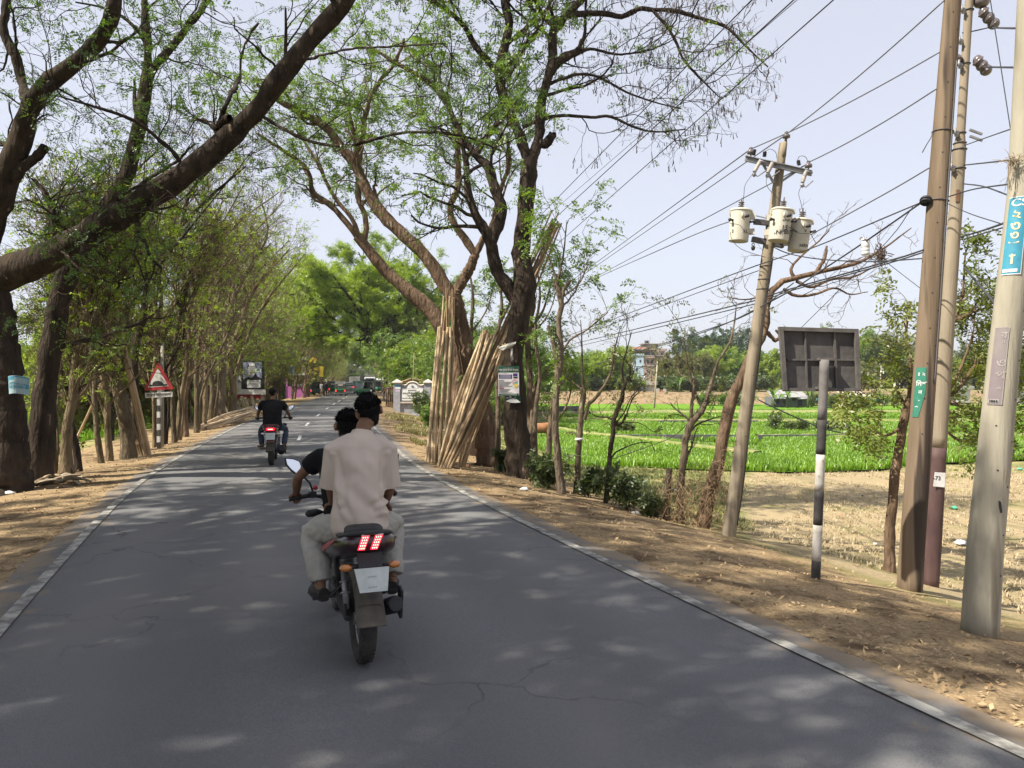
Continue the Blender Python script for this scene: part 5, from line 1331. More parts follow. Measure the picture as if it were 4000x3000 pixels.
for pts, r, lab in [
    ([(3876, 108, 11.5), (3940, 110, 9), (4100, 112, 7)], .012, 'level wire leaving the upper insulator string'), ([(3838, 262, 11.5), (3930, 263, 9), (4100, 266, 7)], .012, 'level wire leaving the lower insulator string'),
    ([(3760, 128, 11.5), (3800, 122, 11.6), (3870, 106, 11.5)], .009, 'short jumper wire between the two poles tops'), ([(3768, 568, 11.5), (3860, 535, 9.5), (3978, 494, 7.2)], .007, 'wire rising to the pale pole below the straw nest height'),
    ([(3765, 645, 11.5), (3850, 636, 9.5), (3955, 624, 7.1)], .009, 'wire ending at the straw nest'), ([(3764, 718, 11.4), (3840, 728, 9.5), (3945, 765, 7.1)], .009, 'wire crossing downward between steel and pale pole'),
    ([(3700, 770, 10.2), (3800, 740, 9.2), (3950, 718, 7.1)], .008, 'wire from the brown pole rising across the steel pole'), ([(3755, 925, 11.4), (3840, 900, 9.5), (3935, 867, 7.1)], .012, 'thick twin cable to the pale pole sign'),
    ([(3765, 935, 11.4), (3840, 912, 9.5), (3935, 884, 7.1)], .008, 'thin cable just below the thick twin one'), ([(3690, 790, 10), (3790, 835, 9), (3930, 880, 7.1)], .006, 'fine wire with a dark clip crossing down to the turquoise sign'),
    ([(3862, -40, 9), (3900, 200, 9), (3962, 600, 8.9)], .006, 'steep stay wire slanting down behind the pale pole'),
    ([(3768, 1045, 11.4), (3800, 1085, 10.5), (3840, 1130, 9.5), (3905, 1210, 8)], .014, 'thick black cable hanging between the steel pole and the pale pole'),
    ([(3330, 1700, 24), (3200, 1668, 24), (3020, 1590, 24), (2960, 1560, 24)], .02, 'drooping vine like wire across the paddies behind the striped post'),
    ([(2770, 1545, 15), (2650, 1690, 15.2), (2530, 1745, 15.4), (2385, 1795, 15.4)], .007, 'slack vine wire tied between two pollard trunks')]:
    wire('tie_wire', [PX(*p) for p in pts], r, lab, G5, None, n=18)
rT2 = [((2946, 672), (2912, 720), (2906, 760), (2902, 800), 'fine jumper from the outer fuse to the first transformer'), ((2995, 690), (2994, 720), (3010, 746), (3054, 790), 'fine jumper from the middle fuse to the second transformer'), ((3132, 722), (3120, 755), (3128, 790), (3136, 826), 'fine jumper from the end fuse to the lowest transformer'),
       ((2990, 590), (3010, 582), (3030, 595), (3035, 618), 'thin loop over the crossarm beside the pole'), ((3112, 640), (3122, 612), (3145, 612), (3158, 635), 'thin loop between arrester and end insulator'),
       ((2852, 905), (2862, 940), (2900, 975), (2990, 1005), 'drooping lead under the first transformer'), ((2852, 872), (2890, 880), (2910, 905), (2940, 915), 'lead curving across the front of the first transformer'), ((3085, 870), (3090, 895), (3120, 910), (3160, 912), 'lead curving across the lowest transformer'), ((3060, 860), (3075, 880), (3094, 905), (3086, 940), 'dark lead beside the second transformer')]
for a, b, c, d_, lab in rT2:
    wire('jumper_wire', [PX(*p, 13.0) if i in (0, 3) else PX(*p, 12.85) for i, p in enumerate((a, b, c, d_))], .0045, lab, 'fine jumper leads on the transformer pole', None, n=14)
# plastic bottle hung on the thick cable
o = PX(3381, 968, 11.3); root = empty('plastic_bottle', o, 0, 'upside down clear plastic bottle with white rag hung on the thick cable', 'bottle')
M_pet = mat('cloudy_plastic', (.62, .62, .62), .3, (.52, .52, .50), 8, 4)
mb = MB(); mb.tube([(0, 0, z) for z in (-.11, -.10, -.06, -.055, -.05, -.01, -.005, 0, .05, .09, .11)], [.045, .056, .058, .053, .058, .058, .053, .058, .058, .05, .04], 14); mb.build('bottle_body', M_pet, root)
mb = MB(); mb.box((0.0, 0, .12), (.12, .07, .03), (.2, .1, .3)); mb.box((-.03, .02, .135), (.08, .06, .02), (-.3, .3, 0)); mb.build('white_rag', M_paper, root, .008)

# -- back of a road sign on a striped post
rS = empty('road_sign', (PX(3190, 2140, 9).x, 9, gz(PX(3190, 2140, 9).x, 9)), 0, 'grey back of a big framed road sign on a black and white striped post', 'road sign')
oS = rS.location
def LS(x, y, dd=0.0): return PX(x, y, 9 + dd) - oS
M_signback = mat('rusty_sheet_back', (.058, .054, .053), .8, (.10, .092, .086), 5, 6, .25, 20, speck=((.075, .06, .055), 6, .64))
M_signframe = mat('sign_frame_steel', (.075, .068, .064), .75, (.12, .11, .102), 7, 5, .2, 20)
cs = [(3046, 1283), (3346, 1292), (3356, 1523), (3062, 1523)]
mb = MB(); mb.prism([LS(x, y, .07) for x, y in cs], (0, .012, 0)); mb.build('sign_sheet', M_signback, rS)
mb = MB()
def fb(x0, y0, x1, y1, w, dp, dd): bar(mb, LS(x0, y0, dd), LS(x1, y1, dd), dp, w)
fb(3041, 1284, 3350, 1293, .045, .06, .04); fb(3059, 1522, 3361, 1522, .04, .06, .04)
for (x0, y0, x1, y1, w) in ((3050, 1284, 3066, 1524, .055), (3344, 1293, 3353, 1524, .05)):
    a, b = LS(x0, y0, .02), LS(x1, y1, .02); mb.box((a + b) / 2, (w * .8, .055, (a - b).length), (0, math.atan2(a.x - b.x, a.z - b.z), 0))
mb.build('sign_frame', M_signframe, rS)
mb = MB(); fb(3075, 1405, 3350, 1406, .02, .025, .058)
for (x0, y0, x1, y1, w) in ((3143, 1290, 3153, 1520, .022), (3258, 1292, 3268, 1520, .03)):
    a, b = LS(x0, y0, .056), LS(x1, y1, .056); mb.box((a + b) / 2, (w * .8, .028, (a - b).length), (0, math.atan2(a.x - b.x, a.z - b.z), 0))
mb.build('stiffener', M_signframe, rS)
stripes = [(1405, 1640, 'g'), (1640, 1775, 'b'), (1775, 1917, 'w'), (1917, 2050, 'b'), (2050, 2190, 'w'), (2190, 2330, 'b')]
def postx(y): return 3221 - (y - 1405) * (3221 - 3191) / (2140 - 1405)
for nm, mm, ch in (('post', mat('post_grey', (.12, .11, .105), .8, (.17, .158, .15), 8, 5), 'g'), ('black_band', mat('post_black', (.03, .026, .026), .75, (.055, .05, .048), 9, 5), 'b'), ('white_band', mat('post_white', (.50, .47, .43), .8, (.36, .33, .29), 6, 6, speck=((.22, .19, .16), 9, .64)), 'w')):
    for y0, y1, c in stripes:
        if c == ch:
            mb = MB(); y1_ = y1 + (40 if y1 == 2330 else 0); mb.tube([LS(postx(y), y, -.055) for y in np.linspace(y0, y1_, 6)], .0525, 18); mb.build(nm, mm, rS)
mb = MB(); mb.box(LS(3221, 1402, -.02), (.15, .10, .03)); mb.box(LS(3215, 1516, -.02), (.16, .07, .03)); mb.build('post_bracket', M_signframe, rS)

# -- pollarded trees on the bank
pol_levels = [dict(m=3, L=(.5, 1.5), n=7, t0=.45, ang=(20, 55), up=.25, wob=.28, rk=.4, sides=5, rmin=.008),
              dict(m=3, L=(.25, .7), n=5, t0=.2, ang=(25, 60), up=.15, wob=.3, rk=.5, sides=4, rmin=.005),
              dict(m=2, L=(.12, .35), n=4, t0=.3, ang=(25, 60), up=.1, wob=.3, rk=.6, sides=3, rmin=.0035)]
GP = 'pollarded trees along the bank above the fields'
nol = None; few = dict(per=1, leaflets=12, L=.22, size=.06, t0=.3, prob=.8, droop=.3)
leafy = dict(per=3, leaflets=14, L=.28, size=.075, t0=.2, prob=.9, droop=.35)
px_tree('pollard_tree', 'tall pollard with a split trunk and green compound leaves next to the poster tree', 15.6, [
    ([(2192, 1925), (2182, 1800), (2172, 1700), (2168, 1600), (2182, 1480), (2191, 1360), (2181, 1270), (2193, 1200), (2181, 1134), (2172, 1094)], [34, 30, 28, 28, 26, 22, 20, 20, 22, 22]),
    ([(2174, 1560), (2176, 1420), (2165, 1350), (2148, 1290), (2140, 1270)], [20, 19, 18, 16, 10]), ([(2190, 1190), (2204, 1130), (2228, 1095)], [18, 16, 12]), ([(2185, 1400), (2225, 1330), (2290, 1290), (2350, 1240), (2375, 1220)], [10, 8, 7, 5, 3]), ([(2200, 1160), (2260, 1110), (2290, 1050), (2300, 1010)], [7, 6, 5, 3]), ([(2180, 1100), (2200, 1000), (2210, 900), (2215, 860)], [9, 7, 5, 3]), ([(2176, 1100), (2150, 1020), (2120, 960)], [9, 6, 3])],
    pol_levels, leafy, M_bark_grey, M_leaf_fresh, 51, GP, trunk_sides=10, growable=[0, 3, 4, 5, 6])
px_tree('pollard_tree', 'upright pollard with a knobbed top and pale band round its trunk', 16.6, [
    ([(2250, 1940), (2258, 1800), (2263, 1720), (2272, 1600), (2278, 1520)], [28, 24, 22, 22, 24]), ([(2281, 1640), (2300, 1580), (2335, 1545), (2385, 1460), (2398, 1380), (2420, 1290)], [18, 15, 14, 10, 7, 3]), ([(2278, 1525), (2275, 1450), (2272, 1330), (2268, 1250)], [12, 8, 6, 3])],
    pol_levels, few, M_bark_olive, M_leaf_olive, 52, GP, trunk_sides=9)
mb = MB(); c_ = PX(2263, 1716, 16.5); mb.torus((0, 0, 0), (0, .1, 1), .068, .022, 18, 6, 0, 1.4); tag(mb.build('cloth_band', M_paper, None, 0, c_), 'pale cloth band tied round the upright pollard trunk', 'cloth band')
px_tree('pollard_tree', 'slim pollard with a claw shaped burnt looking crown stub', 15.4, [
    ([(2364, 1975), (2376, 1850), (2388, 1740), (2397, 1660), (2396, 1630)], [20, 19, 18, 18, 20]), ([(2397, 1640), (2412, 1600), (2428, 1560), (2436, 1510), (2455, 1470), (2466, 1490)], [18, 20, 18, 14, 10, 5]), ([(2400, 1660), (2430, 1650), (2444, 1620)], [12, 10, 5]), ([(2440, 1520), (2430, 1440), (2450, 1360), (2470, 1290)], [9, 7, 5, 2]), ([(2395, 1640), (2370, 1630), (2350, 1632)], [10, 7, 4]), ([(2440, 1640), (2470, 1560), (2510, 1520)], [6, 5, 3])],
    pol_levels, few, M_bark_dark, M_leaf_olive, 53, GP, trunk_sides=9)
px_tree('tree_stump', 'broken dry stump post wrapped in dead creeper', 14.6, [([(2604, 2030), (2607, 1930), (2613, 1830)], [28, 26, 24]), ([(2615, 1925), (2619, 1850), (2622, 1832)], [14, 12, 8])], [], None, M_bark_grey, M_leaf_olive, 54, trunk_sides=9, cat='stump')
px_tree('pollard_tree', 'crooked pollard with dead creeper at its foot, second from the transformer pole', 14.6, [
    ([(2654, 2040), (2662, 1900), (2671, 1780), (2681, 1700), (2700, 1652), (2738, 1612)], [34, 30, 28, 28, 26, 24]), ([(2702, 1655), (2700, 1600), (2708, 1540), (2712, 1470)], [16, 14, 14, 8]), ([(2738, 1615), (2760, 1560), (2782, 1490), (2800, 1420), (2850, 1340), (2870, 1250), (2876, 1180)], [24, 20, 16, 11, 9, 6, 3]), ([(2745, 1600), (2720, 1540), (2690, 1440), (2670, 1330), (2675, 1310)], [12, 10, 7, 5, 3])],
    pol_levels, few, M_bark_grey, M_leaf_olive, 55, GP, trunk_sides=10)
px_tree('pollard_tree', 'hollow leaning pollard whose bare crown spreads behind the transformer pole', 14.4, [
    ([(2738, 2075), (2760, 1960), (2792, 1850), (2828, 1690), (2850, 1580), (2900, 1470), (2928, 1400), (2960, 1340), (2988, 1300), (2996, 1200), (3020, 1125), (3058, 1095)], [66, 58, 52, 46, 44, 42, 38, 34, 30, 26, 24, 24]),
    ([(3050, 1100), (3130, 1080), (3200, 1062), (3340, 1030), (3420, 990), (3480, 950), (3560, 890)], [24, 20, 18, 14, 10, 7, 4]), ([(3110, 1098), (3170, 1122), (3250, 1090), (3330, 1082), (3420, 1040)], [13, 12, 10, 8, 4]), ([(3060, 1130), (3110, 1155), (3180, 1150), (3260, 1125), (3320, 1150), (3390, 1140)], [14, 12, 10, 8, 6, 3]), ([(3100, 1080), (3090, 1050), (3120, 1010), (3200, 940), (3240, 900)], [14, 12, 9, 6, 3]), ([(3020, 1120), (2960, 1160), (2900, 1170), (2840, 1160)], [9, 7, 5, 3]), ([(3190, 1060), (3220, 1010), (3230, 960)], [16, 14, 8]), ([(2996, 1300), (3030, 1330), (3046, 1310), (3030, 1290)], [18, 16, 12, 8])],
    [dict(m=6, L=(.5, 1.3), n=7, t0=.2, ang=(30, 75), up=.12, wob=.28, rk=.35, sides=5, rmin=.007), dict(m=3, L=(.2, .6), n=5, t0=.25, ang=(25, 65), up=.15, wob=.3, rk=.6, sides=4, rmin=.005), dict(m=2, L=(.08, .22), n=4, t0=.4, ang=(25, 60), up=.15, wob=.3, rk=.7, sides=3, rmin=.004)],
    None, M_bark_brown, M_leaf_olive, 56, GP, trunk_sides=12, growable=[1, 2, 3, 4, 5])
rng = np.random.default_rng(8); mb = MB()
for k in range(150):
    p = Vector(rng.normal(0, 1, 3)) * .05; p.z *= 1.7; q = p + Vector(rng.normal(0, 1, 3)) * .05; mb.tube([p, (p + q) / 2, q], [.006, .010, .004], 4)
tag(mb.build('leaf_nest', mat('dry_nest', (.05, .035, .03), .9, (.14, .10, .08), 20), None, 0, PX(3440, 1000, 14)), 'dark clump of dead leaves caught in the bare branches behind the cables', 'nest')
for (d, pts, ws, lab, sd) in [
    (19.0, [(1944, 1815), (1944, 1700), (1946, 1500), (1938, 1350), (1960, 1200), (1950, 1060)], [24, 21, 19, 16, 12, 6], 'slim trunk between the forked brown tree and the poster tree', 61),
    (20.0, [(2092, 1800), (2088, 1650), (2100, 1540), (2110, 1460), (2090, 1300), (2110, 1150), (2090, 1010)], [20, 18, 16, 15, 12, 9, 5], 'thin pale trunk just behind the poster tree', 62),
    (21.5, [(2068, 1780), (2078, 1640), (2088, 1520), (2140, 1440), (2190, 1380)], [18, 16, 14, 10, 5], 'thin bent trunk crossing behind the poster tree', 63),
    (20.5, [(2142, 1800), (2150, 1680), (2158, 1575), (2156, 1560)], [24, 22, 24, 20], 'short cut trunk between the poster tree and the split pollard', 64),
    (22.0, [(2075, 1680), (2070, 1480), (2062, 1300), (2085, 1180), (2075, 1060)], [30, 26, 22, 18, 8], 'ivy hung dark trunk behind the poster tree', 65),
    (24.0, [(1830, 1700), (1836, 1500), (1840, 1300), (1848, 1150), (1830, 1050)], [20, 18, 15, 12, 5], 'dark thin trunk behind the forked brown tree', 66)]:
    px_tree('slim_tree', lab, d, [(pts, ws), ([pts[-3], (pts[-3][0] + 60, pts[-3][1] - 90), (pts[-3][0] + 100, pts[-3][1] - 230)], [ws[-3] * .6, ws[-3] * .4, 3])], pol_levels, dict(per=4, leaflets=14, L=.3, size=.085, t0=.1, prob=.95, droop=.3), M_bark_grey, M_leaf_deep if sd in (63, 65, 66) else M_leaf_fresh, sd, 'slim trees crowding round the poster tree', trunk_sides=8)
# leafy pollard behind the pole pair
px_tree('leafy_tree', 'bushy yellow green tree with drooping compound leaves behind the pole pair', 12.6, [
    ([(3475, 2150), (3482, 2000), (3500, 1820), (3522, 1690), (3544, 1590), (3550, 1560)], [40, 38, 36, 34, 34, 28]),
    ([(3530, 1660), (3470, 1700), (3430, 1690), (3380, 1640)], [14, 10, 8, 4]), ([(3545, 1590), (3560, 1450), (3540, 1300), (3560, 1180)], [20, 16, 11, 5]), ([(3548, 1600), (3640, 1560), (3720, 1540), (3800, 1440), (3850, 1380)], [20, 18, 15, 11, 5]), ([(3545, 1620), (3650, 1650), (3750, 1720), (3850, 1720)], [14, 12, 9, 4]), ([(3700, 1545), (3760, 1420), (3800, 1300), (3810, 1180)], [12, 10, 7, 4]), ([(3720, 1255), (3775, 1235), (3790, 1225)], [22, 20, 14]), ([(3560, 1440), (3640, 1330), (3720, 1255), (3760, 1140), (3770, 1000), (3790, 930)], [16, 14, 12, 9, 6, 3]), ([(3545, 1600), (3500, 1520), (3460, 1480), (3400, 1560)], [12, 9, 7, 3]), ([(3650, 1560), (3780, 1590), (3900, 1600), (4010, 1560)], [13, 11, 8, 4]), ([(3850, 1400), (3930, 1350), (4000, 1330)], [9, 7, 4])],
    [dict(m=5, L=(.5, 1.2), n=6, t0=.3, ang=(30, 70), up=.1, wob=.28, rk=.45, sides=4, rmin=.008), dict(m=4, L=(.25, .7), n=5, t0=.2, ang=(30, 70), up=.03, wob=.3, rk=.55, sides=3, rmin=.005), dict(m=2, L=(.12, .35), n=4, t0=.2, ang=(30, 60), up=0, wob=.3, rk=.6, sides=3, rmin=.0035)],
    dict(per=4, leaflets=10, L=.24, size=.085, t0=.1, prob=.8, droop=.5), M_bark_brown, leaf_mat('leaf_drumstick', (.11, .15, .03), (.23, .26, .055)), 71, growable=list(range(1, 11)), trunk_sides=12)

# -- bushes on the bank
def shrub(seed, h, rad, leafm, size=.10, stems=9, label='', loc=(0, 0), group=None, name='bush', per=3, leaflets=8, prob=.9):
    r_ = np.random.default_rng(seed); L = []
    for k in range(stems):
        a = r_.uniform(0, 6.28); q = rad * r_.uniform(.3, 1); L.append(([(0, 0, -.05), (math.cos(a) * q * .4, math.sin(a) * q * .4, h * .5), (math.cos(a) * q, math.sin(a) * q, h * r_.uniform(.6, 1.05))], [.014, .010, .004]))
    tm, cm = build_tree('shrub', L, r_, M_bark_olive, leafm, [dict(m=6, L=(h * .25, h * .55), n=5, t0=.2, ang=(25, 70), up=.1, wob=.25, rk=.6, sides=3, rmin=.003), dict(m=3, L=(h * .12, h * .28), n=4, t0=.2, ang=(25, 70), up=.05, wob=.25, rk=.6, sides=3, rmin=.002)],
        dict(per=per, leaflets=leaflets, L=size * 1.6, size=size, t0=.1, prob=prob, droop=.25, flat=.35), trunk_sides=4, n=6, rough=0)
    root = empty(name, (loc[0], loc[1], gz(*loc)), 0, label, 'bush', group); link('stem', tm, root); link('foliage', cm, root); return root
M_leaf_bush = leaf_mat('leaf_bush', (.045, .07, .026), (.12, .155, .055), .3)
GBU = 'dark bushes at the top of the bank'
def gpx(x, y, d): p = PX(x, y, d); return (p.x, d)
shrub(81, .65, .38, M_leaf_bush, .10, 6, 'dark bush at the foot of the split pollard', gpx(2145, 1880, 16.2), GBU)
shrub(82, .5, .28, M_leaf_bush, .09, 5, 'dark bush between the upright pollard and the claw topped one', gpx(2295, 1940, 16.0), GBU)
shrub(83, .7, .5, M_leaf_bush, .09, 7, 'widest dark bush before the claw topped pollard', gpx(2450, 2000, 14.9), GBU)
shrub(84, .42, .3, M_leaf_bush, .08, 5, 'dark bush next to the widest one toward the stump', gpx(2540, 2010, 14.6), GBU)
shrub(85, .5, .35, M_leaf_bush, .09, 8, 'small bush under the slim trunk by the poster tree', gpx(1985, 1800, 18.8), GBU)
shrub(86, 1.0, .55, M_leaf_fresh, .11, 10, 'light green shrub growing over the end of the welcome wall', gpx(1690, 1640, 36), None, 'shrub')
shrub(87, 1.5, .6, M_leaf_mango, .13, 12, 'climbing green shrub hiding one corner of the welcome sign', gpx(1652, 1600, 47), None, 'shrub')
shrub(88, 1.2, .9, M_leaf_mango, .13, 12, 'spreading shrub between the welcome wall and the bamboo', gpx(1705, 1610, 42), None, 'shrub')
mbv = MB(); rng = np.random.default_rng(12)
def creeper(x0, y0, d, w, h, n, label):
    mb = MB(); o = PX(x0, y0, d); o.z = gz(o.x, o.y)
    for k in range(n):
        a = Vector((rng.normal(0, w), rng.normal(0, w * .6), rng.uniform(0, h))); pts = [a]
        for j in range(5): pts.append(pts[-1] + Vector((rng.normal(0, .07), rng.normal(0, .05), rng.normal(-.05, .09))))
        for p in pts: p.z = max(p.z, 0.0)
        mb.tube(pts, .0045, 3)
    tag(mb.build('dead_creeper', mat('dead_creeper', (.20, .13, .075), .95, (.36, .26, .15), 9), None, 0, o), label, 'creeper', 'tangles of dead creeper on the bank')
creeper(2612, 1990, 14.5, .12, .8, 70, 'tangle of dead creeper round the broken stump'); creeper(2665, 2010, 14.5, .14, .9, 80, 'tangle of dead creeper at the crooked pollard foot'); creeper(2755, 2050, 14.2, .22, 1.3, 130, 'tangle of dead creeper hanging on the hollow pollard'); creeper(2835, 2020, 14.0, .12, 1.6, 60, 'dead creeper hanging beside the transformer pole foot')

# -- bamboo, every pole an object
rng = np.random.default_rng(21)
def bamboo_mesh(name, L, r0, r1, m):
    mb = MB(); n = max(6, int(L / .34)); pts = []; rr = []
    bx, by = rng.normal(0, .012 * L), rng.normal(0, .012 * L)
    for i in range(n + 1):
        t = i / n; r = r0 + (r1 - r0) * t; b = math.sin(math.pi * t); c = Vector((bx * b, by * b, L * t))
        for dz, k in ((-.012, 1.0), (0, 1.13), (.012, 1.0)):
            if 0 <= L * t + dz <= L: pts.append(c + Vector((0, 0, dz))); rr.append(r * k)
    mb.tube(pts, rr, 9); return mb.mesh(name, m)
BM = {k: [bamboo_mesh('bamboo', L, r, r * q, m) for L, r, q, m in v] for k, v in {
    'short': [(3.3, .036, .85, M_bamboo), (3.2, .033, .85, M_bamboo), (3.4, .038, .8, M_bamboo)], 'long': [(6.6, .038, .55, M_bamboo2), (6.9, .035, .5, M_bamboo2), (6.3, .040, .6, M_bamboo)], 'mid': [(4.4, .034, .6, M_bamboo2), (4.2, .036, .65, M_bamboo)], 'lying': [(6.2, .045, .7, M_bamboo), (5.8, .042, .7, M_bamboo)]}.items()}
def bamboo(kind, a, b, label, group):
    a, b = Vector(a), Vector(b); o = link('bamboo_pole', BM[kind][int(rng.integers(len(BM[kind])))])
    o.location = a; o.rotation_mode = 'QUATERNION'; o.rotation_quaternion = (b - a).to_track_quat('Z', 'Y') @ Euler((0, 0, float(rng.uniform(0, 6.28)))).to_quaternion()
    return tag(o, label, 'bamboo pole', group)
def on_ground(x, y, d):
    p = PX(x, y, d); p.z = gz(p.x, p.y); return p
for k in range(15):
    t = k / 14; xb = 1674 + 60 * t + rng.uniform(-4, 4); db = 19.0 + (k % 3) * .11
    a = on_ground(xb, 1765, db); b = PX(1714 + 52 * t + rng.uniform(-3, 3), 1266 + rng.uniform(-6, 8), 19.45 + (k % 3) * .05)
    bamboo('short', a, b, 'yellowish bamboo pole of the upright bundle by the forked brown tree', 'bamboo poles of the upright bundle')
for k in range(6):
    a = on_ground(1692 + 9 * k, 1762, 19.5); b = PX(1736 + 8 * k, 1120, 19.7); bamboo('mid', a, b, 'taller thin grey bamboo pole at the back of the upright bundle', 'taller poles at the back of the upright bundle')
bamboo('short', on_ground(1664, 1768, 19.0), PX(1722, 1262, 19.3), 'lone bamboo pole propped a little apart from the upright bundle', None)
for k in range(17):
    t = k / 16; a = on_ground(1712 + 46 * t + rng.uniform(-3, 3), 1812, 17.9 + (k % 4) * .10); b = PX(1874 + 52 * t + rng.uniform(-3, 3), 1322 + rng.uniform(-14, 12), 18.2 + (k % 4) * .09)
    bamboo('short', a, b, 'yellowish short bamboo pole of the slanting stack', 'short bamboo poles of the slanting stack')
for k in range(14):
    t = k / 13; a = on_ground(1722 + 36 * t + rng.uniform(-3, 3), 1815, 17.7 + (k % 3) * .09); b = PX(2136 + 58 * t + rng.uniform(-8, 8), 872 + rng.uniform(-40, 45), 18.95 + (k % 3) * .08)
    bamboo('long', a, b, 'long brown bamboo pole leaning across the poster tree', 'long bamboo poles leaning across the poster tree')
for k in range(4):
    t = k / 3; a = on_ground(1792 + 20 * t, 1770, 18.9 + (k % 2) * .1); b = PX(1952 + 34 * t, 1350 + rng.uniform(-15, 15), 18.0); bamboo('short', a, b, 'pale bamboo pole standing behind the slanting stack', 'pale poles behind the slanting stack')

# -- posters and rags on the poster tree
def panel(name, corners, d, m, label, cat, thick=.006, group=None):
    P = [PX(x, y, d) for x, y in corners]; o = sum(P, Vector()) / 4; root = empty(name, o, 0, label, cat, group)
    mb = MB(); mb.prism([p - o for p in P], (0, thick, 0)); mb.build('sheet', m, root); return root, o
rP, oP = panel('poster', [(1945, 1429), (2027, 1431), (2028, 1545), (1947, 1547)], 17.62, mat('poster_sheet', (.68, .66, .66), .55, (.60, .58, .58), 5, 4), 'white printed poster with a green heading nailed on the dark forked trunk', 'poster')
def LPp(x, y, f=.004): return PX(1945 + (x - 1945), y, 17.62) - oP - Vector((0, f, 0))
def prect(root, nm, x0, y0, x1, y1, m, f=.003, o=oP, d=17.62):
    mb = MB(); P = [PX(x, y, d) - o - Vector((0, f, 0)) for x, y in ((x0, y0), (x1, y0), (x1, y1), (x0, y1))]; mb.prism(P, (0, .002, 0)); return mb.build(nm, m, root)
M_dkgreen = mat('poster_green', (.012, .07, .038), .6); M_indigo = mat('poster_indigo', (.05, .03, .17), .6); M_redink = mat('red_ink', (.45, .05, .06), .7); M_teal = mat('teal_ink', (.06, .30, .32), .7); M_yel = mat('yellow_ink', (.65, .50, .08), .7)
prect(rP, 'heading_band', 1945.5, 1429.5, 2026.5, 1455, M_dkgreen); prect(rP, 'title_box', 1949, 1463, 2000, 1480, M_indigo); prect(rP, 'side_box', 2004, 1459, 2021, 1470, M_indigo); prect(rP, 'side_box', 2005, 1472, 2022, 1478, M_ink); prect(rP, 'footer_band', 1949, 1537, 2026, 1546, M_dkgreen)
prect(rP, 'caption_bar', 1948, 1486, 1968, 1489, M_ink); prect(rP, 'caption_bar', 1949, 1514, 1968, 1517, M_redink)
mb = MB()
for x, y, r_, q in ((2011, 1491, 11, 0), (2015, 1496, 6, 1), (2016, 1506, 8, 2)): p = LPp(x, y, .003 + .001 * q); mb.tube([p, p - Vector((0, .002, 0))], r_ * 17.62 / F, 18, q)
mb.build('emblem', [mat('emblem_rose', (.40, .16, .20), .7, (.62, .5, .5), 40, 3), M_teal, M_yel], rP)
mb = MB()
px2 = 17.62 / F
mb.text('দারুস সুন্নাহ হিফজ মাদ্রাসা'.replace('হি', 'িহ'), frame_at(LPp(1986, 1446, .006), (1, 0, 0), (0, 0, 1)), 12 * px2, 0, .001, .008, maxw=76 * px2)
mb.text('........................', frame_at(LPp(1986, 1436, .006), (1, 0, 0), (0, 0, 1)), 8 * px2, 0, .001, .02, maxw=72 * px2)
for y in (1466, 1470, 1474, 1478): mb.box(LPp(1974, y, .006), ((40 + (y * 7) % 9) * px2, .001, 1.0 * px2))
for y in (1539.5, 1543): mb.box(LPp(1987, y, .006), (64 * px2, .001, .8 * px2))
mb.build('white_lettering', M_paper, rP)
mb = MB()
for k, y in enumerate([1458.5] + list(np.arange(1492, 1512, 2.7)) + list(np.arange(1519, 1534, 2.8))): w = (34 + (k * 17) % 20) if k else 18; mb.box(LPp(1949 + w / 2 + (14 if k == 0 else 0), y, .004), (w * px2, .001, .9 * px2))
mb.build('small_print', M_ink, rP)
rQ, oQ = panel('torn_poster', [(1973, 1546), (2034, 1546), (2035, 1573), (1976, 1571)], 17.66, M_dkgreen, 'torn green and white banner strip hanging below the white poster', 'poster')
mb = MB(); pts = [(1976, 1567), (1990, 1560), (2005, 1556), (2018, 1559), (2033, 1572), (2015, 1574), (1995, 1573)]; mb.prism([PX(x, y, 17.65) - oQ for x, y in pts], (0, .004, 0)); mb.build('torn_white_part', M_paper, rQ)
mb = MB()
for x, y, b in ((1981, 1556, 'স'), (2013, 1554, '৭'), (1993, 1553, 'িব')): mb.text(b, frame_at(PX(x, y, 17.648) - oQ, (1, 0, 0), (0, 0, 1)), 12 * px2, 0, .001, .02)
mb.build('white_lettering', M_paper, rQ)
def rag(name, outline, d, m, label):
    P = [PX(x, y, d) for x, y in outline]; o = sum(P, Vector()) / len(P); mb = MB()
    for i, p in enumerate(P): p.y += .02 * math.sin(i * 2.1)
    c = o + Vector((0, -.03, 0)); vs = [c - o] + [p - o for p in P]; n = len(P)
    mb.add(vs, [(0, 1 + i, 1 + (i + 1) % n) for i in range(n)]); mb.add([v + Vector((0, .012, 0)) for v in vs], [(0, 1 + (i + 1) % n, 1 + i) for i in range(n)])
    ob = mb.build(name, m, None, 0, o); return tag(ob, label, 'rag')
M_rag = mat('dirty_white_plastic', (.50, .49, .45), .7, (.36, .35, .31), 14, 5)
rag('plastic_rag', [(1944, 1359), (1962, 1351), (1985, 1342), (2000, 1338), (2016, 1335), (2013, 1343), (2002, 1353), (1984, 1361), (1966, 1369), (1955, 1366)], 17.6, M_rag, 'crumpled pale plastic sheet pinned across the dark trunk above the poster')
rag('plastic_rag', [(1995, 1362), (2004, 1360), (2003, 1390), (2006, 1402), (1997, 1413), (1995, 1395)], 17.62, M_rag, 'narrow torn plastic strip hanging on the trunk under the crumpled sheet')
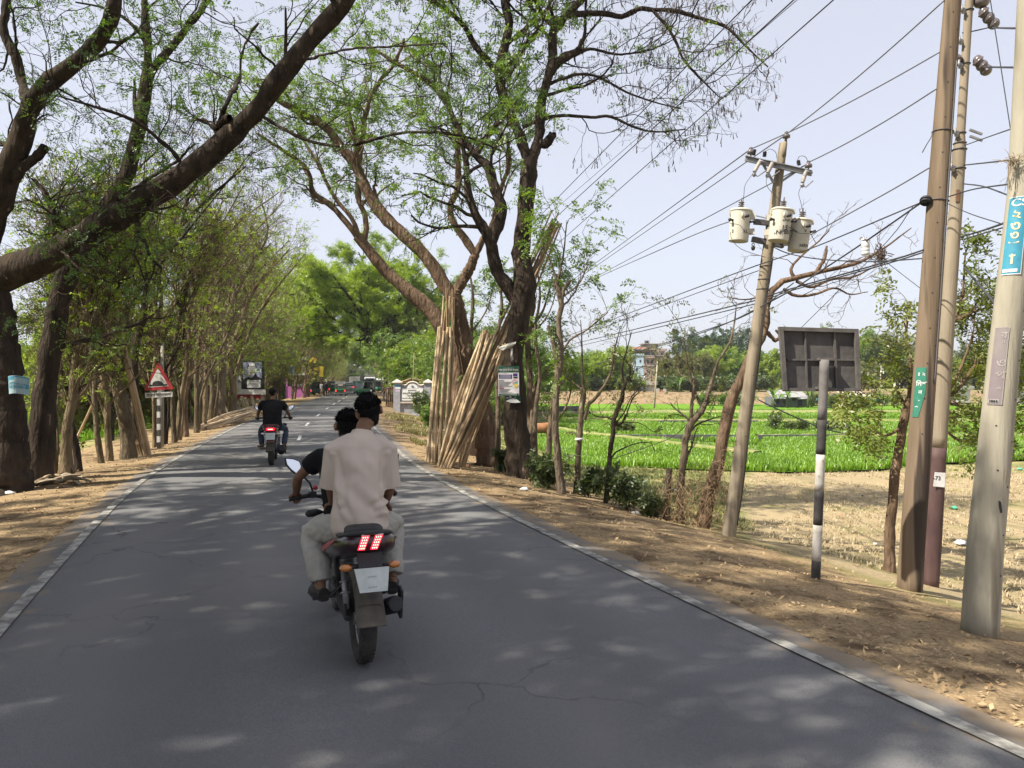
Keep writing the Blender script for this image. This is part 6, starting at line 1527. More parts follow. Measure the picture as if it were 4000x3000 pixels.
# ------------------------------------------------------------------ left verge and far objects
# -- warning sign
def sgn(): pass
oW = PX(628, 1735, 23.8); oW.z = gz(oW.x, oW.y); oW.y = 22.6; oW = Vector((PX(622, 1700, 22.6).x, 22.6, 0)); oW.z = gz(oW.x, oW.y)
rW = empty('road_sign', oW, 0, 'red triangle speed bump warning sign with a lettered plate on a striped post', 'road sign')
def LW(x, y, f=0.0): return PX(x, y, 22.6) - oW - Vector((0, f, 0))
M_signred = mat('sign_red', (.36, .022, .032), .5, (.27, .018, .025), 6, 4); M_signwhite = mat('sign_white', (.52, .52, .50), .6, (.44, .44, .42), 6, 4)
mb = MB(); mb.prism([LW(*p) for p in ((615, 1419), (621, 1419), (677, 1514), (677, 1520), (567, 1526), (563, 1520))][::-1], (0, .015, 0)); tp = mb.build('triangle_plate', M_signred, rW)
mb = MB(); mb.prism([LW(x, y, .003) for x, y in ((617, 1437), (658, 1508), (577, 1514))][::-1], (0, .003, 0)); mb.build('white_triangle', M_signwhite, tp)
mb = MB(); arc = [(583, 1510), (583, 1503), (595, 1502.5)] + [(617 + 22 * math.cos(a), 1501 - 13.5 * math.sin(a)) for a in np.linspace(2.8, .32, 12)] + [(640, 1500.5), (654, 1500), (653.5, 1506.5)]
mb.prism([LW(x, y, .006) for x, y in arc], (0, .003, 0)); mb.build('hump_symbol', M_ink, tp)
mb = MB(); mb.prism([LW(*p) for p in ((566, 1535), (673, 1530), (674, 1549), (567, 1555))][::-1], (0, .012, 0)); pl = mb.build('name_plate', M_signwhite, rW)
mb = MB(); mb.text('সামেন গিতেরাধক', frame_at(LW(620, 1543, .005), (LW(673, 1541) - LW(566, 1546)), (0, 0, 1)), 17 * 22.6 / F, 0, .001, .006, maxw=96 * 22.6 / F); mb.build('lettering', M_ink, pl)
mb = MB(); mb.box(LW(618, 1500, -.05), (.08, .06, .9)); pb = mb
for k in range(8): y0 = 1560 + k * 24; pb.box((LW(617, y0 + 12, -.05)), (.085, .07, 24 * 22.6 / F * .98), None, k % 2)
pb.build('striped_post', [M_signwhite, mat('post_faded_black', (.05, .045, .045), .8)], rW)
# a slim white utility stub behind the sign
mb = MB(); o = PX(634, 1440, 23.2); o.z = gz(o.x, o.y); mb.tube([(0, 0, 0), (0, 0, 3.2)], .05, 10); tag(mb.build('marker_post', M_conc_pale, None, 0, o), 'pale square edged post standing right behind the warning triangle', 'post')

# -- blue poster on the trunk
root = empty('poster', PX(60, 1505, 14.25), 0, 'turquoise printed sheet curved round the dark trunk at the edge of the picture', 'poster')
oB = root.location.copy()
mb = MB(); V = []; NU, NV = 8, 6
def bluepos(u, v, f=0.0):
    x = 25 + 69 * u + 4 * v * (1 - u); y = 1470 + 70 * v - 6 * math.sin(math.pi * u) + 5 * u
    p = PX(x, y, 13.88); p.y += .16 * (abs(u - .35) / .65) ** 2 - f; return p - oB
def bluegrid(m, u0, u1, v0, v1, f, nm, par):
    b = MB(); b.add([bluepos(u0 + (u1 - u0) * i / 8, v0 + (v1 - v0) * j / 4, f) for j in range(5) for i in range(9)], [(j * 9 + i, (j + 1) * 9 + i, (j + 1) * 9 + i + 1, j * 9 + i + 1) for j in range(4) for i in range(8)]); return b.build(nm, m, par)
M_bl1 = mat('sheet_turquoise', (.06, .25, .36), .6, (.045, .20, .30), 8); M_bl2 = mat('sheet_pale_blue', (.30, .42, .45), .6, (.25, .36, .40), 8)
bs = bluegrid(M_bl2, 0, 1, 0, 1, 0, 'sheet', root); bluegrid(M_bl1, .04, .97, .03, .34, .004, 'sky_band', bs); bluegrid(M_bl2, .42, .95, .10, .36, .007, 'pale_cloud', bs); bluegrid(M_bl1, .06, .98, .42, .68, .004, 'title_band', bs); bluegrid(M_bl2, .10, .6, .24, .38, .006, 'pale_cloud', bs)
mb = MB(); t = MB(); t.text('বহুপািড়', Matrix.Identity(4), 1, 0, 0, .02); xs = [p[0] for p in t.v]; w0, w1 = min(xs), max(xs)
mb.add([bluepos(.14 + .76 * (p[0] - w0) / (w1 - w0), .55 - p[1] * .24, .008) for p in t.v], [tuple(f) for f in t.f]); mb.build('lettering', M_bl2, bs)

# -- heap of dry palm sheaths at the foot of the trees
rng = np.random.default_rng(31)
for k in range(14):
    x = rng.uniform(125, 300); d = rng.uniform(15.0, 15.7); o = PX(x, 1850, d); o.z = gz(o.x, o.y) + .03 + .05 * rng.uniform(0, 1)
    L = rng.uniform(.25, .8); w = rng.uniform(.06, .13); mb = MB()
    a, tl = rng.uniform(-.6, .6), rng.uniform(-.15, .3); dx = Vector((math.cos(a), math.sin(a), tl)); sx = Vector((-math.sin(a), math.cos(a), rng.uniform(-.5, .5)))
    V = []
    for i in range(6):
        t = i / 5; c = dx * (L * (t - .5)) + Vector((0, 0, .06 * math.sin(3 * t))); ww = w * (.4 + math.sin(math.pi * min(1, t * 1.1 + .05)) * .6)
        V += [c - sx * ww, c + Vector((0, 0, -.03)), c + sx * ww, c + Vector((0, 0, -.045))]
    mb.add(V, [f for i in range(5) for f in ((i * 4, i * 4 + 1, i * 4 + 5, i * 4 + 4), (i * 4 + 1, i * 4 + 2, i * 4 + 6, i * 4 + 5), (i * 4 + 2, i * 4 + 3, i * 4 + 7, i * 4 + 6), (i * 4 + 3, i * 4, i * 4 + 4, i * 4 + 7))], 0, True)
    tag(mb.build('dry_sheath', mat('dry_sheath', (.26, .20, .13), .9, (.46, .38, .27), 8), None, 0, o), 'dry curled leaf sheath in the heap at the foot of the roadside trees', 'dry leaf', 'dry sheaths heaped at the tree feet')
# bits of rubbish
def crumple(name, o, s, m, label, cat, seed, group=None):
    r_ = np.random.default_rng(seed); mb = MB(); mb.ell((0, 0, 0), (s, s * .7, s * .4), None, 9, 6); mb.v = [tuple(Vector(p) * float(r_.uniform(.6, 1.25))) for p in mb.v]; ob = mb.build(name, m, None, 0, o); ob.rotation_euler = (0, 0, r_.uniform(0, 6)); return tag(ob, label, cat, group)
M_greenbag = mat('green_plastic', (.06, .38, .22), .5, (.12, .5, .32), 20); M_brick = mat('brick_red', (.36, .15, .08), .9, (.45, .22, .13), 15)
for x, y, s, m, lab, cat in [(3730, 1983, .13, M_greenbag, 'green plastic bag on the straw between the two concrete poles', 'plastic bag'), (3985, 1836, .12, M_greenbag, 'green plastic bag on the straw beyond the pale pole', 'plastic bag'), (3750, 2128, .16, M_paper, 'white plastic bag on the straw near the pale pole foot', 'plastic bag'), (40, 1932, .10, M_paper, 'white crumpled paper on the shaded verge below the blue poster', 'litter'), (2486, 2010, .10, M_paper, 'white bag at the foot of the widest dark bush', 'plastic bag'), (2640, 1918, .09, M_paper, 'white scrap on the grass behind the broken stump', 'litter'), (2050, 1916, .09, M_paper, 'white scrap on the verge below the poster tree', 'litter'), (3420, 2128, .06, M_paper, 'white scrap on the straw next to the striped post', 'litter'), (3285, 2015, .07, M_brick, 'reddish brick piece on the straw beside the striped post', 'brick piece'), (1830, 1822, .07, M_brick, 'reddish brick piece lying by the slanting bamboo', 'brick piece'), (3370, 1942, .09, M_black, 'dark scrap on the straw between striped post and brown pole', 'litter')]:
    d = 20.0
    for _ in range(14): p = PX(x, y, d); g = gz(p.x, p.y); d = (CAM_Z - g) * F / (y - HOR)
    p = PX(x, y, d); p.z = gz(p.x, p.y) + s * .3; crumple('plastic_bag' if cat == 'plastic bag' else ('brick_piece' if 'brick' in cat else 'paper_scrap'), p, s, m, lab, cat, int(x))

# -- bamboo against the left trees and the lying pile
rng = np.random.default_rng(41)
for k in range(7):
    a = on_ground(584 - 9 * k + rng.uniform(-3, 3), 1740, 20.9 + .12 * (k % 3)); b = PX(410 - 5 * k + (k % 3) * 24, 1075 + k * 38, 20.2); 
    bamboo('long', a, b, 'pale bamboo pole propped against the stout leaning roadside trunk', 'bamboo poles propped on the roadside trees')
bamboo('mid', on_ground(262, 1690, 22.0), PX(396, 1458, 21.5), 'single bamboo pole slanting across the green gap between roadside trunks', None)
for k in range(12):
    t = k / 11; a = on_ground(778 + 10 * (k % 4), 1668 + 4 * (k % 3), 31.0 + .22 * (k % 4)); a.z += .05 + .09 * (k // 4); b = PX(952 + rng.uniform(-14, 16), 1604 + 8 * (k % 3), 35.5 + rng.uniform(-.5, .6)); b.z = max(b.z - .05, gz(b.x, b.y) + .1)
    bamboo('lying', a, b, 'pale bamboo pole in the pile lying along the verge', 'bamboo poles lying along the verge')

# -- broken guard posts, beam, billboard, boards
M_oldconc = mat('mossy_concrete', (.20, .17, .11), .95, (.32, .27, .19), 6, 6, .3)
GG = 'broken leaning guard posts before the billboard'
for k, (xa, ya, xb, yb, d, lab) in enumerate([(962, 1604, 942, 1548, 46, 'tilted concrete guard post directly below the billboard corner'), (978, 1594, 957, 1552, 48, 'thin tilted guard post behind the first below the billboard'), (1001, 1593, 981, 1546, 48.5, 'tilted guard post under the middle of the billboard'), (878, 1624, 848, 1580, 43, 'tilted guard post beside the bamboo pile end'), (902, 1613, 869, 1576, 44, 'tilted guard post between bamboo pile and billboard'), (926, 1604, 905, 1582, 46, 'low tilted guard post next to the kerb beam'), (1033, 1577, 1022, 1552, 52, 'dark tilted guard post past the billboard')]):
    a = on_ground(xa, ya, d); b = PX(xb, yb, d); b.z = max(b.z, a.z + .55); mb = MB(); bar(mb, (0, 0, -.1), b - a, .15, .15); tag(mb.build('guard_post', M_oldconc, None, .01, a), lab, 'guard post', GG)
mb = MB(); a, b = on_ground(872, 1592, 49), on_ground(955, 1590, 50); bar(mb, (0, 0, .15), (b - a) + Vector((0, 0, .15)), .25, .3); tag(mb.build('kerb_beam', M_conc_pale, None, .01, a), 'pale low concrete beam lying below the billboard', 'beam')
dBB = 50.0; oBB = PX(985, 1590, dBB); oBB.z = gz(oBB.x, oBB.y)
rBB = empty('billboard', oBB, 0, 'billboard with a papered over portrait in a black frame and a white and red corner', 'billboard')
def LB(x, y, f=0.0): return PX(x, y, dBB) - oBB - Vector((0, f, 0))
def bpoly(nm, pts, m, f, th=.02, par=None): mb = MB(); mb.prism([LB(x, y, f) for x, y in pts], (0, th, 0)); return mb.build(nm, m, par or rBB)
bpoly('red_backing', [(919, 1485), (1020, 1485), (1018, 1557), (920, 1557)], mat('billboard_red', (.32, .02, .03), .6, (.24, .018, .025), 5), 0, .06)
bpoly('white_corner', [(924, 1468), (946, 1468), (946, 1520), (1038, 1521), (1038, 1541), (924, 1540)], mat('billboard_white', (.70, .69, .66), .6, (.60, .59, .56), 4), .08, .06)
bf = bpoly('black_frame', [(945, 1409), (1034, 1409), (1035, 1520), (945, 1519)], mat('billboard_black', (.018, .018, .022), .4), .10, .05)
bpoly('portrait_print', [(951, 1414), (1025, 1414), (1025, 1516), (951, 1516)], mat('portrait_backdrop', (.27, .30, .42), .6, (.20, .23, .34), 3), .108, .006, bf)
bpoly('dark_coat', [(951, 1482), (966, 1474), (975, 1470), (980, 1476), (990, 1472), (1001, 1459), (1006, 1470), (1025, 1478), (1025, 1517), (951, 1517)], M_ink, .112, .003, bf)
bpoly('dark_hair', [(968, 1438), (969, 1428), (976, 1422), (990, 1418), (1002, 1424), (1006, 1434), (1004, 1436), (1000, 1430), (975, 1430), (972, 1442)], M_ink, .112, .003, bf)
for nm, pts in (('pasted_sheet', [(971, 1433), (997, 1434), (997, 1454), (971, 1453)]), ('pasted_sheet', [(972, 1456), (996, 1457), (995, 1466), (972, 1465)]), ('pasted_sheet', [(975, 1420), (998, 1419), (999, 1430), (976, 1431)]), ('pasted_sheet', [(998, 1440), (1023, 1440), (1023, 1453), (998, 1453)]), ('pasted_sheet', [(967, 1486), (1020, 1484), (1020, 1514), (968, 1515)]), ('pasted_sheet', [(969, 1493), (990, 1493), (990, 1515), (969, 1515)]), ('pasted_sheet', [(993, 1493), (1016, 1493), (1016, 1515), (993, 1515)])):
    bpoly(nm, pts, M_paper, .118 + .002 * (pts[0][1] > 1490), .002, bf)
mb = MB()
for y in (1437, 1441, 1446, 1459, 1462): mb.box(LB(984, y, .121), (18 * dBB / F, .001, 1.2 * dBB / F))
for y in (1489, 1497, 1503): mb.box(LB(993, y, .124), (36 * dBB / F, .001, 1.2 * dBB / F))
mb.build('small_print', mat('faded_ink', (.12, .12, .14), .8), bf)
bpoly('blue_mark', [(1003, 1450), (1006, 1443), (1011, 1440), (1017, 1444), (1019, 1451)], M_bl1, .122, .002, bf)
mb = MB(); mb.box(LB(930, 1575, -.1), (.12, .12, 1.0)); mb.box(LB(1015, 1575, -.1), (.12, .12, 1.0)); mb.box(LB(975, 1569, -.1), (1.4, .2, .22)); mb.build('support_frame', M_oldconc, rBB)
rTB, o_ = panel('sign_board', [(871, 1449), (887, 1448), (879, 1509), (869, 1504)], 47, M_signwhite, 'narrow white tilted board between trunks beside the billboard', 'sign board', .04)
mb = MB(); a = PX(877, 1505, 47) - o_; mb.cyl(a, Vector((a.x, a.y + .05, gz(o_.x, o_.y) - o_.z)), .04); mb.build('board_post', M_bark_olive, rTB)

# -- pink stall with yellow banners further on
M_pink = mat('pink_paint', (.34, .10, .30), .7, (.26, .075, .22), 4); M_banner = mat('yellow_banner', (.58, .44, .05), .7, (.46, .34, .04), 5); M_tin = mat('corrugated_tin', (.42, .42, .42), .5, (.30, .29, .28), 5, metal=.3)
dS = 88.0; oS2 = PX(1160, 1548, dS); oS2.z = gz(oS2.x, oS2.y) ; rK = empty('stall', oS2, 0, 'pink painted roadside stall with tin roof beyond the billboard', 'stall')
def LK(x, y, f=0.0): return PX(x, y, dS) - oS2 - Vector((0, f, 0))
def kbox(nm, x0, y0, x1, y1, dep, m, f=0): mb = MB(); a, b = LK(x0, y0, f), LK(x1, y1, f); mb.box((a + b) / 2 + Vector((0, dep / 2, 0)), (abs(b.x - a.x), dep, abs(a.z - b.z))); return mb.build(nm, m, rK)
kbox('half_wall', 1122, 1509, 1190, 1560, .15, M_pink, .3); kbox('corner_pillar', 1190, 1462, 1199, 1560, .3, M_pink, .35); kbox('back_wall', 1122, 1462, 1190, 1560, .1, M_oldconc, -2.2); kbox('corner_pillar', 1120, 1462, 1126, 1560, .25, M_pink, .3)
mb = MB(); mb.box(LK(1160, 1458, -.8), (2.9, 3.4, .08), (.12, 0, 0)); mb.build('roof', M_tin, rK); kbox('counter_goods', 1140, 1500, 1180, 1509, .3, M_paper, .1)
GY = 'yellow banners hung among the trees at the stalls'
for pts, d, lab in [([(1200, 1420), (1220, 1395), (1228, 1398), (1207, 1424)], 80, 'sunlit yellow banner over the stall roof, pale side'), ([(1224, 1417), (1229, 1398), (1240, 1400), (1232, 1418)], 80.5, 'sunlit yellow banner just past the pale one'), ([(1153, 1458), (1157, 1430), (1169, 1431), (1165, 1452)], 76, 'yellow banner hanging among trunks before the stall'), ([(1202, 1463), (1210, 1444), (1219, 1440), (1213, 1456)], 82, 'small yellow banner twisted above the pink pillar'), ([(1223, 1436), (1244, 1434), (1243, 1448), (1225, 1444)], 84, 'folded yellow banner between pillar and auto rickshaws'), ([(1247, 1430), (1265, 1433), (1262, 1450), (1263, 1472), (1246, 1470), (1249, 1452)], 86, 'long yellow banner drooping over the dark auto rickshaw'), ([(1225, 1462), (1230, 1452), (1238, 1460)], 84, 'torn yellow pennant below the folded banner')]:
    panel('banner', pts, d, M_banner, lab, 'banner', .03, GY)
panel('banner', [(1165, 1395), (1210, 1390), (1212, 1402), (1168, 1410)], 84, M_tin, 'pale grey awning sheet over the stall', 'awning', .05)
panel('sign_board', [(1128, 1430), (1150, 1430), (1150, 1462), (1128, 1460)], 70, mat('greyblue_board', (.14, .17, .19), .7), 'grey blue board among the trunks before the stall', 'sign board', .05)

# -- the welcome wall
dw = 52.0; ow = PX(1612, 1600, dw); ow.z = gz(ow.x, ow.y) - .05
rw = empty('welcome_wall', ow, 0, 'grey welcome wall with capped pillars, curved top and white lettered plate', 'wall')
M_grey = mat('grey_plaster', (.25, .25, .28), .8, (.34, .34, .36), 3, 6, speck=((.42, .42, .42), 5, .66)); M_cap = mat('buff_cap', (.46, .39, .32), .8, (.54, .47, .39), 5)
def Lw(x, y, f=0.0): return PX(x, y, dw) - ow - Vector((0, f, 0))
base = -.25
for xc, lab in ((1552, 0), (1672, 1)):
    mb = MB(); a = Lw(xc, 1496); mb.box((a.x, 0, (a.z + base) / 2), (.46, .46, a.z - base)); p = mb.build('pillar', M_grey, rw, .01)
    mb = MB(); s = .33; z = a.z; mb.add([(a.x - s, -s, z), (a.x + s, -s, z), (a.x + s, s, z), (a.x - s, s, z), (a.x - s, -s, z + .06), (a.x + s, -s, z + .06), (a.x + s, s, z + .06), (a.x - s, s, z + .06), (a.x, 0, z + .27)], [(3, 2, 1, 0), (0, 1, 5, 4), (1, 2, 6, 5), (2, 3, 7, 6), (3, 0, 4, 7), (4, 5, 8), (5, 6, 8), (6, 7, 8), (7, 4, 8)]); mb.build('pillar_cap', M_cap, p)
top = [(1564, 1503), (1578, 1507), (1588, 1505), (1597, 1497), (1612, 1494), (1627, 1497), (1636, 1505), (1646, 1507), (1660, 1503)]
pts = [Lw(x, y) for x, y in catmull(np.array(top, float), 30)]
mb = MB(); ol = [Vector((p.x, -.10, p.z)) for p in pts] + [Vector((pts[-1].x, -.10, base)), Vector((pts[0].x, -.10, base))]; mb.prism(ol, (0, .2, 0)); mb.build('wall_panel', M_grey, rw)
mb = MB(); mb.tube([Vector((p.x, 0, p.z + .03)) for p in pts], [(.06, .17)] * len(pts), 8, up=(0, 0, 1)); mb.build('coping', M_cap, rw)
mb = MB(); a, b = Lw(1571, 1517), Lw(1653, 1564); mb.box(((a.x + b.x) / 2, -.14, (a.z + b.z) / 2), (b.x - a.x, .07, a.z - b.z)); sp2 = mb.build('sign_plate', M_white, rw)
mb = MB(); c_ = Lw(1612, 1516); mb.prism([(c_.x + .36 * math.cos(t), -.14, c_.z + .30 * math.sin(t)) for t in np.linspace(0, math.pi, 18)], (0, .05, 0)); mb.build('plate_arch', M_white, sp2)
mb = MB(); mb.cyl((c_.x, -.185, c_.z + .11), (c_.x, -.15, c_.z + .11), .085, .085, 18, 0); mb.cyl((c_.x, -.19, c_.z + .11), (c_.x, -.16, c_.z + .11), .06, .06, 18, 1); mb.build('crest', [mat('crest_grey', (.28, .29, .33), .7), mat('crest_dark', (.15, .17, .22), .7)], sp2)
mb = MB(); k = dw / F
for body, x, y, sz, mw in (('স্বাগতম', 1611, 1526, 10, 34), ('রাঙ্গুনীয়া েপৗরসভা', 1612, 1537, 10.5, 76), ('WEL  COME', 1611, 1547, 8, 40), ('RANGUNIA POURASHAVA', 1612, 1556, 7.5, 78)): mb.text(body, frame_at(Vector((Lw(x, y).x, -.178, Lw(x, y).z)), (1, 0, 0), (0, 0, 1)), sz * k * .98, 0, .002, .008, maxw=mw * k)
mb.build('lettering', M_ink, sp2)
mb = MB(); a, b = Lw(1566, 1569), Lw(1658, 1575); mb.box(((a.x + b.x) / 2, -.05, (a.z + b.z) / 2), (b.x - a.x, .40, .10)); mb.build('ledge', M_cap, rw); mb = MB(); mb.box((0, -.05, base + .15), (1.75, .5, .35)); mb.build('plinth', M_grey, rw)
mb = MB(); a = Lw(1556, 1503); mb.box((a.x, -.236, a.z - .12), (.36, .006, .34), None, 0); mb.box((a.x, -.242, a.z - .06), (.34, .006, .16), None, 1); mb.box((a.x, -.236, a.z - .40), (.30, .006, .14), None, 2); mb.build('pasted_bills', [M_paper, M_bl1, mat('bill_lilac', (.50, .42, .52), .8)], rw)
# bamboo roofed shed behind it, fence, slim poles
dh = 57.0; oh = PX(1640, 1520, dh); oh.z = gz(oh.x, oh.y); rh = empty('shed', oh, 0, 'low shed with a bamboo slatted roof behind the welcome wall', 'shed')
def Lh(x, y, dd=0.0): return PX(x, y, dh + dd) - oh
mb = MB()
for k in range(9):
    t = k / 8; mb.tube([Lh(1560 + 8 * t, 1494 + 5 * t, -1 + 2 * t), Lh(1606, 1478 + 9 * t, -1 + 2 * t)], .035, 6)
mb.build('bamboo_roof_slope', M_bamboo, rh)
mb = MB(); mb.prism([Lh(1606, 1477, -1), Lh(1795, 1514, -1), Lh(1795, 1516.5, -1), Lh(1606, 1480, -1)], (0, 2.2, 0)); mb.build('roof', M_bamboo2, rh); mb = MB(); a, b = Lh(1612, 1484, -.4), Lh(1790, 1600, -.4); mb.box((Vector((a.x + b.x, 0, 0)) / 2 + Vector((0, .4, .55))), (b.x - a.x - .2, 1.2, 1.2)); mb.build('shed_wall', M_oldconc, rh)
def slim_pole(name, xa, ya, xb, yb, d, r, m, label, cat='pole', group=None):
    a = on_ground(xa, ya, d); b = PX(xb, yb, d); mb = MB(); mb.tube([(0, 0, -.1), (b - a) * .5, b - a], [r, r * .9, r * .75], 8); return tag(mb.build(name, m, None, 0, a), label, cat, group)
slim_pole('bamboo_mast', 1610, 1500, 1617, 1378, 53, .035, M_bamboo2, 'thin bamboo mast rising behind the welcome wall crest', 'mast')
slim_pole('lamp_pole', 1514, 1530, 1523, 1382, 70, .075, M_conc_pale, 'pale two tone slim pole by the dark leaning trunk beyond the welcome wall', 'pole')
slim_pole('lamp_pole', 1488, 1520, 1491, 1438, 108, .07, M_conc, 'short distant pole beside the road traffic', 'pole')
slim_pole('lamp_pole', 1479, 1515, 1480, 1450, 135, .07, M_conc, 'tiny distant pole left of the other roadside poles'.replace('left of', 'before'), 'pole')
for k, (x, d) in enumerate([(1509, 60), (1516, 59), (1523, 58), (1531, 57), (1538, 56), (1546, 55)]):
    slim_pole('fence_stake', x, 1560, x + 1, 1512 - 3 * (k % 2), d, .05, M_bark_brown, 'rough wooden stake of the fence before the welcome wall', 'fence stake', 'wooden stakes of the fence before the welcome wall')
mb = MB(); a, b = PX(1500, 1520, 61), PX(1552, 1502, 54.6); mb.tube([(0, 0, 0), (b - a) * .5 + Vector((0, 0, -.05)), b - a], .045, 7); tag(mb.build('fence_rail', M_bark_brown, None, 0, a), 'wooden rail along the fence stakes before the welcome wall', 'fence rail')

# -- field side: dark wall, bunds, field pole, cow
def fbox(name, xa, ya, xb, yb, hpx, m, label, cat, d=None, group=None, th=.25, kind=None, z0=FIELD_Z):
    zt = z0 + (.36 if name == 'field_kerb' else 0); da = (CAM_Z - zt) * F / (ya - HOR); db = (CAM_Z - zt) * F / (yb - HOR); a, b = PX(xa, ya, da), PX(xb, yb, db); a.z = b.z = z0; mb = MB(); h = .37 if name == 'field_kerb' else hpx * da / F; bar(mb, (0, 0, h / 2 - .02), (b - a) + Vector((0, 0, h / 2 - .02)), th, h); return tag(mb.build(name, m, None, .01, a), label, cat, group)
M_darkbrick = mat('dark_brick', (.055, .055, .06), .9, (.12, .12, .12), 3, 6, .4)
fbox('boundary_wall', 2085, 1619, 2272, 1617, 33, M_darkbrick, 'low dark brick wall at the corner of the paddies', 'wall')
for (xa, ya, xb, yb, h, lab) in [(2569, 1604.5, 2900, 1604.5, 5, 'long thin dark kerb beyond the field pole'), (2570, 1641.5, 2960, 1641, 3.5, 'middle dark kerb between two paddies'), (2400, 1696, 2880, 1697, 4.5, 'kerb line across the paddies behind the pollards'), (2960, 1698, 3335, 1694, 9, 'higher kerb behind the striped post')]:
    fbox('field_kerb', xa, ya, xb, yb, h, M_darkbrick, lab, 'kerb', None, 'dark kerbs dividing the paddies', .10)
slim_pole('concrete_post', 2555, 1603, 2568, 1412, 84, .10, M_conc_pale, 'pale leaning concrete post standing alone in the paddies', 'post')
slim_pole('lamp_pole', 3434, 1600, 3442, 1428, 100, .09, M_conc_pale, 'distant pale pole with a white box before the dark palm trees', 'pole')
mb = MB(); mb.box((0, 0, 0), (.35, .3, .55)); mb.box((0, -.1, .32), (.2, .2, .12)); tag(mb.build('meter_box', M_white, None, .02, PX(3446, 1452, 99.7)), 'white box hung on the distant pale pole', 'box')
# weeds on the bund behind the striped post
for k, (x, y, h, r_) in enumerate([(3030, 1690, .85, .35), (3085, 1690, .4, .4), (3140, 1692, .5, .35), (3200, 1692, .45, .45), (3250, 1692, .5, .3), (2425, 1697, .5, .4), (2450, 1697, .4, .35), (3110, 1690, .35, .4), (3290, 1694, .35, .3)]):
    dd = (CAM_Z - FIELD_Z) * F / (y - HOR); shrub(200 + k, h * 1.6, r_ * 1.3, M_leaf_mango, .14, 6, 'low green weed clump growing on a paddy bund', ((x - 2000) * dd / F, dd), 'weed clumps on the paddy bunds', 'weed_clump', 2, 6)

# -- far houses
M_whitewall = mat('whitewashed_wall', (.55, .56, .56), .8, (.46, .47, .47), 2, 5); M_brickb = mat('bare_brick', (.27, .205, .19), .9, (.34, .26, .24), 1.5, 5); M_slab = mat('bare_slab', (.40, .36, .33), .9, (.32, .29, .27), 2); M_bluew = mat('light_blue_wall', (.36, .46, .58), .8, (.30, .40, .52), 1.5); M_darkwin = mat('dark_opening', (.03, .03, .035), .5); M_orange = mat('orange_parapet', (.42, .22, .15), .8)
def house(name, d, x0, y0, x1, y1, dep, m, label, cat='house', ytop=None):
    o = PX((x0 + x1) / 2, y1, d); root = empty(name, o, 0, label, cat); return root, o
def hb(root, o, d, nm, x0, y0, x1, y1, dep, m, f=0.0):
    a, b = PX(x0, y0, d) - o, PX(x1, y1, d) - o; mb = MB(); mb.box(((a.x + b.x) / 2, dep / 2 - f, (a.z + b.z) / 2), (b.x - a.x, dep, a.z - b.z)); return mb.build(nm, m, root)
d = 265.0; r_, o = house('apartment_building', d, 2457, 1341, 2604, 1500, 10, M_brickb, 'unfinished brown brick building with a dark water tank on its roof', 'building')
o.z = o.z
w = hb(r_, o, d, 'wall', 2513, 1362, 2596, 1520, 9, M_brickb)
hb(r_, o, d, 'upper_wall', 2512, 1343, 2573, 1364, 5, mat('plastered_grey', (.36, .33, .31), .9), -.5); hb(r_, o, d, 'roof_slab', 2503, 1341.5, 2576, 1343.5, 7, M_slab, .6); hb(r_, o, d, 'balcony_band', 2457, 1364.5, 2562, 1366.5, 5, M_slab, 1.4); hb(r_, o, d, 'parapet', 2457, 1356, 2518, 1364, .5, M_orange, 1.3); hb(r_, o, d, 'parapet', 2518, 1356, 2558, 1365, .5, M_brickb, 1.3); hb(r_, o, d, 'parapet', 2572, 1362, 2604, 1371, 4, M_brickb, .8); hb(r_, o, d, 'balcony_band', 2512, 1388, 2600, 1390, 5, M_slab, 1.0); hb(r_, o, d, 'parapet', 2516, 1389.5, 2558, 1399, .5, M_brickb, .9); hb(r_, o, d, 'parapet', 2590, 1390, 2602, 1400, .5, M_brickb, .9); hb(r_, o, d, 'side_wing', 2459, 1366, 2514, 1520, 7, mat('pale_pink_plaster', (.46, .38, .35), .9), -.6); hb(r_, o, d, 'floor_band', 2513, 1428, 2596, 1429.5, 9.2, M_slab, .3)
for x0, y0, x1, y1 in [(2521, 1373, 2540, 1388), (2561, 1359, 2566, 1372), (2560, 1391, 2565, 1404), (2581, 1379, 2587, 1392), (2516, 1406, 2521, 1420), (2526, 1406, 2534, 1420), (2543, 1407, 2551, 1421), (2577, 1409, 2585, 1423), (2560, 1423, 2565, 1435), (2577, 1440, 2584, 1450), (2545, 1375, 2556, 1388), (2464, 1368, 2476, 1380), (2484, 1370, 2508, 1380)]: hb(r_, o, d, 'window', x0, y0, x1, y1, .3, M_darkwin, .12)
mb = MB(); p = PX(2530, 1341.5, d) - o; mb.cyl(p + Vector((0, 2, 0)), p + Vector((0, 2, 1.1)), .75, .72, 14); mb.build('water_tank', M_black, r_)
d = 240.0; r_, o = house('house', d, 2478, 1381, 2515, 1480, 8, M_bluew, 'light blue plastered house before the unfinished brick building')
hb(r_, o, d, 'wall', 2484, 1388, 2514, 1520, 6, M_bluew); hb(r_, o, d, 'parapet', 2478, 1381, 2515, 1389, 6.4, M_bluew, .3); hb(r_, o, d, 'floor_band', 2482, 1428, 2515, 1429.5, 6.3, M_whitewall, .2); hb(r_, o, d, 'window', 2484, 1436, 2491, 1450, .2, M_darkwin, .08); hb(r_, o, d, 'window', 2498, 1405, 2504, 1416, .2, M_darkwin, .08)
